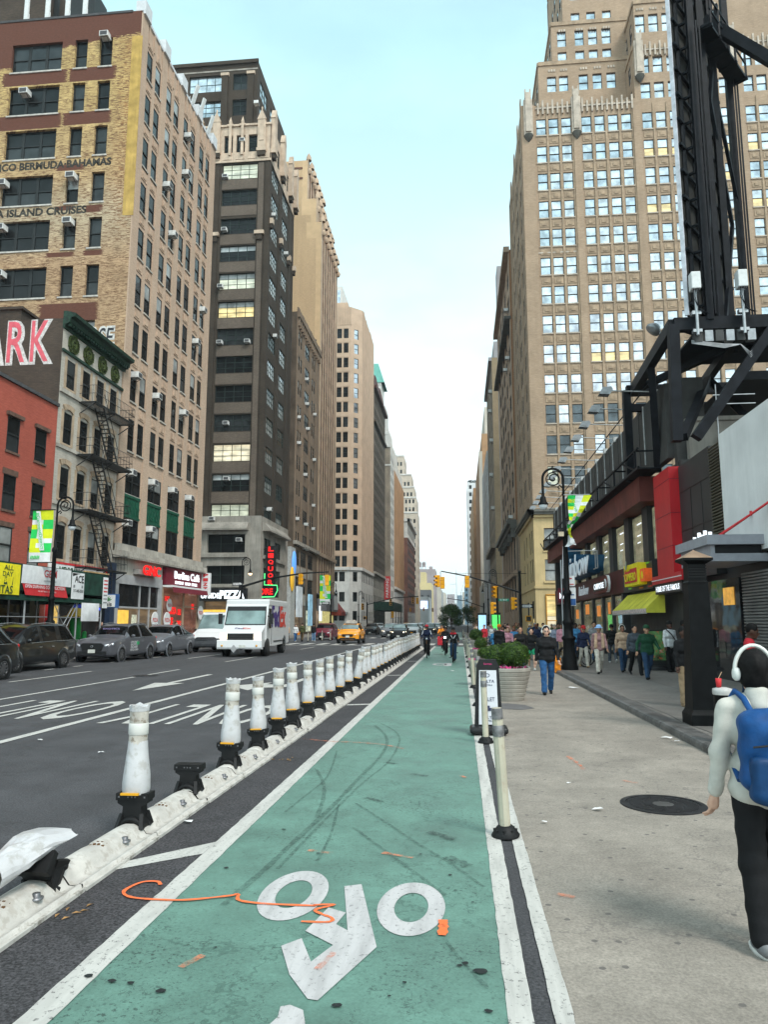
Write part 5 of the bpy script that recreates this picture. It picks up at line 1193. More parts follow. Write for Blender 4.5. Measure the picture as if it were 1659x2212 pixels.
o1.wall('R', XR, 100.7, 134, 0, 54.6, [(u, z - 2.3, 4.6, 2.3, 'dh:3', (GL_DARK2, GL_BLIND) if R.random() < .3 else (GL_DARK2, GL_DARK2)) for z in zr if z > 19 for u in (102, 107.8, 113.6, 119.4, 125.2, 129.0)[:5]] + [(u, v, 3.4, 4.6, 'grid:3,3') for u in (103, 108.6, 114.2, 119.8, 125.4) for v in (9.0, 3.4)], mi=1, dep=.4)
o1.plain(XR, 40, 100.7, 134, 0, 54.6, 'SET')
o1.bx('R', XR, 100.6, 134, 15.0, 15.6, 1.2, 3).bx('R', XR, 100.6, 134, 14.4, 15.0, .8, 3).bx('R', XR, 100.5, 134, 54.2, 55, .8, 1).bx('R', XR, 100.6, 134, 44.2, 44.6, .9, 3).bx('R', XR, 100.6, 134, 8.0, 8.6, .5, 1)
for a in (100.75, 107, 112.6, 118.2, 123.8, 129.4): o1.bx('R', XR, a, a + .9, 0, 54.4, .3, 1); o1.bx('R', XR, a, a + .8, 13.2, 14.4, .7, 3)
o1.finish()
for k, (u, z) in enumerate(((103.5, 3), (108.6, 3), (104.8, 9), (109.4, 9), (115, 9), (120.4, 9), (103.8, 1))):
 ac('R', XR - .25, u, zr[z] - 2.3 if z < 9 else 16.3, 'white air conditioner on the orange brown loft front, %s' % ('%s above the dark cornice' % ORD[k - 1] if z == 9 else ['upper near one', 'upper far one', '', '', '', '', 'topmost one'][k]))
GREYT = mat('grey_shaft_far', (.34, .33, .34), .85, var=.12, vs=.3, obj=False)
far('grey_tower_behind', 'grey tower peeping up behind the orange brown loft', 7.9, 30, 134.3, 139, 69, GREYT, True)
TANF = brick('yellowish_tan_far_brick', (.36, .275, .175), (.33, .25, .155), (.3, .23, .16), bw=.6, bh=.2, var=.2, streak=.3)
t1 = Bld('yellow_tan_loft', 'yellowish tan brick loft with grey upper shaft, past the second side street on the right', 25, 173, [TANF, GREYT, GTAN], frame=BLACKF)
t1.wall('N', 158, XR, 40, 0, 59.5).wall('R', XR, 158, 189, 0, 59.5, [(u, v, 1.6, 2.2, 'dh', (GL_DARK, GL_PALE) if R.random() < .25 else DK) for u in np.arange(159.5, 187, 3.4) for v in np.arange(12, 56, 3.6)], mi=2, dep=.4).plain(XR, 40, 158, 189, 0, 59.5, 'SET')
t1.plain(XR + .6, 30, 160, 188, 59.5, 64, 'NSWET', 1); t1.bx('R', XR, 158, 189, 58.8, 59.6, .7, 1); t1.bx('R', XR, 158, 189, 17.5, 18.5, 1.0, 2)
t1.finish()
for k, (u, v) in enumerate(((160, 52), (163.5, 48.6), (160.2, 41), (163.6, 34), (160, 26))): ac('R', XR, u, v, 'white air conditioner on the yellowish tan loft, %s from the top' % ORD[k + 1], 1.6)
WHS = mat('white_side_render', (.60, .60, .60), .8, var=.15, vs=.2, streak=.35, obj=False)
far('white_side_wall_building', 'white rendered building beyond the yellowish tan loft', 7.4, 30, 190, 229, 46, WHS)
o2 = far('orange_stepped_far_tower', 'orange and cream striped stepped tower far on the right', 7.0, 34, 247, 300, 58, ORNG, False, lambda q: (q.plain(8.2, 30, 250, 295, 58, 66, 'NSWET', 0), q.plain(9.4, 30, 252, 290, 66, 76, 'NSWET', 1), [q.bx('N', 247, 7 + k * 3, 8.2 + k * 3, 0, 59, .5, 1) for k in range(6)]))
far('cream_low_far_block', 'low cream cornice block at the foot of the white building', 6.4, 20, 232, 245, 13, CREAMF)
far('pale_orange_far_slab', 'pale orange slab beyond the orange stepped tower', 6.2, 30, 310, 400, 58, ORNG)
far('white_roof_garden_tower', 'slim white tower with planted roof, farthest tall one on the right', 5.0, 14, 420, 460, 81, WHS, True)
rg = thing('roof_garden', 'dark green bushes on top of the slim white tower', 'plants', (8, 425, 81)); MB().add([(x + R.uniform(-.8, .8), 424 + R.uniform(-2, 2), z + R.uniform(-.6, .6)) for i in range(90) for x, z in ((R.uniform(5.6, 10), 81.6 + R.random() * 1.3),) for _ in range(3)], [(3 * i, 3 * i + 1, 3 * i + 2) for i in range(90)]).build('foliage', mat('far_foliage', (.03, .06, .035), .8), rg)
far('blue_glass_slab', 'narrow blue glass slab near the vanishing point on the right', 3.6, 7, 610, 640, 31, BLUEF); far('cream_far_right_block', 'cream block nearest the vanishing point on the right', 2.5, 12, 700, 800, 30, CREAMF)
# ================================================================ shops, sheds and signs on the west pavement
RED_N = mat('lit_red_letter', (.80, .012, .012), .4, emit=.9, var=0); WHT_N = mat('lit_white_letter', (.9, .95, 1.), .4, emit=1., var=0); GRN_N = mat('lit_green_letter', (.1, .9, .25), .4, emit=1., var=0)
MAROON = mat('maroon_sign_board', (.16, .014, .028), .45, var=.12); SIGNBLK = mat('black_sign_board', (.012, .012, .014), .4, var=.1); WHTSIGN = mat('white_sign_vinyl', (.72, .72, .72), .6, var=.08)
REDSIGN = mat('red_sign_vinyl', (.58, .035, .04), .6, var=.12); YELSIGN = mat('yellow_sign_vinyl', (.80, .68, .02), .6, var=.08); GRNSIGN = mat('dark_green_sign', (.02, .07, .03), .6); GREYSIGN = mat('grey_lettering', (.25, .25, .26), .6); BLUSIGN = mat('blue_sign', (.03, .10, .28), .5)
GREENPLY = mat('dark_green_plywood', (.012, .045, .03), .75, var=.35, vs=2); PLY = mat('raw_plywood_edge', (.42, .28, .14), .8)
GREYMET = mat('grey_shopfront_metal', (.36, .36, .365), .5, var=.12, vs=2)
XS = -18.6
sh = thing('sidewalk_shed', 'dark green plywood sidewalk shed on steel legs before the red brick house', 'scaffold', (-20.5, 33, 0))
q = MB().box(-22.6, 22, 2.95, XS, 37.7, 3.12).box(XS - .06, 22, 2.7, XS, 37.7, 4.25).box(-22.6, 37.64, 2.7, XS - .06, 37.7, 4.25)
sub(sh, 'parapet', q, GREENPLY); sub(sh, 'edge_board', MB().box(XS - .12, 35.3, 4.25, XS + .03, 37.75, 4.32), PLY)
for x in (-18.75, -22.3):
 for y in (24.5, 27.6, 30.5, 32.6, 34.9, 37.4): sub(sh, 'leg', MB().tube([(x, y, .1), (x, y, 2.95)], .045, 7).box(x - .12, y - .12, .105, x + .12, y + .12, .13), GALV)
for a, c_ in (((-18.75, 32.6, 2.9), (-18.75, 34.9, .4)), ((-18.75, 34.9, 2.9), (-18.75, 32.6, .4)), ((-18.75, 24.5, 2.0), (-18.75, 37.4, 2.0)), ((-18.75, 35.2, 2.9), (-18.4, 32.2, .15)), ((-18.75, 24.5, .9), (-18.75, 37.4, .9))): sub(sh, 'brace', MB().tube([a, c_], .024, 6), GALV)
sub(sh, 'work_light', MB().box(-20.5, 29.4, 2.86, -20.3, 30.6, 2.94), WHT_N)
def banner(name, label, y0, y1, z0, z1, m, x=XS + .03, parts=(), sag=.03, cat='banner', slant=0.):
 o = thing(name, label, cat, (x, (y0 + y1) / 2, z0)); b_ = MB(); n, k = 10, 6
 v = [(x + .012 + sag * math.sin(j / k * PI) * math.sin(i / n * PI) * (1 + .4 * math.sin(i * 2.1)), y0 + (y1 - y0) * i / n + slant * (1 - j / k) * (1 - 2 * i / n), z0 + (z1 - z0) * j / k) for i in range(n + 1) for j in range(k + 1)]
 b_.add(v, [(i * (k + 1) + j, (i + 1) * (k + 1) + j, (i + 1) * (k + 1) + j + 1, i * (k + 1) + j + 1) for i in range(n) for j in range(k)], 0, True)
 b_.build('sheet', m, o)
 for pr in parts: lettering(*pr[:1], (x + .05, pr[1], pr[2]), 'L', pr[3], pr[4], pr[5], o, bold=.03, ext=.004, name='lettering')
 return o
o = banner('yellow_banner', 'yellow fajitas banner reading ALL DAY $5 on the shed at the left edge', 27.6, 29.72, 2.9, 4.17, YELSIGN, parts=(('ALL', 28.85, 4.0, .2, .66, GRNSIGN), ('DAY', 28.8, 3.74, .2, .7, GRNSIGN), ('ITAS', 28.75, 3.1, .34, .9, GRNSIGN)))
sub(o, 'price_panel', MB().box(XS + .05, 28.37, 3.3, XS + .065, 29.2, 3.62), GRNSIGN); lettering('$5', (XS + .08, 28.78, 3.48), 'L', .2, .5, YELSIGN, o, bold=.03, ext=.004)
o = banner('pawnbroker_banner', 'white and red pawnbroker banner reading GEM hung on the shed', 29.85, 33.85, 3.42, 4.22, WHTSIGN, parts=(('GEM', 32.0, 3.93, .33, 1.05, REDSIGN), ('PAWNBROKERS', 32.0, 3.6, .07, 1.0, GREYSIGN)), slant=-.04)
b_ = MB(); b_.quad((XS + .03, 29.9, 3.45), (XS + .03, 33.4, 3.42), (XS + .06, 33.65, 2.9), (XS + .06, 30.15, 2.93)); b_.build('red_strip', REDSIGN, o)
lettering('OPEN DURNING CONSTRUCTION', (XS + .085, 31.65, 3.31), 'L', .14, 3.2, WHTSIGN, o, bold=.03, ext=.004); lettering('WE BUY GOLD · DIAMONDS', (XS + .085, 31.8, 3.12), 'L', .06, 1.5, WHTSIGN, o, ext=.004)
gm_ = MB()
for p_, q_ in (((31.95 + .33, 4.17), (31.95 + .55, 4.17)), ((32.28, 4.17), (32.2, 4.1)), ((32.5, 4.17), (32.58, 4.1)), ((32.2, 4.1), (32.58, 4.1)), ((32.2, 4.1), (32.39, 3.92)), ((32.58, 4.1), (32.39, 3.92))): gm_.bar((XS + .06, p_[0], p_[1]), (XS + .06, q_[0], q_[1]), .012)
gm_.build('gem_emblem', GREYSIGN, o)
o = banner('hardware_banner', 'white ACE banner with telephone number, right of the pawnbroker banner', 33.95, 35.15, 2.88, 4.15, WHTSIGN, parts=(('ACE', 34.6, 3.85, .36, .85, SIGNBLK), ('317-445-3500', 34.55, 3.28, .15, .95, SIGNBLK)))
sub(o, 'grey_bar', MB().box(XS + .05, 34.1, 3.42, XS + .06, 35.02, 3.56), GREYSIGN); sub(o, 'black_corner', MB().add([(XS + .05, 34.0, 4.12), (XS + .05, 34.0, 3.95), (XS + .05, 34.5, 4.08), (XS + .05, 34.75, 4.12)], [(0, 1, 2, 3)]), SIGNBLK)
banner('white_sheet', 'blank white sheet hanging below the green shed panel', 34.95, 36.75, 1.82, 2.72, WHTSIGN, sag=.07, x=XS + .06)
o = thing('parking_sign_strip', 'tall white notice strip with red print at the end of the shed', 'sign', (XS + .1, 37.4, 2.4)); sub(o, 'board', MB().box(XS + .02, 37.15, 2.5, XS + .05, 37.65, 4.1), WHTSIGN)
for k in range(7): sub(o, 'print_line', MB().box(XS + .05, 37.2, 2.75 + k * .19, XS + .055, 37.6, 2.82 + k * .19), REDSIGN if k > 2 else GREYSIGN)
o = thing('hanging_leaf_sign', 'small white hanging sign with green leaf emblem and blue edge reading Mais', 'sign', (-19.4, 39.4, 2.5)); sub(o, 'box', MB().box(-19.7, 39.0, 2.55, -18.7, 39.35, 3.3), [BLUSIGN]); sub(o, 'face', MB().box(-19.62, 38.96, 2.6, -18.76, 39.0, 3.25), WHTSIGN); sub(o, 'stay', MB().bar((-19.3, 39.2, 3.3), (-20.3, 39.2, 4.0), .03), GALV)
lettering('Mais', (-19.2, 38.94, 2.76), 'N', .22, .55, SIGNBLK, o, bold=.03, ext=.004); lf = MB()
for k in range(-3, 4): a = k * .38; lf.add([(-19.2, 38.945, 2.9), (-19.2 + math.sin(a - .15) * .2, 38.945, 2.9 + math.cos(a - .15) * .2), (-19.2 + math.sin(a) * .33, 38.945, 2.9 + math.cos(a) * .33), (-19.2 + math.sin(a + .15) * .2, 38.945, 2.9 + math.cos(a + .15) * .2)], [(0, 1, 2, 3)])
sub(o, 'leaf_emblem', lf, mat('leaf_green', (.03, .22, .05), .6))
o = thing('mexican_restaurant_sign', 'white Mexican restaurant fascia with red border under the fire escape', 'sign', (-22.5, 42.2, 4.0)); sub(o, 'board', MB().box(XL, 39.1, 3.9, XL + .35, 45.3, 5.12), WHTSIGN); sub(o, 'border', MB().box(XL + .3, 39.1, 5.02, XL + .37, 45.3, 5.14).box(XL + .3, 45.1, 3.9, XL + .37, 45.32, 5.14), REDSIGN)
lettering('MEXICAN', (XL + .38, 40.7, 4.62), 'L', .55, 2.2, GRNSIGN, o, bold=.04, ext=.01); lettering('RESTAURANT', (XL + .38, 43.6, 4.42), 'L', .5, 2.6, REDSIGN, o, bold=.04, ext=.01)
def shopfront(name, label, y0, y1, h, parts):
 o = thing(name, label, 'shopfront', (XL, (y0 + y1) / 2, 0))
 for nm, bx, m in parts: sub(o, nm, MB().box(*bx), m)
 return o
shopfront('dark_shopfront', 'dark unlit shopfronts under the sidewalk shed', 26, 38.9, 3.4, (('window', (XL - .2, 26.2, .4, XL + .06, 31.6, 2.9), GL_SHOPD), ('shutter', (XL - .2, 32.0, .1, XL + .08, 34.4, 2.9), DKF), ('window', (XL - .2, 34.8, .5, XL + .06, 38.4, 2.9), GL_SHOPD), ('fascia', (XL - .1, 26.1, 2.95, XL + .2, 38.8, 3.6), SIGNBLK)))
o = shopfront('barber_shopfront', 'dark shopfront with a blue fascia and small blue lamp below the Mexican sign', 39.1, 46.5, 3.4, (('window', (XL - .2, 40.5, .5, XL + .06, 45.9, 3.0), GL_SHOPD), ('fascia', (XL - .1, 39.2, 3.1, XL + .3, 44.4, 3.7), BLUSIGN), ('lit_panel', (XL - .1, 39.3, .3, XL + .1, 40.2, 2.7), mat('lit_snack_poster', (.7, .45, .12), .5, emit=.4, var=.4, vs=6)), ('red_jamb', (XL - .1, 39.05, .1, XL + .15, 39.28, 3.1), REDSIGN), ('blue_lamp', (XL + .2, 43.2, 2.5, XL + .7, 44.0, 3.0), mat('blue_neon', (.05, .1, .9), .4, emit=1., var=0)), ('navy_pier', (XL - .2, 45.95, .1, XL + .35, 46.62, 5.6), mat('navy_painted_pier', (.02, .035, .07), .5))))
lettering('BARBER · SHOP', (XL + .33, 42.4, 3.42), 'L', .22, 2.2, WHT_N, o, bold=.03, ext=.005)
o = thing('inflatable_cactus', 'green and yellow inflatable cactus figure with sombrero at the shop door', 'inflatable', (-20.6, 38.3, .1))
CG = mat('inflatable_green', (.02, .30, .06), .35, var=.15); CY = mat('inflatable_yellow', (.75, .5, .03), .4, var=.1)
V, F = sdf_mesh([('c', (0, 0, .35), (0, 0, 1.75), .34, .30), ('c', (.2, -.1, .7), (.62, -.2, .75), .14, .13), ('c', (.62, -.2, .75), (.66, -.2, 1.1), .13, .12), ('c', (-.2, -.05, 1.0), (-.6, -.1, 1.0), .13, .12), ('c', (-.6, -.1, 1.0), (-.62, -.1, 1.35), .12, .11)], .06, .05); link('body', np_mesh('body', V, F, CG), o)
MB().lathe([(0, 1.95), (.75, 1.95), (.8, 2.02), (.45, 2.08), (.28, 2.45), (0, 2.5)], (0, 0, 0), 16).build('hat', CY, o, local=True).location = (0, 0, -.05); link('feet', np_mesh('feet', *sdf_mesh([('c', (-.15, -.1, .15), (-.15, .1, .35), .14, .12), ('c', (.15, -.1, .15), (.15, .1, .35), .14, .12)], .06, .03), CY), o)
o = thing('vitamin_shopfront', 'grey framed shopfront with red GNC letters and lit goods inside', 'shopfront', (XL, 50.6, 0))
sub(o, 'fascia', MB().box(XL - .1, 46.75, 4.75, XL + .12, 54.75, 6.04), STONE); sub(o, 'frame', MB().box(XL - .1, 46.75, 4.35, XL + .18, 54.72, 4.98).box(XL - .1, 46.75, .1, XL + .16, 47.5, 4.35).box(XL - .1, 54.2, .1, XL + .18, 54.72, 4.35).box(XL - .1, 50.9, .1, XL + .12, 51.02, 4.35).box(XL - .1, 52.6, .1, XL + .12, 52.72, 4.35).box(XL - .1, 47.5, 2.72, XL + .121, 54.2, 2.84).box(XL - .1, 47.5, .1, XL + .11, 54.2, .5), GREYMET)
sub(o, 'upper_glass', MB().box(XL - .12, 47.5, 2.84, XL + .04, 54.2, 4.35), GL_SHOPD); sub(o, 'lower_glass', MB().box(XL - .12, 47.5, .5, XL + .04, 54.2, 2.72), GL_SHOP)
sub(o, 'lit_display', MB().box(XL - .1, 47.6, 1.3, XL + .045, 49.4, 2.6), mat('yellow_lit_display', (.85, .5, .08), .5, emit=.55, var=.2, vs=2)); sub(o, 'poster', MB().box(XL - .1, 49.9, .6, XL + .046, 50.7, 2.3), mat('shop_poster', (.55, .55, .42), .5, emit=.3, var=.5, vs=5))
sub(o, 'sign_box', MB().box(XL + .1, 49.6, 5.1, XL + .55, 53.0, 5.45), mat('grey_sign_box', (.3, .28, .26), .6)); lettering('GNC', (XL + .75, 51.5, 5.42), 'L', .72, 3.0, RED_N, o, bold=.035, ext=.06)
o = thing('cafe_shopfront', 'maroon fronted cafe reading Berlina Café with red lit windows', 'shopfront', (XL, 58.8, 0))
sub(o, 'fascia', MB().box(XL - .1, 54.95, 4.66, XL + .35, 62.8, 5.98), MAROON); sub(o, 'awning_box', MB().box(XL + .1, 54.95, 4.45, XL + .9, 62.8, 4.6), WHTSIGN); sub(o, 'valance', MB().quad((XL + .9, 54.95, 4.46), (XL + .9, 62.8, 4.46), (XL + 1.0, 62.8, 4.05), (XL + 1.0, 54.95, 4.05)), MAROON)
lettering('Berlina Café', (XL + .4, 59.4, 5.5), 'L', .62, 5.6, WHT_N, o, bold=.04, ext=.06); lettering('BREAKFAST   LUNCH   DINNER', (XL + .4, 59.2, 4.9), 'L', .24, 4.9, WHT_N, o, bold=.03, ext=.05)
sub(o, 'glass', MB().box(XL - .12, 55.0, .5, XL + .05, 62.7, 4.5), glass('cafe_glass', (.08, .03, .03), lit=(.17, .075, .045))); sub(o, 'frame', MB().box(XL - .1, 54.9, .1, XL + .14, 55.1, 4.5).box(XL - .1, 59.3, .1, XL + .14, 59.5, 4.5).box(XL - .1, 62.6, .1, XL + .14, 63.0, 4.5).box(XL - .1, 55, .1, XL + .13, 62.7, .5).box(XL - .1, 59.4, 3.0, XL + .13, 62.7, 3.1), BUFF)
for y, z, h, w_, m in ((56.0, 3.6, .5, .9, RED_N), (57.2, 2.7, .7, 1.6, RED_N), (56.6, 1.8, .9, 1.5, RED_N), (58.6, 2.6, .6, .7, RED_N), (61.6, 3.1, .6, .6, RED_N), (58.6, 1.7, .5, .9, RED_N)): lettering({56.0: 'HOT', 57.2: 'PIZZA', 56.6: 'SLICE', 61.6: 'OPEN'}.get(y, 'DELI'), (XL + .09, y, z), 'L', h * .8, w_, m, o, bold=.08, ext=.01, name='neon_lettering')
def discsign(nm, lab, x, y, z, r, word):
 o = thing(nm, lab, 'sign', (x, y, z)); MB().lathe([(0, 0), (r, 0), (r, .06), (0, .06)], (0, 0, 0), 20, sm=False).build('disc', WHTSIGN, o, local=True).rotation_euler = (0, PI / 2, 0)
 lettering(word, (x + .08, y, z), 'L', r * .45, r * 1.5, REDSIGN, o, bold=.03, ext=.004); o.location = (x, y, z)
discsign('round_pizza_sign', 'lower round white pizza sign on the cafe window', XL + .1, 56.0, 1.95, .62, 'PIZZA'); discsign('round_pizza_sign', 'upper round white pizza sign on the cafe window', XL + .12, 56.3, 3.1, .5, 'PIZZA'); discsign('round_pizza_sign', 'round white pizza sign on the far jamb of the cafe', XL + .3, 62.9, 2.6, .6, 'PIZZA')
discsign('round_pizza_sign', 'round white pizza sign on the vitamin shop window', XL + .1, 53.7, 1.95, .6, 'PIZZA')
def vsign(name, label, x, y, z0, z1, word, bm, lm, w=.75, fr='N'):
 o = thing(name, label, 'sign', (x, y, z0)); sub(o, 'box', MB().box(x, y - .15, z0, x + w, y + .15, z1), bm)
 n = len(word); st = (z1 - z0) / n
 for i, ch in enumerate(word): lettering(ch, (x + w / 2, y - .18, z1 - st * (i + .5)), 'N', st * .72, w * .55, lm, o, bold=.07, ext=.02)
 return o
vsign('pizza_blade_sign', 'white vertical blade sign with red letters PIZZA beside the cafe', XL + .2, 63.3, 4.1, 6.05, 'PIZZA', WHTSIGN, REDSIGN, .8)
o = thing('pizza_shopfront', 'black fascia reading UPSIDE PIZZA on the corner of the dark tower', 'shopfront', (-27, 82.4, 0))
sub(o, 'fascia', MB().box(-29.6, 82.1, 4.2, -24.0, 82.5, 5.6), SIGNBLK); lettering('UPSIDE', (-28.25, 82.05, 4.78), 'N', .62, 2.2, WHT_N, o, bold=.06, ext=.03); lettering('PIZZA', (-25.7, 82.05, 4.9), 'N', .95, 2.9, WHT_N, o, bold=.08, ext=.03)
sub(o, 'green_flag', MB().add([(-29.5, 82.05, 5.3), (-28.9, 82.05, 5.25), (-29.2, 82.05, 4.85)], [(0, 1, 2)]), GRN_N); sub(o, 'lit_bar', MB().box(-29.2, 82.4, 2.6, -24.4, 82.5, 3.2), mat('amber_lit_bar', (.9, .45, .06), .5, emit=.7, var=.3, vs=3))
o = vsign('liquor_sign', 'black neon blade sign reading LIQUOR STORE with green outline on the dark tower', XL + .4, 84.2, 6.0, 10.6, 'LIQUOR', SIGNBLK, RED_N, 1.15)
sub(o, 'foot_box', MB().box(XL - 1.2, 84.05, 4.6, XL + 1.9, 84.35, 6.0), SIGNBLK); lettering('STORE', (XL + .05, 84.0, 5.3), 'N', .75, 2.5, RED_N, o, bold=.06, ext=.02)
sub(o, 'neon_outline', MB().tube([(XL + .3, 84.0, 7.4), (XL + .3, 84.0, 6.05), (XL + 1.8, 84.0, 6.0), (XL + 1.85, 84.0, 5.4), (XL + 1.5, 84.0, 4.7), (XL - .4, 84.0, 4.65)], .06, 6), GRN_N); sub(o, 'stay', MB().bar((XL, 84.2, 10.2), (XL + .5, 84.2, 10.2), .06).bar((XL, 84.2, 8), (XL + .5, 84.2, 8), .06), BLACKF)
o = thing('small_lit_pizza_sign', 'small white lit pizza sign under the liquor sign', 'sign', (XL + .3, 84, 3.6)); sub(o, 'box', MB().box(XL - .8, 84.0, 3.5, XL + 1.0, 84.3, 4.35), WHT_N); lettering('PIZZA', (XL + .1, 83.97, 3.95), 'N', .5, 1.4, BLUSIGN, o, bold=.05, ext=.01)
for nm, lab, y, z, w_, h, m in (('grey_lit_board', 'grey lightbox with white writing near the taxi', 101.5, 4.6, 3.4, 4.2, mat('pale_lit_board', (.5, .55, .58), .5, emit=.3, var=.2, vs=1)), ('blue_lit_board', 'tall pale blue lit shop poster beside the grey lightbox', 109.2, 3.6, 2.6, 4.6, mat('blue_lit_board', (.3, .55, .72), .5, emit=.45, var=.4, vs=1)), ('white_lit_board', 'small white lit sign left of the deli', 117.5, 3.2, 1.5, 2.4, WLIT)):
 o = thing(nm, lab, 'sign', (XL + .6, y, z)); sub(o, 'board', MB().box(XL + .5, y - w_ / 2, z - h / 2, XL + .7, y + w_ / 2, z + h / 2), m); sub(o, 'arm', MB().bar((XL, y, z), (XL + .5, y, z), .1), DKF)
o = thing('deli_shopfront', 'brightly lit deli front with grey fascia and fruit colours', 'shopfront', (XL, 124, 0)); sub(o, 'glass', MB().box(XL + .05, 119, .3, XL + .3, 131, 3.6), mat('lit_fruit_display', (.62, .55, .22), .5, emit=.8, var=.7, vs=1.2, c2=(.1, .35, .06))); sub(o, 'fascia', MB().box(XL, 117, 3.6, XL + 1.6, 128, 6.4), mat('grey_fascia', (.2, .19, .2), .6)); sub(o, 'pale_panel', MB().box(XL + 1.6, 124.5, 3.9, XL + 1.66, 128, 6.2), WHTSIGN)
o = thing('red_awning', 'faded red sloping awning at the far deli corner', 'awning', (XL, 131, 3)); sub(o, 'canvas', MB().prism([(XL, 6.3), (XL + 2.2, 3.6), (XL + 2.2, 3.0), (XL, 3.0)], 128.5, 133.5, 'y'), mat('faded_red_canvas', (.34, .07, .06), .8))
o = thing('grey_side_awning', 'flat grey awning beyond the red one', 'awning', (-24.5, 167, 3)); sub(o, 'canvas', MB().prism([(168.4, 4.2), (165.5, 3.6), (165.5, 3.4), (168.4, 3.9)], -30, -25.5, 'x'), mat('grey_canvas', (.2, .2, .2), .8))
o = thing('far_sidewalk_shed', 'dark green sidewalk shed beyond the white based tower', 'scaffold', (-20, 215, 0)); sub(o, 'deck', MB().box(XL, 196, 5.0, -17.6, 226, 7.2), GREENPLY)
for y in (197, 206, 215, 224): sub(o, 'leg', MB().box(-17.9, y, .1, -17.7, y + .2, 5), DKF)
o = thing('red_blade_sign', 'tall narrow red blade sign beyond the white based tower', 'sign', (XL + 1, 222, 9)); sub(o, 'box', MB().box(XL + .2, 221.7, 8.5, XL + 2.0, 222, 15.5), REDSIGN); lettering('PARKING', (XL + 1.1, 221.65, 12), 'N', .9, 5.6, WHTSIGN, o, bold=.04, ext=.02, rotz=PI / 2)
# ================================================================ low shop row on the east side
CHAR = mat('charcoal_cladding', (.055, .053, .05), .6, var=.25, vs=1.2, streak=.4, obj=False); CHAR2 = mat('charcoal_panel', (.035, .035, .036), .45, var=.12, vs=1); OXBLOOD = mat('oxblood_fascia', (.145, .035, .027), .6, var=.22, vs=1.5, streak=.3, obj=False)
RAL = mat('brand_red_panel', (.50, .016, .022), .4, var=.1, vs=1); GREYC = mat('grey_canopy_metal', (.30, .30, .33), .5, var=.08); WREND = mat('white_rendered_wall', (.70, .69, .675), .85, var=.08, vs=.8, streak=.12, obj=False); LOUV = mat('bronze_louvre', (.115, .10, .07), .5, var=.12); STEEL = mat('black_painted_steel', (.009, .010, .013), .5, var=.35, vs=3, spec=.1)
rb = thing('shop_row', 'low dark two storey shop row with an oxblood fascia band on the right', 'building', (12, 44, 0))
sub(rb, 'wall', MB().box(XR + .3, 27.0, 0, 26, 61.2, 7.55).box(XR, 60.6, 0, XR + .35, 61.2, 6.5), CHAR)
sub(rb, 'fascia', MB().box(XR - .55, 29.8, 6.5, XR + .4, 61.3, 7.5), OXBLOOD)
for i, (a, c_) in enumerate(((32.05, 34.2), (35.6, 37.75), (39.5, 41.4), (43.2, 45.2), (47, 49), (50.8, 52.8), (54.6, 56.6), (30.0, 30.7))):
 sub(rb, 'upper_window', MB().box(XR + .12, a, 4.3, XR + .32, c_, 6.35), glass('upper_shop_glass', (.12, .12, .09), lit=(.21, .21, .13)))
 if i < 5: sub(rb, 'ceiling_light', MB().cbox(XR + .11, a + .9, 6.0, .02, .7, .05).cbox(XR + .11, a + 1.0, 5.5, .02, .6, .04).cbox(XR + .11, a + 1.05, 5.2, .02, .5, .035), WHT_N)
for a in (31.0, 34.45, 38.1, 41.7, 45.5, 49.3, 53.1, 56.9): sub(rb, 'pier', MB().box(XR - .02, a, 4.2, XR + .34, a + .9, 6.5), CHAR2)
sub(rb, 'sign_band', MB().box(XR - .08, 35.7, 3.15, XR + .35, 61.0, 4.25), mat('maroon_sign_band', (.075, .012, .013), .5, var=.15)); sub(rb, 'sign_band', MB().box(XR - .1, 30.3, 3.1, XR + .35, 35.65, 4.2), CHAR2)
for a, c_ in ((36.6, 38.6), (39.1, 41.2), (41.8, 44.2), (45, 48.4), (49, 52.4), (53, 57)): sub(rb, 'shop_window', MB().box(XR + .1, a, .35, XR + .33, c_, 3.05), glass('street_shop_glass', (.05, .05, .045), lit=(.13, .12, .07)))
for a in (36.3, 38.7, 41.35, 44.4, 48.6, 52.6, 57.2): sub(rb, 'mullion', MB().box(XR - .02, a, .1, XR + .34, a + .3, 3.12), CHAR2)
for k, (a, z, w_) in enumerate(((40.2, 2.5, .5), (43.2, 2.4, 1.0), (47, 2.55, 1.2), (51, 2.3, 1.0))): sub(rb, 'lit_display', MB().box(XR + .08, a - w_ / 2, z - .3, XR + .1, a + w_ / 2, z + .3), mat('orange_lit_display', (.75, .25, .05), .5, emit=.5, var=.3, vs=3))
bb = thing('roof_billboard', 'long charcoal billboard wall with light struts standing along the shop row roof', 'billboard', (XR, 44, 7.5))
sub(bb, 'panel', MB().box(XR, 27.6, 7.75, XR + .25, 61.2, 10.6), CHAR); sub(bb, 'return_panel', MB().box(XR + .24, 27.3, 7.2, XR + 1.3, 27.6, 10.7), CHAR); st_ = MALLOC = mat('pale_steel_strut', (.42, .42, .41), .5, var=.2)
for k in range(16): sub(bb, 'strut', MB().box(XR - .05, 28.6 + k * 2.1, 8.15, XR - .01, 28.66 + k * 2.1, 10.62), st_); sub(bb, 'joint', MB().box(XR - .02, 29.55 + k * 2.1, 7.8, XR - .003, 29.62 + k * 2.1, 10.5), CHAR2)
ct = MB()
for z in (7.62, 8.35): ct.bar((XR - .85, 28.5, z), (XR - .85, 61.2, z), .07)
ct.box(XR - .9, 28.5, 7.55, XR, 61.2, 7.6)
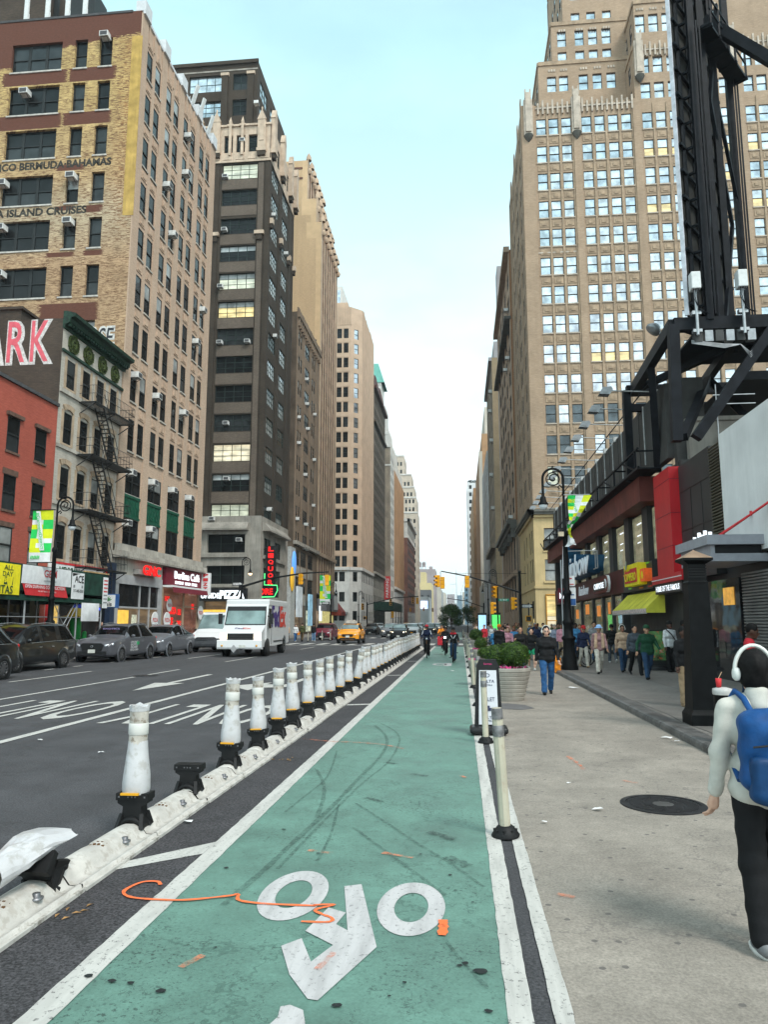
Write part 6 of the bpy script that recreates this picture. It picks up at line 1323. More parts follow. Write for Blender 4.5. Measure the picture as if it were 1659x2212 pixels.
for k in range(9): y = 29 + k * 4; ct.bar((XR - .85, y, 7.6), (XR - .85, y, 8.4), .07); ct.bar((XR - .85, y, 8.35), (XR - .02, y, 8.35), .06); ct.bar((XR - .85, y + .1, 7.6), (XR - .85, y + 2.4, 8.35), .06)
sub(bb, 'catwalk', ct, STEEL); sub(bb, 'cable', MB().tube([(XR - .3, 27.5, 10.9), (XR - .3, 61, 10.85)], .03, 5), STEEL)
LAMPH = mat('floodlight_housing', (.30, .31, .32), .4, metal=.5, var=.2)
for k in range(13):
 y = 28.9 + k * 2.5
 o = thing('floodlight', 'floodlight on a long arm above the roof billboard, %s from the near end' % ordw(k + 1), 'floodlight', (XR, y, 10.6), 'floodlights along the roof billboard')
 sub(o, 'arm', MB().tube([(XR, y, 10.68), (XR - 1.7, y, 10.78)], .025, 6).box(XR - .1, y - .12, 10.5, XR + .1, y + .12, 10.75), st_)
 sub(o, 'head', MB().prism([(XR - 2.15, 10.62), (XR - 2.0, 10.88), (XR - 1.68, 10.9), (XR - 1.62, 10.78), (XR - 1.75, 10.58)], y - .2, y + .2, 'y'), LAMPH)
nb = thing('canopy_building', 'dark panelled restaurant building with white rendered wall at the right edge', 'building', (12, 22, 0))
sub(nb, 'dark_panel_wall', MB().box(XR, 23.2, 3.2, XR + .3, 26.45, 7.15), CHAR2); sub(nb, 'wall', MB().box(XR + .3, 8, 0, 20, 27.0, 7.1), CHAR2); sub(nb, 'parapet', MB().box(XR + .6, 27.0, 6.9, 20, 27.55, 9.0).box(XR + .55, 26.9, 8.95, 20, 27.6, 9.1), CONC)
pj = MB()
for z in (6.2, 4.85): pj.box(XR - .012, 23.2, z, XR + .01, 26.45, z + .025)
for y in (24.1, 25.2): pj.box(XR - .012, y, 4.3, XR + .01, y + .02, 6.2)
sub(nb, 'panel_joint', pj, SIGNBLK)
for k in range(3): sub(nb, 'keystone', MB().prism([(9.1 + k * .8, 7.3), (9.6 + k * .8, 7.3), (9.9 + k * .6, 8.2), (9.3 + k * .6, 8.35)], 26.8, 26.9, 'y'), CONC)
lv = MB()
for k in range(34): z = 3.9 + k * .094; lv.prism([(XR + .02, z), (XR - .05, z + .015), (XR - .05, z + .03), (XR + .02, z + .08)], 22.25, 23.2, 'y')
sub(nb, 'louvre', lv, LOUV); sub(nb, 'white_wall', MB().box(XR - .02, 8, 3.6, XR + .3, 22.25, 7.25), WREND)
sht = MB()
for k in range(36): z = .15 + k * .082; sht.prism([(XR + .06, z), (XR + .0, z + .02), (XR + .0, z + .06), (XR + .06, z + .08)], 8, 21.3, 'y')
sub(nb, 'roller_shutter', sht, mat('grey_roller_shutter', (.21, .205, .20), .45, metal=.3, var=.18, vs=1.5)); sub(nb, 'entrance', MB().box(XR + .0, 21.5, .1, XR + .2, 26.4, 3.0), GL_SHOPD)
for y, z, w_, h, m in ((22.3, 2.5, .8, .5, 'amber_lit_menu'), (24.6, 2.0, .6, 1.0, 'red_white_poster'), (25.7, 2.2, .4, .8, 'blue_screen')): sub(nb, 'lit_panel', MB().box(XR - .03, y - w_ / 2, z - h / 2, XR, y + w_ / 2, z + h / 2), mat(m, {'a': (.8, .4, .08), 'r': (.5, .2, .18), 'b': (.3, .45, .6)}[m[0]], .5, emit=.5, var=.3, vs=5))
o = thing('entrance_canopy', 'pale grey box canopy projecting over the restaurant entrance', 'canopy', (7, 21, 3.4))
sub(o, 'top_band', MB().box(6.28, 19.5, 3.72, XR - .02, 22.3, 3.97), GREYC); sub(o, 'lower_band', MB().box(6.4, 19.62, 3.3, XR - .02, 22.2, 3.5).box(6.4, 19.62, 3.5, 6.5, 22.2, 3.72), GREYC); sub(o, 'dark_gap', MB().box(6.52, 19.7, 3.5, XR - .03, 22.1, 3.72), SIGNBLK)
sub(o, 'top_band', MB().box(XR - .02, 19.5, 3.72, 9.5, 19.9, 3.97), GREYC); sub(o, 'lower_band', MB().box(XR - .02, 19.62, 3.3, 9.5, 19.9, 3.5), GREYC)
for a, c_ in (((XR, 20.2, 4.6), (6.7, 20.0, 3.97)), ((XR, 18.9, 4.75), (6.7, 19.8, 3.97))): sub(o, 'tie_rod', MB().tube([a, c_], .03, 6).lathe([(.07, -.06), (.07, .06)], a, 8), REDSIGN)
for k, y in enumerate((20.2, 20.6, 20.9, 21.1, 21.5)): sub(o, 'letter_top', MB().tube([(6.6, y, 3.97), (6.6, y, 4.12 + .08 * (k % 2))], .05, 6), WHT_N)
o = thing('red_sign_column', 'tall bright red panelled column projecting between the two right hand shop buildings', 'sign column', (7.4, 28, 3))
sub(o, 'column', MB().box(7.38, 26.5, 3.44, XR + .32, 28.6, 7.2), RAL)
for z in (6.75, 5.55, 4.4): sub(o, 'joint', MB().box(7.372, 26.492, z, XR + .31, 28.605, z + .02), MAROON)
sub(o, 'base_band', MB().box(7.25, 25.2, 3.15, XR + .2, 29.0, 3.438), RAL); sub(o, 'band_edge', MB().box(7.23, 25.2, 3.27, 7.25, 29.0, 3.3), WHTSIGN); sub(o, 'message_board', MB().box(7.3, 25.4, 2.78, XR, 28.8, 3.14), SIGNBLK)
lettering('HOME OF THE FAMOUS', (7.27, 27.1, 2.96), 'R', .2, 3.0, WHT_N, o, bold=.03, ext=.01)
o = thing('rainbow_sign', 'large white script Rainbow letters with deep blue sides above the shop band', 'sign', (7.2, 45.5, 4.5))
BLUD = mat('deep_blue_letter_side', (.02, .09, .18), .4, var=.1); WLET = mat('white_letter_face', (.72, .78, .84), .4, emit=.12, var=.05)
for m_, x_, ex in ((BLUD, 6.95, .5), (WLET, 6.9, .02)):
 lettering('R', (x_, 50.1, 5.75), 'R', 2.1, 2.3, m_, o, bold=.02 if m_ is WLET else .05, ext=ex, shear=.3, name='letter'); lettering('ainbow', (x_, 45.0, 5.12), 'R', 1.35, 8.2, m_, o, bold=.03 if m_ is WLET else .06, ext=ex * 1.2, shear=.2, name='letters')
sub(o, 'bracket', MB().bar((7.2, 40.3, 4.6), (7.2, 40.3, 5.5), .05).bar((7.2, 39.7, 4.6), (7.2, 39.7, 5.5), .05).bar((7.2, 39.7, 5.5), (7.2, 40.9, 5.5), .05).bar((7.2, 39.7, 4.6), (7.2, 40.9, 4.6), .05), GALV)
o = thing('small_rainbow_sign', 'small white script Rainbow letters on the maroon sign band', 'sign', (7.5, 47, 3.7)); lettering('Rainbow', (XR - .12, 47.0, 3.72), 'R', .58, 3.6, WLET, o, bold=.03, ext=.06, shear=.25)
o = thing('chipotle_sign', 'dark red CHIPOTLE sign box with white letters', 'sign', (7.5, 40.6, 3.6)); sub(o, 'box', MB().box(XR - .3, 38.7, 3.3, XR - .1, 42.4, 4.05), mat('dark_red_sign', (.12, .015, .012), .5)); sub(o, 'letter_board', MB().box(XR - .34, 39.0, 3.44, XR - .3, 42.2, 3.9), SIGNBLK); lettering('CHIPOTLE', (XR - .36, 40.5, 3.67), 'R', .3, 2.8, WHT_N, o, bold=.04, ext=.02)
o = thing('round_pepper_sign', 'round brown medallion sign with a pepper emblem beside the CHIPOTLE sign', 'sign', (7.4, 37.5, 3.65)); BRN = mat('brown_medallion', (.14, .03, .02), .5)
MB().lathe([(0, 0), (.42, 0), (.42, .12), (0, .12)], (0, 0, 0), 20, sm=False).build('disc', WHTSIGN, o, local=True).matrix_local = Matrix.Translation((-.1, 0, 0)) @ Matrix.Rotation(-PI / 2, 4, 'Y'); MB().lathe([(0, 0), (.39, 0), (.39, .02), (0, .02)], (0, 0, 0), 20, sm=False).build('face', BRN, o, local=True).matrix_local = Matrix.Translation((-.22, 0, 0)) @ Matrix.Rotation(-PI / 2, 4, 'Y'); MB().tube([(7.15, 37.6, 3.85), (7.15, 37.4, 3.75), (7.15, 37.4, 3.55), (7.15, 37.65, 3.42)], [.05, .06, .05, .01], 6).build('pepper', WHTSIGN, o)
o = thing('campero_sign', 'yellow and red Pollo CAMPERO sign box', 'sign', (7.3, 32.4, 3.6)); sub(o, 'yellow_box', MB().box(XR - .45, 31.2, 3.3, XR - .1, 33.75, 4.2), YELSIGN); sub(o, 'red_face', MB().box(XR - .48, 31.4, 3.42, XR - .45, 33.55, 4.0), REDSIGN); lettering('CAMPERO', (XR - .5, 32.45, 3.66), 'R', .34, 2.0, YELSIGN, o, bold=.05, ext=.02); lettering('Pollo', (XR - .5, 32.9, 4.05), 'R', .26, .9, YELSIGN, o, bold=.03, ext=.02, shear=.25); MB().add([(7.19, 33.3, 4.0), (7.19, 33.1, 4.4), (7.19, 32.9, 4.35), (7.19, 32.95, 4.05)], [(0, 1, 2, 3)]).build('plume', mat('grey_green_plume', (.3, .33, .25), .6), o)
o = thing('orange_roundel_sign', 'small orange square sign beside the CAMPERO box', 'sign', (7.3, 30.7, 3.6)); sub(o, 'box', MB().box(XR - .4, 30.35, 3.4, XR - .1, 31.05, 3.9), mat('bright_orange_sign', (.8, .12, .02), .5, emit=.2)); MB().disc((7.29, 30.7, 3.65), .16, 'x').build('disc', YELSIGN, o)
for i, (y, z, m) in enumerate(((35.2, 3.9, 'o'), (34.7, 3.5, 'r'), (34.2, 3.25, 'g'), (32.2, 3.2, 'o'), (31, 4.15, 'g'), (30.7, 3.2, 'r'))): tag(MB().box(XR - .13, y - .3, z - .03, XR - .1, y + .3, z + .03).build('colour_dash', mat({'o': 'orange', 'r': 'red', 'g': 'lime'}[m] + '_dash', {'o': (.7, .25, .03), 'r': (.5, .04, .03), 'g': (.2, .6, .05)}[m], .5), None, (XR - .1, y, z)), '%s dash on the dark band by the CAMPERO sign, %s along' % ({'o': 'orange', 'r': 'red', 'g': 'lime green'}[m], ORD[i + 1]), 'sign', 'coloured dashes around the CAMPERO sign')
o = thing('yellow_awning', 'lime yellow shop awning sloping out over the pavement', 'awning', (6.6, 33, 2.3)); AWN = mat('lime_yellow_canvas', (.62, .58, .06), .8, var=.14, vs=2, streak=.2)
aw = MB(); nseg = 12
for k in range(nseg): y0, y1 = 28.9 + 6.2 * k / nseg, 28.9 + 6.2 * (k + 1) / nseg; aw.quad((XR - .05, y0, 2.98), (XR - .05, y1, 2.98), (6.95, y1, 2.28 - .01 * (k % 2)), (6.95, y0, 2.28 - .01 * (k % 2)))
aw.quad((XR - .05, 28.9, 2.98), (6.95, 28.9, 2.28), (6.95, 28.9, 2.12), (XR - .05, 28.9, 2.12)).quad((XR - .05, 35.1, 2.98), (6.95, 35.1, 2.28), (6.95, 35.1, 2.12), (XR - .05, 35.1, 2.12)); aw.build('canvas', AWN, o)
sub(o, 'valance', MB().box(6.93, 28.9, 2.12, 6.945, 35.1, 2.28), mat('white_red_valance', (.55, .45, .42), .8, var=.3, vs=9)); sub(o, 'bar', MB().box(6.92, 28.9, 2.08, 6.97, 35.1, 2.12), GALV)
o = thing('far_maroon_sign', 'small maroon projecting sign with white letters beside the lamp post', 'sign', (6.7, 50, 3.4)); sub(o, 'box', MB().box(6.42, 49.9, 3.05, 7.02, 50.05, 4.0), MAROON); lettering('MA', (6.72, 49.87, 3.5), 'N', .4, .42, WHT_N, o, bold=.05, ext=.01)
ts = thing('rooftop_billboard_truss', 'black steel rooftop billboard seen from behind, on a heavy truss platform', 'billboard', (10, 27, 8)); I_ = lambda a, c_, w_=.3, h=None, nm='beam': sub(ts, nm, MB().bar(a, c_, w_, h), STEEL)
x0, x1, ya, yb = 7.1, 13.5, 24.0, 31.0; zt = 11.4
for a, c_, w_, h in (((x0, ya, zt), (x1, ya, zt), .3, .42), ((x0, ya, zt), (x0 + .3, yb, zt), .3, .42), ((x0, yb, zt), (x1, yb, zt), .3, .42), ((x0 + 2.3, ya, zt), (x0 + 3, yb, zt), .26, .36), ((x0, yb, zt - .75), (x1, yb, zt - .75), .25, .3),
    ((x0, ya, zt), (x0 - .1, ya, 7.5), .32, .32), ((x0, yb, zt), (x0, yb, 7.5), .3, .3), ((x0 + .15, (ya + yb) / 2, zt), (x0 + .6, 29, 7.5), .26, .26), ((x1 - 3.3, ya, zt - .2), (7.6, ya, 7.6), .32, .32), ((x0 + .2, ya + .3, 7.7), (9.6, 28.5, zt - .4), .26, .26), ((x1 - 2.4, yb, zt), (x0 + 1, yb, 8), .26, .26), ((9.6, 28.5, zt - .4), (11.8, 27.5, 7.7), .28, .28), ((x0 + .3, yb, zt), (x0 + 2.6, ya + 2, zt), .22, .26), ((x0 + 2.6, ya + 2, zt), (x0 + .2, ya, zt), .22, .26)): I_(a, c_, w_, h)
sub(ts, 'deck', MB().box(8.2, 24.6, zt + .22, 12.6, 28.6, zt + .3).box(9.5, 25, zt - 1.6, 13.5, 30, zt - 1.3), STEEL)
A_, B_ = Vector((7.6, 23.9, 0)), Vector((10.2, 27.2, 0)); ud = (B_ - A_).normalized(); wid = (B_ - A_).length; nv = Vector((ud.y, -ud.x, 0))
P_ = lambda u, z, o_=0.: tuple(A_ + ud * u + nv * o_ + Vector((0, 0, z)))
fp = MB()
def slab(mb, u0, u1, z0, z1, o0, o1):
 mb.add([P_(u0, z0, o0), P_(u1, z0, o0), P_(u1, z1, o0), P_(u0, z1, o0), P_(u0, z0, o1), P_(u1, z0, o1), P_(u1, z1, o1), P_(u0, z1, o1)], [(0, 1, 2, 3), (7, 6, 5, 4), (0, 4, 5, 1), (1, 5, 6, 2), (2, 6, 7, 3), (3, 7, 4, 0)])
slab(fp, 0.05, wid, 11.7, 27.5, -.1, -.03); sub(ts, 'sign_panel', fp, mat('dull_panel_back', (.022, .02, .017), .8, var=.5, vs=1.2, obj=False)); e_ = MB(); slab(e_, -.03, .03, 11.7, 27.5, -.13, .0); sub(ts, 'white_edge_strip', e_, mat('white_panel_edge', (.55, .56, .6), .5))
for u in (.4, 1.35, 2.4, wid - .1): I_(P_(u, 11.5, .5), P_(u, 27.5, .5), .22, .22, 'column'); I_(P_(u, 11.5, .02), P_(u, 27.5, .02), .12, .12, 'column')
for z in np.arange(12.1, 27, .95): I_(P_(0, z, .06), P_(wid, z, .06), .1, .1, 'rail'); I_(P_(.5, z, .06), P_(.5, z, .5), .08)
for a, c_ in ((P_(1.9, 12, .5), P_(3.3, 16, .5)), (P_(3.3, 16, .5), P_(1.9, 20.2, .5)), (P_(1.9, 20.2, .5), P_(3.3, 25, .5)), (P_(.4, 13, .5), P_(1.35, 17, .5)), (P_(2.4, 21, .5), P_(wid, 17, .5))): I_(a, c_, .12, .12, 'brace')
I_((x1 + .5, 22.6, 16.6), P_(1.9, 23.4, .5), .34, .34, 'backstay')
cw_ = MB(); slab(cw_, .6, wid, 22.1, 22.2, .5, 1.1); sub(ts, 'catwalk', cw_, STEEL)
for u in (.7, 1.5, 2.3, 3.1, wid): I_(P_(u, 22.1, 1.1), P_(u, 23.2, 1.1), .06); I_(P_(u, 22.1, .5), P_(u, 22.1, 1.15), .12)
for z in (22.7, 23.2): I_(P_(.6, z, 1.1), P_(wid, z, 1.1), .05)
for u in (.25, wid - .25): I_(P_(u, 11.6, .75), P_(u, 22.2, .75), .05, None, 'ladder_rail'); I_(P_(u + .3, 11.6, .75), P_(u + .3, 22.2, .75), .05, None, 'ladder_rail')
for i, (x, lab) in enumerate(((7.75, 'white box antenna on a grey pole, left one on the billboard truss'), (9.2, 'white box antenna on a grey pole, right one on the billboard truss'))):
 o = thing('box_antenna', lab, 'antenna', (x, 23.6, 11), 'box antennas on the truss'); sub(o, 'pole', MB().tube([(x, 23.62, 10.9), (x, 23.62, 12.6)], .05, 8).box(x - .14, 23.6, 11.0, x + .14, 23.78, 11.1).box(x - .14, 23.6, 11.6, x + .14, 23.78, 11.72), GALV); sub(o, 'housing', MB().box(x - .15, 23.45, 12.42, x + .15, 23.8, 13.0), ANT, bevel=.03)
 cb = MB()
 for k in range(4): cb.tube([(x - .08 + k * .05, 23.5, 12.42), (x - .12 + k * .06, 23.5, 12.15), (x + .05, 23.55, 11.8 - k * .03), (x + .3 + k * .05, 23.7, 11.65)], .012, 4)
 sub(o, 'cable', cb, STEEL)
o = thing('truss_floodlight', 'large round floodlight at the left end of the billboard truss', 'floodlight', (7.4, 28, 13)); MB().lathe([(0, 0), (.28, .02), (.3, .12), (.16, .3), (0, .34)], (0, 0, 0), 14).build('head', LAMPH, o, local=True).matrix_local = Matrix.Rotation(.7, 4, 'Y'); MB().bar((0, 0, .1), (.45, -.2, -.25), .06).build('arm', LAMPH, o, local=True); o.location = (7.35, 27.5, 12.6)
o = thing('cable_tray', 'bundle of radio boxes and drooping cables under the truss beam', 'equipment', (8.3, 24, 10.9))
for k in range(6): sub(o, 'radio_box', MB().box(7.7 + k * .33, 23.8, 10.75, 7.95 + k * .33, 24.05, 11.12), LAMPH if k % 2 else DKF)
for k in range(4): sub(o, 'cable', MB().tube([(7.6, 23.85, 10.8 - k * .03), (8.6, 23.8, 10.62 - k * .04), (9.1, 23.8, 10.6), (9.4, 23.85, 10.35 - k * .06), (9.8, 23.9, 10.7), (10.1, 23.95, 11.0)], .02, 5), LAMPH)
o = thing('whip_antenna', 'thin forked aerial standing on the roof under the truss', 'antenna', (8.2, 24, 7.5)); sub(o, 'rod', MB().tube([(8.3, 24, 7.4), (8.3, 24, 9.35)], .02, 5).bar((8.2, 24, 9.0), (9.5, 24, 9.0), .025).bar((8.2, 24, 8.7), (9.5, 24, 8.7), .025), GALV)
# ================================================================ barrier rail, posts and street furniture
BWHITE = mat('scuffed_white_plastic', (.52, .495, .455), .6, var=.14, vs=5, c2=(.40, .37, .33), bump=.1)
BGREY = mat('dirty_white_flange', (.52, .50, .46), .65, var=.2, vs=4, c2=(.25, .23, .2))
RUB = mat('black_rubber', (.009, .009, .0095), .6, var=.25, vs=9, spec=.25)
RUST = mat('rusty_holes', (.16, .085, .04), .8, var=.3)
BOLT = mat('bolt_steel', (.22, .22, .23), .4, metal=.7, var=.2)
prof = [(-.19, .0), (-.185, .03), (-.13, .04), (-.115, .065), (-.085, .105), (-.035, .126), (.035, .126), (.085, .105), (.115, .065), (.13, .038), (.19, .034), (.195, .048), (.22, .048), (.23, .0)]
def seg_proto():
 t_ = thing('barrier_rail', 'x', 'barrier', (0, 0, 0), 'white barrier rail sections bolted along the road')
 b_ = MB(); n = 14
 for i in range(n):                                   # moulded top swells between the waists
  pass
 st = [0, .02, .06, .30, .55, .60, .64, .68, .95, 1.12, 1.17, 1.20]
 sc = [.9, 1, 1, 1.0, 1.0, .9, .9, 1, 1, 1, .96, .9]
 vs_ = [(x * (1 if abs(x) > .125 else (.85 + .15 * c)), y, z * (c if abs(x) < .125 else 1)) for y, c in zip(st, sc) for x, z in prof]
 k = len(prof)
 b_.add(vs_, [(i * k + j, (i + 1) * k + j, (i + 1) * k + j + 1, i * k + j + 1) for i in range(len(st) - 1) for j in range(k - 1)], 0, True)
 b_.build('rail', BWHITE, t_)
 MB().box(-.205, .005, 0, -.13, 1.195, .022).box(.14, .005, 0, .25, 1.195, .026).build('flange', BGREY, t_)
 h = MB()
 for y in (.61, .67):
  for a in np.linspace(-1.1, 1.1, 8): h.cbox(.105 * math.sin(a), y, .012 + .103 * math.cos(a), .018, .018, .02)
 h.build('row_of_holes', RUST, t_)
 MB().lathe([(.045, 0), (.045, .01), (.025, .012), (.025, .035), (0, .038)], (.105, .86, .07), 10).build('bolt', BOLT, t_)
 return t_
sp0 = seg_proto(); nseg_ = 40
for i in range(nseg_):
 o = sp0 if i == 0 else copy_tree(sp0)
 o['label'] = 'white scuffed rail section under the bagged posts, %s from the near end' % ordw(i + 1) if i < 40 else ''
 place(o, (-2.72 + R.uniform(-.008, .008), 3.75 + i * 1.212, 0), R.uniform(-.006, .006))
BAG = mat('white_plastic_film', (.50, .49, .495), .35, var=.1, vs=4, c2=(.40, .385, .37), spec=.4)
SLV = mat('dirty_white_post_sleeve', (.47, .43, .38), .55, var=.2, vs=9, c2=(.24, .2, .16)); TAPE = mat('white_tape_band', (.56, .545, .51), .5, var=.1); AMB = mat('amber_reflector', (.75, .36, .02), .4, var=.1)
def mount_mb():
 b_ = MB()
 b_.prism([(-.10, .02), (.10, .02), (.105, .06), (.085, .11), (.078, .20), (.125, .225), (.132, .30), (-.132, .30), (-.125, .225), (-.078, .20), (-.085, .11), (-.105, .06)], -.06, .06, 'y')
 for s_ in (-1, 1):
  for d in (-1, 1): b_.bar((s_ * .08, d * .05, .14), (s_ * .10, d * .10, .03), .03, .045)
 b_.tube([(.108 * math.sin(a), .07, -.01 + .115 * math.cos(a)) for a in np.linspace(-1.25, 1.25, 9)], .022, 6).tube([(.108 * math.sin(a), -.07, -.01 + .115 * math.cos(a)) for a in np.linspace(-1.25, 1.25, 9)], .022, 6)
 b_.box(-.138, -.07, .25, .138, .07, .305)
 return b_
MOUNT = mount_mb().mesh('mount', RUB)
def rivets():
 b_ = MB()
 for x in (-.11, -.03, 0, .03, .11):
  b_.cbox(x, -.072, .278, .012, .01, .012)
 return b_.mesh('rivet_row', BOLT)
RIV = rivets()
def post_proto(i):
 t_ = thing('bagged_post', 'x', 'bollard', (0, 0, 0), 'white plastic bagged posts on the barrier rail')
 link('mount', MOUNT, t_); link('rivet_row', RIV, t_)
 b_ = MB(); n = 16; rg = random.Random(i)
 b_.lathe([(.075, .55), (.076, .66), (.0765, .80), (.077, .99), (.078, 1.0)], (0, 0, 0), 16); b_.build('sleeve', SLV, t_)
 MB().lathe([(.0785, .77), (.0815, .775), (.0815, .86), (.0785, .865)], (0, 0, 0), 16).build('tape_band', TAPE, t_)
 g = MB(); ph = [rg.uniform(0, 6) for _ in range(4)]
 hs = [(.295, .107), (.33, .113), (.38, .114), (.44, .110), (.51, .102), (.58, .093), (.65, .085), (.72, .0795)]
 vs_ = []
 for j, (z, r) in enumerate(hs):
  for k in range(n * 2):
   a = 2 * PI * k / (n * 2); w_ = 1 + (.035 * math.sin(3 * a + ph[0] + z * 2) + .022 * math.sin(5 * a + ph[1]) + .012 * rg.uniform(-1, 1)) * (1 if j < 5 else .3)
   vs_.append((r * w_ * math.cos(a), r * w_ * math.sin(a) * .92, z))
 m_ = n * 2
 g.add(vs_, [(i_ * m_ + k, i_ * m_ + (k + 1) % m_, (i_ + 1) * m_ + (k + 1) % m_, (i_ + 1) * m_ + k) for i_ in range(len(hs) - 1) for k in range(m_)], 0, True)
 g.build('plastic_bag', BAG, t_); g = MB(); vs_ = []                                             # ragged gathered top
 for j, (z, r) in enumerate(((.962, .0795), (.985, .0825), (1.008, .083))):
  for k in range(n):
   a = 2 * PI * k / n; vs_.append((r * (1 + rg.uniform(-.05, .08) * (j == 2)) * math.cos(a), r * (1 + rg.uniform(-.05, .08) * (j == 2)) * math.sin(a), z + (rg.uniform(-.012, .018) if j == 2 else 0)))
 vs_.append((0, 0, 1.0))
 g.add(vs_, [(i_ * n + k, i_ * n + (k + 1) % n, (i_ + 1) * n + (k + 1) % n, (i_ + 1) * n + k) for i_ in range(2) for k in range(n)] + [(2 * n + k, 2 * n + (k + 1) % n, 3 * n) for k in range(n)], 0, False)
 g.build('gathered_film', BAG, t_)
 MB().box(-.075, -.128, .302, .075, -.10, .318).build('reflector', AMB, t_)
 return t_
PP = [post_proto(i) for i in range(4)]
ys = [6.21, 8.77, 10.03, 11.1, 12.14, 13.34, 14.44, 15.6, 16.8, 18.1, 19.4, 20.9] + [22.05 + 1.2 * k for k in range(23)]
for i, y in enumerate(ys):
 o = PP[i] if i < 4 else copy_tree(PP[i % 4])
 o['label'] = 'upright white bagged post on the barrier rail, %s from the near end' % ordw(i + 1)
 lean = (R.uniform(-.035, .035), R.uniform(-.05, .05)) if i else (0, 0)
 if i == 10: lean = (.05, .16)
 place(o, (-2.72, y, .05), 0 if i < 3 else R.uniform(-.15, .15), R.uniform(.95, 1.04) if i else 1., lean[0], lean[1])
o = thing('empty_post_mount', 'empty black post mount without a post, between the first two upright posts', 'bollard mount', (-2.72, 7.47, .05)); link('mount', MOUNT, o); link('rivet_row', RIV, o)
o = thing('fallen_bagged_post', 'fallen white bagged post lying along the rail at the lower left', 'bollard', (-2.72, 4.94, .06))
mo = MOUNT.copy(); ob = link('mount', mo, o); ob.matrix_local = Matrix.Translation((0, -.02, .02)) @ Matrix.Rotation(.9, 4, 'X')
FM = Matrix.Translation((-.05, -.16, .22)) @ Matrix.Rotation(PI / 2 + .06, 4, 'X') @ Matrix.Rotation(-.10, 4, 'Y')
for nm in ('sleeve', 'tape_band'):
 src = [c_ for c_ in PP[1].children if c_.name.startswith(nm)][0]
 ob = link(nm, src.data, o); ob.matrix_local = FM @ Matrix.Translation((0, 0, -.26)) @ Matrix.Diagonal((1.25, 1.25, 1.1, 1))
rg = random.Random(4); b_ = MB(); vs_ = []; rows_ = [(.03, .165, .020, .30), (-.03, .17, .045, .305), (-.12, .165, .062, .30), (-.22, .155, .074, .285), (-.32, .135, .082, .265), (-.42, .115, .084, .245), (-.52, .098, .084, .228), (-.62, .088, .086, .215)]; n = 18
for j, (y, w_, h_, z) in enumerate(rows_):
 for k in range(n):
  a = 2 * PI * k / n; f_ = 1 + rg.uniform(-.14, .12) * (1 if j < 6 else .3); vs_.append((-.07 * (-y) + w_ * f_ * math.cos(a), y + (rg.uniform(-.05, .05) if j == 0 else 0), z + h_ * f_ * math.sin(a)))
b_.add(vs_, [(i * n + k, i * n + (k + 1) % n, (i + 1) * n + (k + 1) % n, (i + 1) * n + k) for i in range(len(rows_) - 1) for k in range(n)], 0, False)
b_.add(vs_[:n], [tuple(range(n))]); b_.build('torn_bag', BAG, o, local=True)
CREAM = mat('cream_delineator_plastic', (.48, .445, .345), .55, var=.12, vs=3, c2=(.40, .34, .26), streak=.3); SILVT = mat('silver_reflective_band', (.24, .235, .24), .35, metal=.4, var=.35, vs=16)
def delin_proto():
 t_ = thing('flexible_delineator', 'x', 'delineator post', (0, 0, 0), 'slim cream delineator posts beside the green lane')
 cr_ = []
 for k in range(24):
  a = 2 * PI * k / 24; r = .041 + .005 * math.cos(8 * a); cr_.append((r * math.cos(a), r * math.sin(a)))
 MB().prism(cr_, .05, 1.03, 'z', 0, True).build('post', CREAM, t_)
 for z in (.80, .94): MB().lathe([(.0465, z), (.0475, z + .005), (.0475, z + .085), (.0465, z + .09)], (0, 0, 0), 18).build('band', SILVT, t_)
 b_ = MB().lathe([(.115, 0), (.118, .012), (.07, .075), (.058, .085), (.042, .085)], (0, 0, 0), 20)
 for k in range(8): a = 2 * PI * k / 8; b_.cbox(.085 * math.cos(a), .085 * math.sin(a), .045, .02, .02, .03)
 b_.build('base', RUB, t_)
 return t_
dl = delin_proto()
for i, (x, y) in enumerate([(.345, 6.5), (.345, 11.33), (.34, 16.2), (.335, 20.6), (.33, 24.7), (.33, 29.3), (.33, 33.6), (.33, 38.2), (.33, 42), (.33, 45.5), (.33, 49), (.33, 52.5), (.33, 90), (.33, 96), (.33, 102)]):
 o = dl if i == 0 else copy_tree(dl)
 o['label'] = 'cream ribbed delineator post with black foot, %s from the near end' % ordw(i + 1) if i < 12 else 'small cream delineator post beyond the crossing, %s one' % ordw(i - 11)
 place(o, (x, y, .012), R.uniform(0, 6), 1., R.uniform(-.02, .02) if i else 0.012, R.uniform(.0, .05) if i else .055)
for i, (x, y) in enumerate(((-14.2, 69), (-13.2, 70.8), (-12.5, 71.4))):
 place(copy_tree(dl, None, 'cream delineator post in front of the red minivan, %s from the left' % ORD[i + 1]), (x, y, 0))
o = thing('valet_sign', 'black framed valet pavement sign with DELTA lettering behind the delineators', 'a-board', (.42, 12.2, 0)); BLKP = mat('black_sign_plastic', (.016, .016, .017), .4, var=.15)
V, F = sdf_mesh([('b', (.42, 12.2, .08), (.30, .22, .055), .05)], .02, .01); me = np_mesh('base', V - np.array((.42, 12.2, 0)), F, BLKP); link('base', me, o)
for s_ in (1,):
 fp_ = [(-.225, .10), (.225, .10), (.175, 1.08), (.13, 1.17), (-.13, 1.17), (-.175, 1.08)]
 MB().prism([(.42 + a, z) for a, z in fp_], 12.16, 12.24, 'y').build('frame', BLKP, o)
 MB().add([(.42 - .155, 12.155, .16), (.42 + .155, 12.155, .16), (.42 + .135, 12.155, 1.0), (.42 - .135, 12.155, 1.0)], [(0, 1, 2, 3)]).build('poster', mat('pale_poster', (.62, .62, .66), .5, var=.05), o)
NAVY = mat('navy_print', (.04, .045, .10), .6)
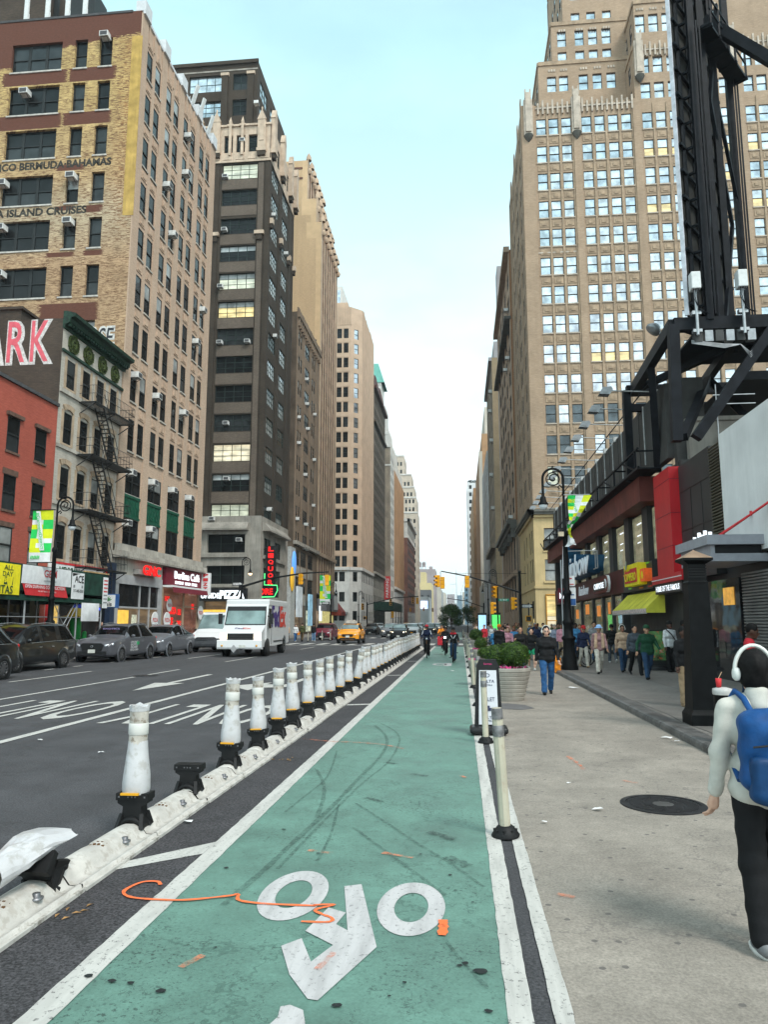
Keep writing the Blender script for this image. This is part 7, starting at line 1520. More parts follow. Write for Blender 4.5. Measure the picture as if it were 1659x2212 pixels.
for w_, z, h, wd_ in (('D', .92, .06, .06), ('DELTA', .83, .045, .2), ('HOTELS', .77, .022, .13), ('VALET', .55, .06, .2), ('DELTA', .27, .04, .19), ('HOTELS', .22, .025, .13)): lettering(w_, (.42, 12.15, z), 'N', h, wd_, NAVY, o, bold=.01, ext=.001)
lettering('Garmen', (.42, 12.157, 1.1), 'N', .03, .13, mat('pink_print', (.6, .05, .2), .6), o, ext=.001); MB().prism([(.36, .36), (.50, .38), (.50, .41), (.44, .42), (.44, .45), (.40, .45), (.38, .39)], 12.145, 12.156, 'y').build('hat_print', NAVY, o)
POT = mat('stone_grey_planter', (.33, .305, .265), .75, var=.12, vs=3, streak=.3); SOIL = mat('planter_soil', (.05, .035, .025), .9)
LEAF = [mat('boxwood_leaf_%s' % n_, c_, .5, var=.3, vs=30) for n_, c_ in (('bright', (.075, .135, .016)), ('mid', (.04, .085, .011)), ('dark', (.016, .04, .008)), ('brown', (.08, .05, .02)))]
PETAL = mat('pink_petal', (.72, .06, .26), .6, var=.3, vs=20); PETAL2 = mat('pale_pink_petal', (.75, .35, .5), .6)
def leaves(blobs, n, size, seed, hollow=.55, mats_=(0, 1, 2), zdark=True, flat=.35):
 rg = random.Random(seed); b_ = MB(); tot = sum(a[1][0] * a[1][1] * a[1][2] for a in blobs) ** 1
 for c_, r in blobs:
  k = int(n * r[0] * r[1] * r[2] / tot)
  for _ in range(k):
   d = Vector((rg.gauss(0, 1), rg.gauss(0, 1), rg.gauss(0, 1))).normalized()
   rr = rg.uniform(hollow, 1.) ** .5 * (1 + .12 * math.sin(d.x * 7 + seed) * math.sin(d.z * 6 + d.y * 5)) + rg.gauss(0, .03)
   p = Vector((c_[0] + d.x * r[0] * rr, c_[1] + d.y * r[1] * rr, c_[2] + d.z * r[2] * rr))
   nrm = (d + Vector((rg.gauss(0, .7), rg.gauss(0, .7), rg.gauss(0, .7)))).normalized()
   t1 = nrm.orthogonal().normalized(); t1.rotate(Matrix.Rotation(rg.uniform(0, 6), 3, nrm)); t2 = nrm.cross(t1)
   s_ = size * rg.uniform(.6, 1.3); mi = rg.choices(mats_, [3, 4, 2][:len(mats_)] if len(mats_) <= 3 else [3, 4, 3, 1])[0]
   b_.add([tuple(p - t1 * s_), tuple(p - t2 * s_ * .5), tuple(p + t1 * s_), tuple(p + t2 * s_ * .5)], [(0, 1, 2, 3)], mi)
 return b_
def flowers(b_, c_, r0, r1, n, seed, z):
 rg = random.Random(seed)
 for _ in range(n):
  a = rg.uniform(0, 6.28); r = rg.uniform(r0, r1); x, y = c_[0] + r * math.cos(a), c_[1] + r * math.sin(a)
  for k in range(4):
   b = rg.uniform(0, 6.28); s_ = .03
   b_.add([(x, y, z + rg.uniform(0, .07)), (x + s_ * math.cos(b), y + s_ * math.sin(b), z + .07), (x + s_ * math.cos(b + 1), y + s_ * math.sin(b + 1), z + .05 + rg.uniform(-.03, .04))], [(0, 1, 2)], 0 if rg.random() < .75 else 1)
 return b_
def planter(name, label, x, y, r, h, blobs, n, seed, size=.03, fl=40, shade=False):
 o = thing(name, label, 'planter', (x, y, 0), 'round stone planters beside the lane')
 b_ = MB(); k = 7; pr = [(r * .68, 0)]
 for i in range(k):
  ra = r * (.68 + .30 * (i + .0) / k); rb_ = r * (.68 + .30 * (i + 1) / k); z0, z1 = h * .88 * i / k, h * .88 * (i + 1) / k
  pr += [(ra + .012, z0 + .012), (rb_ + .012, z1 - .012), (rb_ - .004, z1)]
 pr += [(r * 1.0, h * .885), (r * 1.02, h * .9), (r * 1.02, h * .985), (r, h), (r * .93, h), (r * .92, h * .93)]
 b_.lathe(pr, (x, y, 0), 40, 0, False); b_.build('pot', POT, o)
 MB().disc((x, y, h * .935), r * .925, 'z', 30).build('soil', SOIL, o)
 leaves([((x + a, y + b, h + c_), rr) for a, b, c_, rr in blobs], n, size, seed, .82).build('shrub', LEAF, o)
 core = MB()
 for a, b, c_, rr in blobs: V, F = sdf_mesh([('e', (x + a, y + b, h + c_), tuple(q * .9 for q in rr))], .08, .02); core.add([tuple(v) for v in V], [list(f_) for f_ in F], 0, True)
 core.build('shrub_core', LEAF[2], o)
 if fl: flowers(MB(), (x, y), r * .6, r * .95, fl, seed, h * .96).build('flowers', [PETAL, PETAL2], o)
 return o
planter('flower_planter', 'largest round stone planter, with clipped green box shrubs and pink flowers', 1.06, 17.6, .52, .73, [(-.26, .05, .27, (.27, .30, .24)), (.15, -.02, .29, (.36, .38, .29))], 12000, 3, .017, 46)
planter('flower_planter', 'second planter partly hidden behind the valet sign, with pink flowers at its left rim', .62, 21.6, .42, .70, [(.05, .1, .2, (.2, .2, .16))], 2200, 4, .018, 60)
planter('flower_planter', 'third round stone planter, with a small dark round shrub and pale flowers', .78, 29.8, .42, .72, [(.0, 0, .22, (.24, .24, .26))], 2500, 5, .02, 50)
planter('flower_planter', 'farthest round stone planter with a ball shaped green shrub', .66, 38.6, .56, .88, [(.12, 0, .26, (.34, .34, .30))], 2600, 6, .025, 0)
BARK = mat('tree_bark', (.06, .045, .035), .9, var=.3); TL = [mat('tree_leaf_%s' % n_, c_, .55, var=.3, vs=8) for n_, c_ in (('light', (.055, .10, .018)), ('mid', (.026, .060, .012)), ('dark', (.012, .030, .008)))]
def tree(label, x, y, h, r, seed, n=5200):
 o = thing('street_tree', label, 'tree', (x, y, 0), 'trees standing in the avenue'); rg = random.Random(seed)
 t_ = MB(); t_.tube([(x, y, 0), (x + .03, y, h * .25), (x - .05, y, h * .5), (x + .05, y, h * .75)], [.10, .08, .06, .03], 8)
 bl = []
 for k in range(13):
  a = rg.uniform(0, 6.28); rr = r * rg.uniform(.35, .72); z = h * rg.uniform(.42, .82); p = (x + rr * math.cos(a), y + rr * math.sin(a), z); s_ = r * rg.uniform(.30, .46)
  t_.tube([(x, y, h * .36), ((x + p[0]) / 2, (y + p[1]) / 2, z - .2), p], [.05, .035, .015], 5); bl.append((p, (s_, s_, s_ * .78)))
 bl.append(((x, y, h * .80), (r * .5, r * .5, h * .19)))
 t_.build('trunk', BARK, o); leaves(bl, n, .085, seed, .25, (0, 1, 2)).build('crown', TL, o)
tree('dark green street tree in the middle of the avenue beyond the crossing', -1.15, 95, 4.2, 1.95, 21, 9000)
tree('paler green tree just behind the dark street tree', 1.2, 128, 4.9, 1.7, 22, 4000)
IRON = mat('black_cast_iron', (.006, .0065, .007), .5, var=.3, vs=6, spec=.1); GLOBE = mat('pale_lamp_glass', (.62, .64, .66), .2, var=.05); GLOBEL = mat('lit_lamp_glass', (1., .72, .38), .3, var=0, emit=3.)
def lamp_proto(lit=False, h=7.25):
 t_ = thing('bishop_crook_lamp', 'x', 'street lamp', (0, 0, 0), 'cast iron crook street lamps')
 MB().lathe([(.30, 0), (.30, .12), (.26, .18), (.26, .42), (.22, .5), (.20, 1.0), (.25, 1.08), (.25, 1.14), (.17, 1.2), (.16, 1.55), (.2, 1.62), (.2, 1.7), (.13, 1.78), (.12, 2.6), (.16, 2.66), (.16, 2.74), (.10, 2.82), (.085, h - 2.5), (.13, h - 2.44), (.11, h - 2.3), (.06, h - 2.25), (.055, h - 1.3)], (0, 0, 0), 16).build('post', IRON, t_)
 cr_ = MB(); c0 = Vector((-.37, 0, h - .37)); rr = .37
 pts = [(0, 0, h - 1.35), (0, 0, h - .6)] + [(c0.x + rr * math.cos(a), 0, c0.z + rr * math.sin(a)) for a in np.linspace(.0, PI, 14)] + [(-.74, 0, h - .6), (-.74, 0, h - .97)]
 cr_.tube(pts, .045, 8)
 cr_.build('crook', IRON, t_)
 sc_ = MB(); sc_.tube([(c0.x + .24 * math.cos(a), 0, c0.z - .02 + .24 * math.sin(a)) for a in np.linspace(0, 2 * PI, 20)], .024, 6).tube([(c0.x + .02 + (.2 - .024 * a) * math.cos(a), 0, c0.z + (.2 - .024 * a) * math.sin(a)) for a in np.linspace(0, 8, 22)], .024, 6).tube([(-.04, 0, h - .72), (-.14, 0, h - .62), (-.2, 0, h - .7), (-.13, 0, h - .75)], .025, 6).tube([(c0.x, 0, c0.z + .37), (c0.x, 0, c0.z + .47)], .03, 6)
 sc_.build('scroll', IRON, t_)
 MB().lathe([(.03, h - .9), (.05, h - .93), (.06, h - 1.02), (.10, h - 1.06), (.12, h - 1.22), (.18, h - 1.30), (.19, h - 1.34), (.17, h - 1.35)], (-.74, 0, 0), 14).build('hood', IRON, t_)
 MB().lathe([(.165, h - 1.35), (.155, h - 1.42), (.10, h - 1.50), (0, h - 1.53)], (-.74, 0, 0), 14).build('globe', GLOBEL if lit else GLOBE, t_)
 return t_
l0 = lamp_proto(); l1 = lamp_proto(True)
place(l0, (3.82, 27.2, .1)); l0['label'] = 'black crook street lamp on the right pavement, carrying a torn twisted banner'
for x, y, sx, lab in ((-18.0, 31.3, -1, 'black crook street lamp with a banner beside the red brick house'), (-18.2, 104, -1, 'black crook street lamp with a banner left of the taxi'), (-18.2, 133, -1, 'black crook street lamp in front of the white based tower'), (3.9, 80, 1, 'black crook street lamp just beyond the right hand crossing'), (3.9, 105, 1, 'farther black crook street lamp on the right pavement')):
 o = copy_tree(l0, None, lab); place(o, (x, y, .1), 0 if sx > 0 else PI)
l1['label'] = 'black crook street lamp with a lit warm globe at the left crossing'; place(l1, (-18.9, 63, .1), PI)
BW, BY, BG = WHTSIGN, mat('lime_banner_cloth', (.66, .70, .02), .7, var=.08), mat('green_banner_cloth', (.02, .52, .10), .7, var=.08)
def dbanner(label, x, y, z0, z1, w, txt=True, fr='L'):
 o = thing('district_banner', label, 'banner', (x, y, z0), 'green and yellow district banners on lamps')
 h = z1 - z0; pat = ['gy', 'yw', 'wg', 'yw', 'gw', 'yy', 'wg', 'yw', 'wg', 'ww', 'ww']
 mm = {'g': 2, 'y': 1, 'w': 0}; b_ = MB(); n = 8; rows_ = 9
 lay = ['gyy', 'gyy', 'wwg', 'yyg', 'gwy', 'gwy', 'yyw', 'ywg', 'yyg', 'www', 'www'][::-1]
 for j in range(11):
  for k in range(3):
   x0, x1 = (0, .28, .52, 1.)[k] * w, (0, .28, .52, 1.)[k + 1] * w; a, c_ = z0 + h * j / 11, z0 + h * (j + 1) / 11
   f_ = lambda u, v: (x + u, y + .05 * math.sin(v * 2.2 + u), v)
   b_.quad(f_(x0, a), f_(x1, a), f_(x1, c_), f_(x0, c_), mm[lay[j][k]])
 b_.build('cloth', [BW, BY, BG], o)
 MB().bar((x - .1, y, z1 + .02), (x + w + .1, y, z1 + .02), .04).bar((x - .1, y, z0 - .02), (x + w + .1, y, z0 - .02), .04).build('rod', IRON, o)
 if txt:
  MB().add([(x + w * .22, y - .075, z0 + h * .98), (x + w * .42, y - .075, z0 + h * .98), (x + w * .72, y - .075, z0 + h * .22), (x + w * .5, y - .075, z0 + h * .22)], [(0, 1, 2, 3)]).build('text_stripe', BW, o)
  lettering('#GarmentDistrict', (x + w * .46, y - .085, z0 + h * .6), 'N', h * .075, h * .72, BG, o, bold=.015, ext=.001, rotz=-PI / 2 + .2)
  lettering('###', (x + w * .3, y - .085, z0 + h * .09), 'N', h * .07, w * .45, BG, o, bold=.05, ext=.001)
 return o
dbanner('green and yellow district banner on the lamp beside the red brick house', -19.15, 31.25, 4.42, 6.75, 1.0)
dbanner('green and yellow district banner on the lamp left of the taxi', -19.8, 104, 4.3, 8.4, 1.55)
o = thing('torn_district_banner', 'torn and twisted green and yellow district banner on the right lamp', 'banner', (4.0, 27.2, 4.3))
b_ = MB(); rows_ = 14
def tb(u, v):
 tw = max(0, 1 - v * 1.25); wd = .85 * max(.16, tw) if v < .8 else .14 + (v - .8) * 1.5
 cx = .06 + (.0 if v < .8 else -.25 * (v - .8) * 2)
 return (3.9 + cx + wd * u - (.12 * v if v > .5 else 0), 27.1 + .16 * math.sin(u * 3 + v * 9) * (.3 + v), 6.33 - 1.85 * v - .05 * math.sin(u * 6) * v)
cl = ['ywg', 'ywy', 'wwg', 'ywy', 'yww', 'wyg', 'gwy', 'ggw', 'wgg', 'yyw', 'yyy', 'ywy', 'www', 'www']
for j in range(14):
 for k in range(3):
  u0, u1 = k / 3, (k + 1) / 3; q = [tb(u0, j / 14), tb(u1, j / 14), tb(u1, (j + 1) / 14), tb(u0, (j + 1) / 14)]
  b_.add(q, [(0, 1, 2, 3)], {'g': 2, 'y': 1, 'w': 0}[cl[j][2 - k]])
b_.build('cloth', [BW, BY, BG], o); lettering('#Garm', (4.16, 27.0, 5.98), 'N', .13, .52, BG, o, bold=.015, ext=.001, rotz=-PI / 2 + .3)
MB().bar((3.82, 27.15, 6.36), (4.75, 27.15, 6.36), .025).bar((3.9, 27.15, 4.3), (4.9, 27.15, 4.32), .02).build('rod', GALV, o)
o = thing('lamp_cameras', 'small white and cream equipment boxes clamped to the right lamp post', 'equipment', (3.7, 27.0, 4.8)); sub(o, 'box', MB().box(3.55, 26.9, 4.82, 3.74, 27.05, 4.98), mat('cream_box', (.55, .45, .32), .6)); sub(o, 'box', MB().box(3.95, 26.9, 4.55, 4.1, 27.05, 4.7), WHTSIGN)
o = thing('parking_sign', 'white parking sign and blue notice on a grey pole by the right lamp', 'sign', (3.66, 27.4, 0)); sub(o, 'pole', MB().tube([(3.66, 27.35, .1), (3.66, 27.35, 4.0)], .03, 7), GALV); sub(o, 'plate', MB().box(3.9, 27.3, 3.05, 4.12, 27.33, 3.42), WHTSIGN); sub(o, 'red_print', MB().box(3.94, 27.29, 3.1, 4.08, 27.3, 3.13).box(3.94, 27.29, 3.3, 4.02, 27.3, 3.34), REDSIGN); sub(o, 'notice', MB().box(3.92, 27.3, 2.35, 4.14, 27.33, 3.0), WHTSIGN); sub(o, 'blue_print', MB().box(3.93, 27.29, 2.37, 4.13, 27.3, 2.6).box(3.96, 27.29, 2.72, 4.08, 27.3, 2.76), BLUSIGN)
o = thing('black_pillar', 'tall tapering black pillar with pyramid copper cap at the kerb', 'pillar', (3.95, 13.0, .1))
MB().lathe([(.37, 0), (.37, .17), (.33, .22), (.31, .25), (.225, 2.28), (.23, 2.32), (.20, 2.34), (.20, 2.62), (.29, 2.66), (.34, 2.68), (.34, 2.72)], (0, 0, 0), 4, 0, False, a0=PI / 4).build('shaft', IRON, o).location = (0, 0, 0)
for c_ in o.children: c_.data.transform(Matrix.Translation((3.95, 13.0, .1)))
MB().lathe([(.34, 2.72), (.02, 2.86), (0, 2.88)], (3.95, 13, .1), 4, 0, False, a0=PI / 4).build('cap', mat('copper_cap', (.27, .18, .12), .55, var=.2), o)
lv = MB()
for k in range(5):
 z = 2.5 + k * .045; lv.box(3.80, 12.845, z, 4.10, 12.86, z + .018)
lv.build('vent', RUB, o)
o = thing('black_bollard', 'black bollard with a pale rounded cap behind the walking man', 'bollard', (3.62, 11.0, .1)); sub(o, 'body', MB().lathe([(.12, 0), (.12, .66), (.13, .68)], (3.62, 11.0, .1), 14), IRON); sub(o, 'cap', MB().lathe([(.13, .66), (.135, .70), (.13, .74), (.06, .76), (0, .76)], (3.62, 11.0, .1), 14), mat('pale_metal_cap', (.5, .49, .47), .4))
o = thing('drink_cup', 'red paper cup with a straw standing on the black bollard', 'cup', (3.57, 10.98, .86)); sub(o, 'cup', MB().lathe([(0, 0), (.032, 0), (.042, .12), (0, .12)], (3.57, 10.98, .862), 12), REDSIGN); sub(o, 'straw', MB().bar((3.57, 10.98, .98), (3.62, 10.98, 1.07), .007), mat('straw', (.6, .4, .25), .6))
MH = mat('cast_iron_cover', (.028, .028, .03), .5, metal=.3, var=.3, vs=8)
o = thing('manhole_cover', 'round cast iron manhole cover with slotted grid on the beige strip', 'manhole cover', (1.93, 7.75, 0)); b_ = MB().lathe([(.40, .0), (.40, .014), (.35, .016), (.35, .010), (0, .010)], (1.93, 7.75, 0), 40, 0, False)
for i in range(-7, 8):
 w_ = math.sqrt(max(0, .33 ** 2 - (i * .044) ** 2))
 n_ = max(1, int(w_ * 2 / .13))
 for k in range(n_):
  x = 1.93 - w_ + 2 * w_ * (k + .08) / n_; b_.box(x, 7.75 + i * .044 - .014, .0, x + 2 * w_ * .84 / n_, 7.75 + i * .044 + .014, .0145)
b_.build('cover', MH, o); MB().lathe([(.10, .0148), (0, .0152)], (1.93, 7.75, 0), 16).build('centre_plate', mat('worn_iron', (.09, .088, .085), .5, metal=.3), o)
o = thing('road_manhole', 'dark manhole cover in the left traffic lane', 'manhole cover', (-10.45, 24.2, 0)); MB().lathe([(.42, 0), (.42, .01), (0, .011)], (-10.45, 24.2, 0), 24).build('cover', MH, o)
PAPER = mat('litter_paper', (.72, .71, .70), .7)
for i, (x, y, s_, lab) in enumerate(((1.26, 7.45, .06, 'white torn paper scrap left of the manhole cover'), (.71, 6.95, .035, 'small white scrap right of the nearest delineator'), (1.15, 8.61, .03, 'small white scrap beyond the manhole cover'), (2.96, 20.56, .16, 'crumpled pale litter against the kerb'), (-.33, 27.55, .07, 'pale paper ball on the green lane'), (-2.41, 6.64, .05, 'pale blue scrap beside the barrier rail'), (-4.87, 9.92, .05, 'white scrap on the asphalt left of the first post'), (-6.28, 10.86, .05, 'white scrap near the solid lane line'), (3.1, 12.0, .09, 'round white cup lid in the gutter near the pillar'), (3.16, 11.7, .05, 'white paper bit beside the cup lid'))):
 b_ = MB(); rg = random.Random(i + 50); n_ = 7
 b_.add([(s_ * rg.uniform(.5, 1.2) * math.cos(2 * PI * k / n_), s_ * .6 * rg.uniform(.5, 1.2) * math.sin(2 * PI * k / n_), .015 + rg.uniform(0, s_ * .35)) for k in range(n_)] + [(0, 0, .02 + s_ * .2)], [(k, (k + 1) % n_, n_) for k in range(n_)])
 tag(place(b_.build('litter', PAPER), (x, y, 0)), lab, 'litter', 'bits of litter')
for i, (x, y, lab) in enumerate(((-2.3, 9.7, 'brown dry leaves beside the rail near the second post'), (-2.42, 4.62, 'brown leaf litter at the foot of the near rail'))):
 b_ = MB(); rg = random.Random(i)
 for k in range(9):
  a, px, py = rg.uniform(0, 6), rg.uniform(-.12, .12), rg.uniform(-.12, .12)
  b_.add([(px, py, .01), (px + .035 * math.cos(a), py + .035 * math.sin(a), .02), (px + .06 * math.cos(a + .3), py + .06 * math.sin(a + .3), .012), (px + .025 * math.cos(a + .8), py + .025 * math.sin(a + .8), .018)], [(0, 1, 2, 3)])
 tag(place(b_.build('dry_leaves', mat('dry_leaf', (.30, .17, .07), .8, var=.3)), (x, y, 0)), lab, 'leaves')
SIGY = mat('signal_yellow', (.74, .33, .012), .5, var=.1); MAST = mat('black_signal_mast', (.008, .009, .01), .5, var=.2, spec=.25); LENS = mat('dark_signal_lens', (.02, .02, .02), .2); LENSR = mat('lit_red_lens', (1., .06, .02), .3, emit=2.5, var=0)
def signal_proto(hand=False):
 t_ = thing('traffic_light', 'x', 'traffic light', (0, 0, 0), 'yellow traffic lights')
 if hand:
  MB().box(-.22, -.12, -.22, .22, .12, .22).build('housing', SIGY, t_, bevel=.02); MB().box(-.17, -.135, -.17, .17, -.12, .17).build('face', LENS, t_)
  return t_
 b_ = MB()
 for z in (-.31, 0, .31): b_.box(-.17, -.12, z - .15, .17, .12, z + .15)
 b_.build('housing', SIGY, t_, bevel=.025)
 for z in (-.31, 0, .31):
  v = MB(); v.add([(.125 * math.cos(a), y_, z + .125 * math.sin(a)) for y_ in (-.30, -.12) for a in np.linspace(-.3, PI + .3, 11)], [(k, k + 1, 12 + k, 11 + k) for k in range(10)], 0, True); v.build('visor', SIGY, t_); MB().disc((0, -.124, z), .12, 'y').build('lens', LENS, t_)
 return t_
S0 = signal_proto(); S1 = signal_proto(True); SU = [0, 0]
def sig(x, y, z, rz, label, hand=False, sc=1.):
 k = 1 if hand else 0; o = (S1 if hand else S0) if SU[k] == 0 else copy_tree(S1 if hand else S0)
 SU[k] += 1; o['label'] = label; place(o, (x, y, z), rz, sc)
mr = thing('signal_mast', 'black signal mast with long arm over the bike lane on the right', 'signal mast', (4.6, 58, 0))
sub(mr, 'pole', MB().lathe([(.22, .1), (.22, .9), (.15, 1.0), (.12, 1.2), (.10, 5.55), (.13, 5.58), (.13, 5.68), (0, 5.74)], (4.6, 58, 0), 12), MAST); sub(mr, 'arm', MB().tube([(4.6, 58, 4.05), (2.5, 58, 4.75), (.6, 58, 5.32), (-1.45, 58, 5.72)], [.08, .07, .055, .04], 8), MAST); sub(mr, 'stay', MB().tube([(4.6, 58, 5.5), (-.5, 58, 5.55)], .012, 4).bar((4.6, 58, 5.5), (5.1, 58, 5.5), .05), MAST)
for x in (-1.5, .54): sub(mr, 'hanger', MB().bar((x, 58, 5.7 if x < 0 else 5.35), (x, 58, 5.2), .04), MAST)
sig(-1.72, 58, 4.95, -1.0, 'yellow traffic light at the arm tip showing three dark lenses'); sig(-1.35, 58, 4.82, PI, 'yellow traffic light at the arm tip seen from behind'); sig(.55, 58, 4.88, PI + .1, 'yellow traffic light seen from behind midway along the right arm')
sig(2.75, 58.5, 4.1, -.9, 'yellow traffic light on a shorter post, left of the right mast'); sig(4.0, 57.7, 3.2, 1.7, 'yellow traffic light on the right mast, seen from its side'); sig(2.42, 57.7, 2.85, 1.7, 'lower yellow traffic light left of the right mast, seen from its side'); sig(5.15, 57.6, 2.05, 0, 'orange pedestrian signal box right of the mast', True); sig(3.1, 66, 2.1, 0, 'orange pedestrian signal beyond the right crossing', True)
o = thing('short_signal_post', 'slim black post carrying two yellow lights left of the right mast', 'signal mast', (2.9, 58.4, 0)); sub(o, 'pole', MB().tube([(2.9, 58.4, 0), (2.9, 58.4, 4.5)], .06, 8).bar((2.9, 58.4, 2.9), (2.4, 57.8, 2.9), .05), MAST)
def oneway(label, x, y, z, w=1.0):
 o = thing('one_way_sign', label, 'sign', (x, y, z)); sub(o, 'plate', MB().box(x - w / 2, y, z - w * .17, x + w / 2, y + .03, z + w * .17), SIGNBLK); a = w * .42
 MB().add([(x - a, y - .01, z - .10 * w), (x + a * .45, y - .01, z - .10 * w), (x + a * .45, y - .01, z - .15 * w), (x + a, y - .01, z), (x + a * .45, y - .01, z + .15 * w), (x + a * .45, y - .01, z + .10 * w), (x - a, y - .01, z + .10 * w)], [tuple(range(7))]).build('arrow', WHTSIGN, o)
 lettering('ONE WAY', (x - a * .2, y - .015, z), 'N', .12 * w, 1.0 * w * .65, SIGNBLK, o, bold=.02, ext=.001)
oneway('black and white ONE WAY arrow sign on the right mast', 5.1, 57.8, 3.0, .9); oneway('black and white ONE WAY arrow sign at the left crossing', -19.2, 62.8, 5.06, .95); oneway('black and white ONE WAY arrow sign near the sooty loft building', -18.4, 101, 4.4, 1.1)
o = thing('street_name_sign', 'green street name sign reading W 38 ST beside the right mast', 'sign', (3.25, 58.2, 3.45)); sub(o, 'plate', MB().box(2.95, 58.2, 3.38, 3.75, 58.23, 3.58), mat('street_sign_green', (.005, .20, .12), .5)); lettering('W 38 ST', (3.35, 58.19, 3.48), 'N', .12, .6, WHTSIGN, o, bold=.02, ext=.001)
ml = thing('signal_mast', 'black signal mast with long arm over the traffic lanes on the left', 'signal mast', (-18.9, 62.8, 0)); sub(ml, 'arm', MB().tube([(-18.9, 62.8, 4.8), (-16.5, 62.8, 5.5), (-13.5, 62.8, 5.95), (-11.2, 62.8, 6.06)], [.10, .085, .07, .05], 8), MAST); sub(ml, 'clamp', MB().box(-19.05, 62.65, 4.5, -18.75, 62.95, 5.0), MAST)
sig(-13.65, 62.8, 5.45, PI - .3, 'yellow traffic light seen from behind on the left arm, left one'); sig(-11.35, 62.8, 5.35, PI + .2, 'yellow traffic light seen from behind at the left arm tip')
for i, (x, y, z, rz, hd) in enumerate(((-17.6, 134, 4.6, .4, 0), (-17.2, 134.2, 2.6, 0, 1), (-12.6, 135, 5.4, .2, 0), (-8.6, 136, 5.8, .1, 0), (-7.8, 136, 5.7, PI, 0), (-12.3, 135.5, 3.2, 2.9, 0), (-15, 225, 5.5, .3, 0), (-11, 225, 5.8, .2, 0), (-8.4, 228, 5.6, .2, 0), (-5, 300, 6, 0, 0), (2.0, 140, 4.2, .5, 0), (3.2, 144, 2.4, 0, 1))):
 sig(x, y, z, rz, 'small distant yellow %s, %s along the avenue' % ('pedestrian signal' if hd else 'traffic light', ordw(i + 1)), bool(hd), 1.25)
o = thing('signal_mast', 'farther black signal mast reaching over the lanes in front of the white based tower', 'signal mast', (-16.9, 135, 0)); sub(o, 'pole', MB().tube([(-16.9, 135, 0), (-16.9, 135, 5.4)], .14, 8), MAST); sub(o, 'arm', MB().tube([(-16.9, 135, 5.0), (-12, 135, 6.2), (-7.6, 136, 6.5)], .09, 6), MAST)
o = thing('signal_mast', 'far black signal mast on the right, reaching over the bike lane', 'signal mast', (4.4, 141, 0)); sub(o, 'pole', MB().tube([(4.4, 141, 0), (4.4, 141, 5.4)], .12, 8), MAST); sub(o, 'arm', MB().tube([(4.4, 141, 4.6), (1, 141, 5.8), (-2.5, 141, 6.3)], .08, 6), MAST)
# ================================================================ vehicles (front towards -Y, built at the origin)
CGLASS = glass('car_glass', (.004, .005, .006), rough=.03, wavy=0, spec=.22); CGLASSP = glass('pale_windscreen', (.22, .30, .30), rough=.06, wavy=0, metal=.2)
TYRE = mat('tyre_rubber', (.012, .012, .012), .8, var=.2); RIM = mat('alloy_rim', (.15, .15, .155), .35, metal=.7, var=.1); TRIM = mat('black_plastic_trim', (.016, .016, .017), .5, var=.1)
HEAD = mat('clear_headlight', (.55, .57, .6), .15, metal=.3, var=.1); HEADL = mat('lit_headlight', (1., .85, .6), .3, emit=3., var=0); TAIL = mat('red_tail_light', (.45, .012, .012), .25, var=.1, emit=.25); PLATE = mat('licence_plate', (.6, .6, .55), .5); CHROME = mat('chrome_trim', (.5, .5, .51), .2, metal=.9, var=.05)
def paint(n, c, met=.0, r=.35): return mat(n + '_car_paint', c, r, metal=0., var=.0, coat=.6, vs=1., spec=.2)
def wheel(t, x, y, r, w=.22, rim=RIM, sp=10):
 s_ = 1 if x > 0 else -1; o = MB(); M = Matrix.Translation((x, y, r)) @ Matrix.Rotation(s_ * PI / 2, 4, 'Y')
 o.M = M; o.lathe([(r * .62, -w / 2), (r * .92, -w / 2), (r, -w * .35), (r, w * .35), (r * .92, w / 2), (r * .66, w / 2), (r * .62, w * .3)], (0, 0, 0), 22)
 q = o.build('wheel', TYRE, t)
 o = MB(); o.M = M; o.lathe([(0, w * .1), (r * .62, w * .12), (r * .66, w * .45)], (0, 0, 0), 18, 0)
 o2 = MB(); o2.M = M
 for k in range(sp): a = 2 * PI * k / sp; o2.bar((0, 0, w * .34), (r * .6 * math.cos(a), r * .6 * math.sin(a), w * .4), .05, .03)
 o2.lathe([(r * .6, w * .42), (r * .66, w * .48), (r * .60, w * .48)], (0, 0, 0), 18).lathe([(0, w * .4), (r * .16, w * .36)], (0, 0, 0), 10)
 o.build('wheel_well', TRIM, q); o2.build('rim', rim, q)
def loft(st, W, ns=46, sub=4):
 """st: list of (y, zlow, zbelt, ztop, wlow, wbelt, wtop) -> dense grid by Catmull-Rom in both directions"""
 def cr(P, t):
  n = len(P) - 1; i = min(int(t), n - 1); f = t - i
  p0, p1, p2, p3 = P[max(i - 1, 0)], P[i], P[i + 1], P[min(i + 2, n)]
  return .5 * (2 * p1 + (p2 - p0) * f + (2 * p0 - 5 * p1 + 4 * p2 - p3) * f * f + (3 * p1 - p0 - 3 * p2 + p3) * f ** 3)
 rings = []
 for y, zl, zb, zt, wl, wb, wt in st:
  h = [(0, zl), (wl * .8, zl), (wl, zl + .1), (max(wl, wb) * 1.01, (zl + zb) / 2 + .05), (wb, zb), (wt, zt - .05), (wt * .78, zt), (0, zt + .025)]
  rings.append([np.array((W / 2 * a, y, z)) for a, z in h])
 A = np.array(rings); T = np.linspace(0, len(st) - 1, ns); U = np.linspace(0, 7, 7 * sub + 1)
 S = np.array([[cr(A[:, k], t) for k in range(8)] for t in T])
 G = np.array([[cr(S[i], u) for u in U] for i in range(ns)])
 return G, T, U
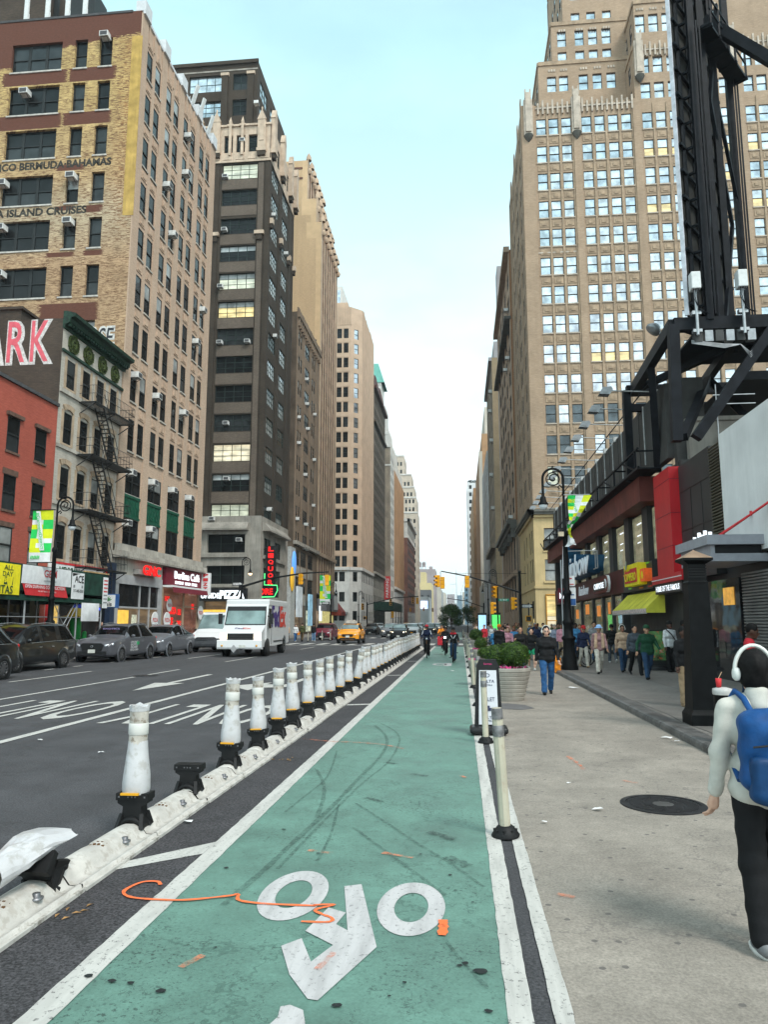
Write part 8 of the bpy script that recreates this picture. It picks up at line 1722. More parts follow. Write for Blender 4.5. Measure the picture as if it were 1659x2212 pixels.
def car(name, label, pm, x, y, st, W, L, wh=(.17, .79), r=.35, hood=3, roof=4, rend=6, tail=7, pillars=(4.95,), lit=False, taxi=False, minor=False, plate=PLATE, group='cars and vans on the avenue', rz=0., rim=RIM, gl=None, cat='car', grille=(.5, .55, .8), trimz=.0):
 t = thing(name, label, cat, (0, 0, 0), group); st = [(a * L,) + tuple(b) for a, *b in st]
 G, T, U = loft(st, W); ns, nu = G.shape[:2]
 parts = {'body': MB(), 'windscreen': MB(), 'side_window': MB(), 'rear_window': MB(), 'lower_trim': MB()}
 V = {}
 for s_ in (1, -1):
  vs_ = [(s_ * v[0], v[1], v[2]) for row in G for v in row]
  for i in range(ns - 1):
   for j in range(nu - 1):
    t_, u = (T[i] + T[i + 1]) / 2, (U[j] + U[j + 1]) / 2
    k = 'body'
    if u > 4.95 and hood + .12 < t_ < roof - .05: k = 'windscreen'
    elif 4.12 < u < 4.92 and hood + .5 < t_ < tail - .35 and all(abs(t_ - p) > .07 for p in pillars): k = 'side_window'
    elif u > 5.2 and rend + .1 < t_ < tail - .1: k = 'rear_window'
    elif trimz and u < 3 and (G[i, j, 2] + G[i + 1, j + 1, 2]) / 2 < trimz: k = 'lower_trim'
    V.setdefault((k, s_), []).append((i * nu + j, (i + 1) * nu + j, (i + 1) * nu + j + 1, i * nu + j + 1))
  for k in parts:
   fs_ = V.get((k, s_), [])
   if not fs_: continue
   used = sorted({a for f_ in fs_ for a in f_}); ix = {a: n_ for n_, a in enumerate(used)}
   parts[k].add([vs_[a] for a in used], [[ix[a] for a in f_] for f_ in fs_], 0, True)
 for e_ in (0, ns - 1):
  ring = [tuple(v) for v in G[e_]]; parts['body'].add(ring + [(-a, b, c_) for a, b, c_ in ring[::-1]], [tuple(range(2 * nu))])
 for k, mb in parts.items():
  if not mb.v: continue
  if k == 'side_window':
   for s_ in (1, -1):
    q = MB(); ids = [n_ for n_, v in enumerate(mb.v) if v[0] * s_ > 0]; ix = {a: n_ for n_, a in enumerate(ids)}
    q.add([mb.v[a] for a in ids], [[ix[a] for a in f_] for f_ in mb.f if f_[0] in ix], 0, True); q.build(k, CGLASS, t)
  else: mb.build(k, {'body': pm, 'lower_trim': TRIM}.get(k, gl if gl and k == 'windscreen' else CGLASS), t)
 zb = st[1][2]
 for s_ in (1, -1):
  for w_ in wh:
   wheel(t, s_ * (W / 2 - .085), w_ * L, r, .22, rim)
   if not minor: q = MB(); q.M = Matrix.Translation((s_ * (W / 2 + .002), w_ * L, r)) @ Matrix.Rotation(PI / 2, 4, 'Y'); q.lathe([(r * .9, -.02), (r + .075, -.02), (r + .085, 0), (r + .075, .02), (r * .9, .02)], (0, 0, 0), 24); q.build('wheel_arch', TRIM if trimz else pm, t)
  q = MB(); a = s_ * W / 2; V_, F_ = sdf_mesh([('c', (a * .62, .02, zb - .12), (a * .86, .20, zb - .06), .055, .07)], .025, .02); link('headlight', np_mesh('headlight', V_, F_, HEADL if lit else HEAD), t)
  V_, F_ = sdf_mesh([('c', (a * .80, L - .05, zb + .02), (a * .88, L - .16, zb + .16), .05, .06)], .03, .02); link('tail_light', np_mesh('tail_light', V_, F_, TAIL), t)
  V_, F_ = sdf_mesh([('e', (a * 1.08, st[hood][0] + .45, st[4][2] + .06), (.10, .06, .08))], .025, .02); link('mirror', np_mesh('mirror', V_, F_, pm if not minor else TRIM), t)
  if not minor:
   for f_ in (.47, .63): sub(t, 'door_handle', MB().cbox(a * 1.0, f_ * L, zb + .02, .03, .16, .035), CHROME)
   sub(t, 'window_trim', MB().tube([(a * .985, st[hood][0] + .75, zb + .17), (a * .985, (st[4][0] + st[6][0]) / 2, zb + .21), (a * .975, st[6][0] + .15, zb + .22)], .012, 4), CHROME)
   sub(t, 'roof_rail', MB().tube([(a * .72, st[4][0] + .2, st[5][3] + .01), (a * .72, st[5][0], st[5][3] + .06), (a * .70, st[6][0], st[6][3] + .03)], .02, 5), CHROME if not taxi else TRIM)
 gz, gh, gw = grille
 q = MB().prism([(-gw / 2, gz + gh * .35), (-gw * .42, gz - gh * .2), (gw * .42, gz - gh * .2), (gw / 2, gz + gh * .35), (gw * .4, gz + gh * .5), (-gw * .4, gz + gh * .5)], -.04, .12, 'y'); sub(t, 'grille', q, TRIM)
 sub(t, 'bumper_intake', MB().box(-W * .34, -.02, st[0][1] + .02, W * .34, .1, st[0][1] + .16), TRIM); sub(t, 'licence_plate', MB().box(-.16, -.055, gz - gh * .42, .16, -.03, gz - gh * .42 + .15), plate)
 if not minor: sub(t, 'emblem', MB().tube([(.07 * math.cos(a), -.05, gz + gh * .2 + .035 * math.sin(a)) for a in np.linspace(0, 2 * PI, 12)], .012, 4), CHROME)
 if taxi:
  sub(t, 'roof_sign', MB().prism([(-.5, 1.68), (.5, 1.68), (.3, 1.98), (-.3, 1.98)], 1.9, 2.4, 'y'), mat('taxi_roof_panel', (.5, .47, .42), .4, var=.3, vs=6))
 place(t, (x, y, 0), rz)
 return t
SUV = [(0, .34, .72, .80, .70, .76, .62), (.035, .26, .86, .93, .88, .88, .76), (.12, .24, .98, 1.05, .97, .95, .80), (.27, .24, 1.05, 1.12, .98, .96, .80), (.43, .24, 1.08, 1.60, .98, .95, .70), (.62, .24, 1.08, 1.68, .98, .95, .72), (.84, .25, 1.10, 1.62, .98, .94, .68), (.96, .30, 1.08, 1.12, .94, .90, .66), (1, .36, .82, .90, .84, .80, .6)]
COUPE = [(a, *b[:2], c_, *b[3:]) for (a, *b), c_ in zip(SUV, (.80, .93, 1.05, 1.12, 1.55, 1.62, 1.45, 1.16, .95))]; COUPE[6] = (.78,) + COUPE[6][1:]
VANM = [(0, .32, .66, .74, .72, .78, .66), (.03, .25, .84, .90, .90, .9, .8), (.08, .24, .96, 1.02, .97, .96, .82), (.2, .24, 1.02, 1.10, .98, .96, .82), (.38, .24, 1.04, 1.60, .98, .95, .74), (.6, .24, 1.05, 1.68, .98, .95, .76), (.90, .25, 1.08, 1.62, .98, .94, .74), (.985, .30, 1.06, 1.12, .94, .92, .72), (1, .36, .82, .90, .88, .86, .7)]
GREYP, BLKC, GREYC2 = paint('gunmetal', (.075, .075, .085), .5), paint('black', (.006, .007, .008)), paint('slate', (.12, .125, .14), .55)
s1 = car('grey_suv', 'dark grey parked SUV with white and green lettering on its doors', GREYP, -16.2, 31.7, SUV, 1.95, 5.0, grille=(.62, .46, 1.05))
for w_, z, h, wd in (('UPSCALE', .86, .10, .75), ('EXOTICS', .74, .10, .75), ('DELIVERY', .62, .10, .75), ('929-2313909', .50, .09, .85)):
 o = lettering(w_, (.995, 2.1, z), 'L', h, wd, WHTSIGN, s1, bold=.03, ext=.002)
sub(s1, 'green_decal', MB().cbox(.99, 2.5, .80, .02, .25, .14), mat('green_decal', (.02, .35, .12), .5)); lettering('EXOTICS', (0, 1.75, 1.47), 'N', .07, .8, mat('lilac_print', (.35, .3, .6), .5), s1, ext=.001)
car('grey_coupe_suv', 'slate grey parked coupe SUV behind the lettered one', GREYC2, -16.2, 37.3, COUPE, 1.95, 4.8, grille=(.66, .3, .7), rend=5.2)
car('black_minivan', 'black parked minivan with silver roof rails at the left edge', BLKC, -16.5, 24.1, VANM, 1.95, 5.1, pillars=(4.6, 5.4))
car('black_suv', 'black car mostly cut off by the left frame edge, only its tail light showing', BLKC, -15.1, 18.2, SUV, 1.95, 4.9)
car('red_minivan', 'dark red minivan waiting at the far left kerb behind three posts', paint('dark_red', (.13, .010, .022), .2), -13.9, 74.2, VANM, 1.95, 5.0, pillars=(4.6, 5.4))
car('taxi', 'yellow orange taxi SUV with a roof sign driving towards the camera', paint('taxi_orange', (.78, .30, .012)), -9.35, 61.6, SUV, 1.9, 4.6, taxi=True, grille=(.66, .3, 1.0), trimz=.42, gl=CGLASSP)
car('grey_suv', 'dark grey SUV with lit headlight just left of the small black car', GREYC2, -8.25, 86.5, SUV, 1.9, 4.7, lit=True, minor=True, gl=CGLASSP)
car('black_car', 'small black car with lit headlights just beyond the barrier posts', BLKC, -6.55, 78.6, COUPE, 1.8, 4.4, lit=True, minor=True, gl=CGLASSP)
car('white_suv', 'white SUV with orange plate behind the small black car', paint('white', (.66, .66, .66)), -6.4, 98, SUV, 1.95, 4.8, minor=True, gl=CGLASSP, grille=(.55, .4, 1.3), plate=mat('orange_plate', (.7, .3, .02), .5))
car('black_suv', 'black SUV right of the taxi at the far crossing', BLKC, -13.0, 107, SUV, 1.9, 4.8, minor=True); car('white_car', 'white car in front of the far sidewalk shed', paint('white', (.66, .66, .66)), -15.0, 136, COUPE, 1.85, 4.6, minor=True)
tr = [('silver_car', 'silver', (.4, .41, .42), -9.6, 150), ('white_van', 'white', (.66, .66, .66), -7.3, 128), ('black_car', 'black', (.012, .013, .015), -4.6, 112), ('yellow_taxi', 'yellow', (.78, .36, .012), -12.6, 172), ('grey_car', 'grey', (.14, .145, .15), -9.8, 190), ('white_car', 'white', (.66, .66, .66), -7.0, 168), ('silver_car', 'silver', (.4, .41, .42), -5.0, 152), ('yellow_taxi', 'yellow', (.78, .36, .012), -6.2, 205), ('white_car', 'white', (.66, .66, .66), -9.0, 230), ('red_car', 'dark red', (.13, .01, .02), -12.5, 225), ('black_car', 'black', (.012, .013, .015), -4.4, 190), ('white_car', 'white', (.66, .66, .66), -4.0, 225), ('silver_car', 'silver', (.4, .41, .42), -6.5, 262)]
for i, (n_, c_, rgb, x, y) in enumerate(tr): car(n_, 'small distant %s vehicle in the queue of traffic, %s nearest of the queue' % (c_, ordw(i + 1)), paint(c_.replace(' ', '_'), rgb), x, y, VANM if i % 3 == 1 else SUV, 1.9, 4.7, minor=True, lit=i % 2 == 0, gl=CGLASSP, group='distant queue of traffic')
WP = paint('white', (.66, .66, .66)); VAN = [(0, .42, .66, .78, .80, .84, .74), (.02, .30, .86, .95, .94, .94, .86), (.07, .28, 1.08, 1.14, .98, .97, .88), (.13, .28, 1.18, 1.24, .98, .97, .88), (.27, .28, 1.25, 2.10, .98, .96, .80), (.36, .28, 1.25, 2.36, .98, .96, .84), (.97, .28, 1.25, 2.36, .98, .96, .84), (.99, .30, 1.2, 2.30, .97, .95, .83), (1, .34, 1.1, 2.2, .95, .93, .8)]
v = car('white_van', 'white high roofed delivery van with grey bumper, next to the parcel truck', WP, -15.05, 43.2, VAN, 1.95, 5.5, wh=(.15, .78), hood=3, roof=4.4, rend=9, tail=5.9, pillars=(4.9,), minor=True, trimz=.78, gl=CGLASSP, grille=(.72, .36, 1.25), cat='van')
sub(v, 'front_bumper', MB().prism([(-.03, .36), (-.07, .5), (-.05, .82), (.2, .84), (.2, .36)], -.93, .93, 'x'), mat('grey_bumper_plastic', (.075, .08, .088), .6)); sub(v, 'grille_bar', MB().box(-.6, -.09, .72, .6, -.07, .74).box(-.6, -.09, .8, .6, -.07, .82), CHROME)
ft = thing('parcel_truck', 'white FedEx parcel delivery truck with lit headlights coming towards the camera', 'truck', (0, 0, 0)); w2 = 1.15
b_ = MB().prism([(.9, .55), (.9, 1.6), (1.3, 2.70), (1.45, 2.95), (1.6, 3.0), (6.75, 3.0), (6.8, 2.9), (6.8, .62), (6.1, .55), (5.95, .85), (5.55, 1.05), (5.1, .85), (4.95, .55), (2.5, .5)], -w2, w2, 'x'); b_.build('cargo_body', WP, ft, bevel=.05)
MB().prism([(.02, .5), (0, .75), (.04, 1.24), (.95, 1.62), (.95, .5)], -w2 + .06, w2 - .06, 'x').build('bonnet', WP, ft, bevel=.06); MB().prism([(-.16, .40), (-.2, .5), (-.18, .86), (.1, .88), (.1, .40)], -w2 - .02, w2 + .02, 'x').build('front_bumper', WP, ft, bevel=.03)
MB().add([(-w2 + .1, .90, 1.68), (w2 - .1, .90, 1.68), (w2 - .16, 1.22, 2.56), (-w2 + .16, 1.22, 2.56)], [(0, 1, 2, 3)]).build('windscreen', glass('truck_windscreen', (.22, .31, .30), rough=.05, wavy=.05), ft)  # pale reflection put into the windscreen colour
MB().add([(-w2 + .04, .892, 1.63), (w2 - .04, .892, 1.63), (w2 - .1, 1.235, 2.61), (-w2 + .1, 1.235, 2.61)], [(0, 1, 2, 3)]).build('windscreen_surround', TRIM, ft); MB().box(-w2 - .03, 1.32, 2.62, w2 + .03, 6.0, 2.99).build('roof_cap', WP, ft, bevel=.08)
sub(ft, 'grille', MB().box(-.68, -.03, .86, .68, .1, 1.2), TRIM)
for k in range(3): sub(ft, 'grille_bar', MB().box(-.66, -.05, .93 + k * .09, .66, -.03, .95 + k * .09), DKF)
for s_ in (1, -1):
 sub(ft, 'headlight', MB().box(s_ * .72, -.04, .92, s_ * 1.06, .1, 1.18), HEADL); sub(ft, 'indicator', MB().lathe([(.055, 0), (.05, .02), (0, .025)], (0, 0, 0), 12), AMB).matrix_local = Matrix.Translation((s_ * .9, -.2, .58)) @ Matrix.Rotation(PI / 2, 4, 'X')
 sub(ft, 'side_window', MB().box(s_ * (w2 - .02), 1.38, 1.45, s_ * (w2 + .008), 1.95, 2.5), CGLASS); sub(ft, 'mirror', MB().cbox(s_ * (w2 + .22), 1.0, 1.95, .2, .1, .55).bar((s_ * w2, 1.1, 2.1), (s_ * (w2 + .22), 1.0, 2.0), .04), TRIM)
 wheel(ft, s_ * (w2 - .15), 1.15, .42, .26); wheel(ft, s_ * (w2 - .18), 5.5, .42, .34); q = MB(); q.M = Matrix.Translation((s_ * (w2 - .02), 1.15, .42)) @ Matrix.Rotation(PI / 2, 4, 'Y'); q.lathe([(0, 0), (.52, 0), (.52, .03), (0, .03)], (0, 0, 0), 24); q.build('wheel_arch', TRIM, ft)
 sub(ft, 'rub_rail', MB().box(s_ * (w2 - .01), 2.6, .72, s_ * (w2 + .03), 4.9, .78), DKF); sub(ft, 'panel_edge', MB().box(s_ * (w2 - .01), 2.05, .6, s_ * (w2 + .012), 2.08, 2.6), DKF)
PUR, ORG_ = mat('purple_vinyl', (.055, .03, .17), .4, var=.05), mat('red_orange_vinyl', (.62, .055, .04), .4, var=.05); lettering('Fed', (w2 + .02, 3.05, 2.12), 'L', 1.25, 1.9, PUR, ft, bold=.06, ext=.002); lettering('Ex', (w2 + .02, 4.95, 2.12), 'L', 1.25, 1.65, ORG_, ft, bold=.06, ext=.002)
for wd, cx, m_ in (('Fed', -.2, PUR), ('Ex', .22, ORG_)):
 o = lettering(wd, (0, 0, 0), 'N', .17, .44, m_, ft, bold=.05, ext=.001); o.matrix_local = Matrix.Translation((cx, .5, 1.465)) @ Matrix.Rotation(-1.19, 4, 'X')
sub(ft, 'placard', MB().prism([(-.45, .42), (-.28, .64), (-.11, .42), (-.28, .22)], -.225, -.2, 'y'), GREYMET); sub(ft, 'licence_plate', MB().box(0, -.225, .47, .32, -.2, .62), PLATE); place(ft, (-11.3, 37.7, 0), .03)
# ================================================================ people
SKIN = [mat('skin_tone_%s' % n_, c_, .55, var=.08, vs=12) for n_, c_ in (('light', (.55, .33, .24)), ('tan', (.40, .22, .14)), ('brown', (.22, .11, .07)), ('dark', (.075, .036, .024)))]
LIPS = mat('lip_tone', (.32, .10, .09), .5, var=0); EYEM = mat('dark_eye', (.015, .01, .01), .3, var=0)
CLOTH = {}
def cloth(n, c, rough=.85, var=.22): return mat(n.replace(' ', '_') + '_cloth', c, rough, var=var, vs=9, bump=.12, bs=60, spec=.2)
HAIRC = {'black': (.008, .007, .007), 'brown': (.05, .028, .016), 'grey': (.3, .29, .28), 'red': (.16, .05, .02), 'dark brown': (.02, .012, .009)}
def hand_arrays():
 pr = [('c', (0, 0, 0), (0, -.005, -.07), .024, .034), ('b', (0, -.004, -.055), (.038, .014, .035), .013)]
 for i, (x, l) in enumerate(((-.028, .062), (-.010, .074), (.009, .070), (.027, .052))):
  a = (x, -.004, -.088); b = (x * 1.1, -.016, -.088 - l * .55); c = (x * 1.12, -.044, -.088 - l * .92)
  pr += [('c', a, b, .0095, .0085, .006), ('c', b, c, .0085, .0068, .004)]
 pr += [('c', (-.03, -.01, -.03), (-.052, -.026, -.066), .014, .011, .01), ('c', (-.052, -.026, -.066), (-.050, -.040, -.095), .0105, .008, .006)]
 return sdf_mesh(pr, .0062, .008)
HV, HF = hand_arrays()
FIGC = {}
def figure(h=1.72, legs=(.3, -.25), knees=(.1, .45), arms=((-.25, .15), (.25, .15)), elb=(.25, .25), hair='short', top='long', bottom='trousers', lean=.0, res=.02, head=0., hands=True, wide=1., sit=False, armab=None, coat=0.):
 """joint positions for a walking, standing or riding body facing -Y; returns SDF pieces"""
 s = h / 1.75; v = lambda x, y, z: np.array((x, y, z)) * s
 J = {}; hipz = .93 * math.cos(max(abs(a) for a in legs) * .55) if not sit else .93
 def rotx(p, c, a):
  d = p - c; return c + np.array((d[0], d[1] * math.cos(a) + d[2] * math.sin(a) * -1, d[2] * math.cos(a) + d[1] * math.sin(a)))
 for k, sd in ((0, -1), (1, 1)):
  hip = v(.092 * sd * wide, 0, hipz); a = legs[k]; kn = hip + v(0, -math.sin(a) * .43, -math.cos(a) * .43); b = a - knees[k]
  an = kn + v(.0, -math.sin(b) * .42, -math.cos(b) * .42); J['hip', k], J['kn', k], J['an', k] = hip, kn, an
 dz = .085 * s - min(J['an', 0][2], J['an', 1][2]) if not sit else 0
 for q in J: J[q] = J[q] + np.array((0, 0, dz))
 pel = v(0, 0, hipz + .03) + np.array((0, 0, dz)); up_ = lambda p: rotx(p + np.array((0, 0, dz)), pel, lean)
 for k, sd in ((0, -1), (1, 1)):
  sh = up_(v(.185 * sd * (1 + (wide - 1) * .5), .0, 1.405)); a, ab = arms[k]; e = sh + v(sd * math.sin(ab) * .28, -math.sin(a) * .28, -math.cos(a) * math.cos(ab) * .28)
  b = a + elb[k]; w = e + v(sd * math.sin(ab * .5) * .24 if armab is None else armab[k] * .24, -math.sin(b) * .245, -math.cos(b) * .245)
  J['sh', k], J['el', k], J['wr', k] = sh, e, w
 hd = up_(v(0, -.025 - .02 * head, 1.625)); nk = up_(v(0, .01, 1.45)); ch = up_(v(0, -.01, 1.27)); wa = up_(v(0, 0, 1.06))
 J['hd'], J['nk'], J['pel'] = hd, nk, pel
 hl = lambda x, y, z: hd + rotx(np.array((x, y, z)) * s * 1.1, np.zeros(3), head)
 F_ = [('e', hl(0, .012, .02), (.084 * s, .103 * s, .108 * s)), ('c', hl(0, -.03, -.03), hl(0, -.055, -.082), .063 * s, .038 * s), ('c', hl(0, -.088, .0), hl(0, -.106, -.028), .010 * s, .015 * s, .012), ('e', hl(-.079, .012, -.012), (.012, .022, .032)), ('e', hl(.079, .012, -.012), (.012, .022, .032)),
  ('c', hl(-.03, -.082, -.062), hl(.03, -.082, -.062), .011, .011, .008), ('c', hl(0, .02, -.05), nk, .052 * s, .056 * s), ('c', nk, ch, .06 * s, .10 * s)]
 arm = lambda k, r0, r1, r2, e=1.: [('c', J['sh', k], J['el', k], r0 * s, r1 * s), ('c', J['el', k], J['el', k] + (J['wr', k] - J['el', k]) * e, r1 * s, r2 * s)]
 tor = lambda g: [('c', J['sh', 0] * .72 + J['sh', 1] * .28, J['sh', 1] * .72 + J['sh', 0] * .28, (.075 + g) * s, (.075 + g) * s), ('c', ch + v(-.075 * wide, 0, 0), ch + v(.075 * wide, 0, 0), (.105 * wide + g) * s, (.105 * wide + g) * s), ('c', wa + v(-.065 * wide, 0, 0), wa + v(.065 * wide, 0, 0), (.098 * wide + g) * s, (.098 * wide + g) * s), ('c', pel + v(-.075 * wide, .01, -.03 - coat), pel + v(.075 * wide, .01, -.03 - coat), (.11 * wide + g) * s, (.11 * wide + g) * s)]
 leg = lambda k, a, b, c, e=1.: [('c', J['hip', k], J['kn', k], a * s * wide, b * s), ('c', J['kn', k], J['kn', k] + (J['an', k] - J['kn', k]) * e, b * s, c * s)]
 P = {'body': F_ + arm(0, .045, .036, .026) + arm(1, .045, .036, .026) + leg(0, .075, .05, .036) + leg(1, .075, .05, .036) + tor(-.02)}
 P['top'] = tor(.014) + sum([arm(k, .060, .052, .042, 1. if top == 'long' else 0.02) if top != 'short' else [('c', J['sh', k], J['sh', k] + (J['el', k] - J['sh', k]) * .8, .062 * s, .062 * s)] for k in (0, 1)], []) + [('c', nk - v(0, 0, .035), nk, .07 * s, .06 * s)]
 e_ = .96 if bottom == 'trousers' else -.2
 P['bottom'] = [('c', pel + v(-.06 * wide, .01, -.02), pel + v(.06 * wide, .01, -.02), .112 * s * wide, .112 * s * wide)] + sum([leg(k, .096, .076, .074, e_) if bottom == 'trousers' else [('c', J['hip', k], J['hip', k] + (J['kn', k] - J['hip', k]) * .5, .1 * s, .095 * s)] for k in (0, 1)], [])
 for k in (0, 1):
  a, d = J['an', k], (J['an', k] - J['kn', k]); d = d / np.linalg.norm(d); f = np.array((0, -1., 0)) * (1 if True else 0); t_ = f - d * (f @ d) * .8; t_ /= np.linalg.norm(t_)
  P['shoe', k] = [('c', a + d * .045 * s + t_ * -.045 * s, a + d * .058 * s + t_ * .15 * s, .044 * s, .036 * s), ('c', a, a + d * .04 * s, .045 * s, .042 * s)]
 hr = [('e', hl(0, .026, .034), (.095 * s, .108 * s, .112 * s))]
 if hair == 'long': hr += [('c', hl(-.055, .04, -.02), hl(-.065, .03, -.2), .045 * s, .03 * s), ('c', hl(.055, .04, -.02), hl(.065, .03, -.2), .045 * s, .03 * s), ('c', hl(0, .06, -.02), hl(0, .075, -.2), .07 * s, .05 * s)]
 if hair == 'bob': hr += [('e', hl(0, .03, -.035), (.09 * s, .088 * s, .085 * s))]
 if hair == 'bun': hr += [('e', hl(0, .08, .09), (.045, .045, .045))]
 hr += [('-e', hl(0, -.115, -.045), (.072 * s, .099 * s, .126 * s))]
 if hair == 'short': hr += [('-b', hl(0, 0, -.13), (.2, .2, .11), .01)]
 P['hair'] = hr
 J['s'] = s; J['hl'] = hl
 return P, J
def person(label, x, y, rz, topm, botm, shoem, hairm=None, skin=1, hands=True, z=.0, group='people on the pavements', res=.02, extra=None, name='person', key=None, **kw):
 t = thing(name, label, 'person', (0, 0, 0), group)
 ky = key and (key, res)
 if ky and ky in FIGC: M = FIGC[ky]; J = M['J']
 else:
  P, J = figure(res=res, **kw); M = {'J': J}
  r_ = min(res, .016); V, F = sdf_mesh(P['body'], r_ if hands else res, .03 if hands else .02)
  if hands:
   Vs, Fs, n_ = [V], [F], len(V)
   for k, sd in ((0, -1), (1, 1)):
    d = J['wr', k] - J['el', k]; d = d / np.linalg.norm(d); zz = -d; yy = np.array((0, 1., 0)) - zz * zz[1]
    if np.linalg.norm(yy) < .1: yy = np.array((0, 0, 1.)) - zz * zz[2]
    yy /= np.linalg.norm(yy); xx = np.cross(yy, zz); H = HV * J['s'] * 1.0
    H = H * np.array((1 if sd > 0 else -1, 1, 1)); q = H[:, :1] * (xx * .5 + yy * .5 * sd) / .7071 + H[:, 1:2] * (yy * .6 - xx * sd * .8) + H[:, 2:] * zz + J['wr', k] + d * .015
    Vs.append(q); Fs.append((HF if sd > 0 else HF[:, ::-1]) + n_); n_ += len(q)
   V, F = np.concatenate(Vs), np.concatenate(Fs)
  c_ = V[F].mean(1); hl = J['hl']; mi = np.zeros(len(F), int); s = J['s']
  mo = hl(0, -.092, -.066); mi[(np.abs(c_ - mo) < np.array((.030, .03, .010)) * s).all(1)] = 1
  for sd in (-1, 1):
   ey = hl(.031 * sd, -.08, .006); mi[(np.abs(c_ - ey) < np.array((.017, .03, .011)) * s).all(1)] = 2
  M['body'] = np_mesh('body', V, F, [SKIN[skin], LIPS, EYEM], mi.tolist())
  rg = np.random.RandomState(int(x * 100) % 999); w = rg.uniform(0, 6, 6)
  am = .45 if res < .013 else .7
  wr_ = lambda G: am * .006 * np.sin(G[:, 2] * 34 + 9 * G[:, 0] + w[0]) * np.sin(G[:, 0] * 22 + w[1]) + am * .004 * np.sin(G[:, 2] * 60 - G[:, 1] * 30 + w[2])
  for nm, q in (('top', 'top'), ('bottom', 'bottom')): M[nm] = np_mesh(nm, *sdf_mesh(P[q], res, .035, wr_), topm)
  for k in (0, 1): M['shoe', k] = np_mesh('shoe', *sdf_mesh(P['shoe', k], max(.012, res * .7), .02), shoem)
  M['hair'] = np_mesh('hair', *sdf_mesh(P['hair'], max(.013, res * .7), .02, lambda G: .004 * np.sin(G[:, 0] * 90) * np.sin(G[:, 2] * 40)), topm)
  if ky: FIGC[ky] = M
 def pt(nm, me, m):
  o = link(nm, me, t); o.material_slots[0].link = 'OBJECT'; o.material_slots[0].material = m
  return o
 pt('body', M['body'], SKIN[skin]); pt('shirt', M['top'], topm); pt('trousers' if kw.get('bottom', 'trousers') == 'trousers' else 'shorts', M['bottom'], botm); pt('shoe', M['shoe', 0], shoem); pt('shoe', M['shoe', 1], shoem)
 if hairm is not None: pt('hair', M['hair'], hairm)
 if extra: extra(t, J)
 place(t, (x, y, z), rz)
 return t
H_ = {k: mat(k.replace(' ', '_') + '_hair', c, .6, var=.3, vs=60, spec=.12) for k, c in HAIRC.items()}
K_ = cloth('black knit', (.012, .012, .013)); JEAN = cloth('blue denim', (.03, .10, .24)); JEANL = cloth('pale denim', (.16, .27, .42)); JEAND = cloth('dark denim', (.022, .05, .10)); BLKT = cloth('black twill', (.01, .01, .011)); KHAKI = cloth('khaki', (.33, .23, .14)); CREAMC = cloth('cream', (.50, .46, .40)); SHB = cloth('black shoe', (.012, .012, .012)); SHW = cloth('pale shoe', (.5, .49, .46)); NVY = cloth('navy', (.018, .025, .06)); GRN = cloth('bottle green', (.012, .055, .028)); DGR = cloth('slate grey', (.06, .07, .085)); WHC = cloth('white cotton', (.62, .62, .62)); PNK = cloth('pink', (.62, .28, .34)); MAUVE = cloth('mauve', (.30, .17, .17)); TANC = cloth('tan', (.47, .32, .22)); BLUC = cloth('bright blue', (.06, .22, .42)); OLV = cloth('olive', (.07, .075, .03)); ORGC = cloth('orange', (.75, .24, .02)); REDC = cloth('red', (.55, .03, .045)); GREYC_ = cloth('mid grey', (.22, .22, .23)); GRNB = cloth('emerald', (.02, .28, .14))
def acc(t, nm, prims, m, res=.015, k=.01): return link(nm, np_mesh(nm, *sdf_mesh(prims, res, k), m), t)
WHP = mat('white_headphone_plastic', (.66, .66, .62), .35, var=.05)
def phones(t, J, m=WHP, s=1.):
 hl = J['hl']; q = MB(); q.tube([tuple(hl(.098 * math.cos(a) * s, .03 - .0 * math.sin(a), .0 + .138 * math.sin(a) * s)) for a in np.linspace(.1, PI - .1, 14)], .012, 6); q.build('headband', m, t)
 for sd in (-1, 1): acc(t, 'ear_cup', [('e', hl(.098 * sd, .025, -.01), (.024, .036, .045))], m)
def cap(m, brim=True, bucket=False, z=.045):
 def f(t, J):
  hl = J['hl']; p = [('e', hl(0, .02, z + .02), (.092, .106, .085)), ('-b', hl(0, 0, -.09), (.3, .3, .11), .01)]
  p2 = [('e', hl(0, .02, .035), (.15, .16, .018))] if bucket else [('e', hl(0, -.10, .045), (.065, .08, .012))] if brim else []
  acc(t, 'hat', p, m)
  if p2: acc(t, 'hat_brim', p2, m)
 return f
def both(*fs):
 def f(t, J):
  for g_ in fs: g_(t, J)
 return f
PHN = mat('phone_black', (.01, .01, .012), .2, var=0)
def phone(k): return lambda t, J: sub(t, 'phone', MB().cbox(*(J['wr', k] + np.array((0, -.06, .06))), .075, .012, .14), PHN)
def bag(prims, m, nm='bag'): return lambda t, J: acc(t, nm, prims, m, .02, .02)
MR = .11                                                  # pavement height
BPK = cloth('blue nylon', (.010, .065, .205), .5, .2); BPD = cloth('deep blue nylon', (.008, .045, .13), .5, .2); SWT = cloth('oatmeal sweatshirt', (.50, .48, .43), .9, .1)
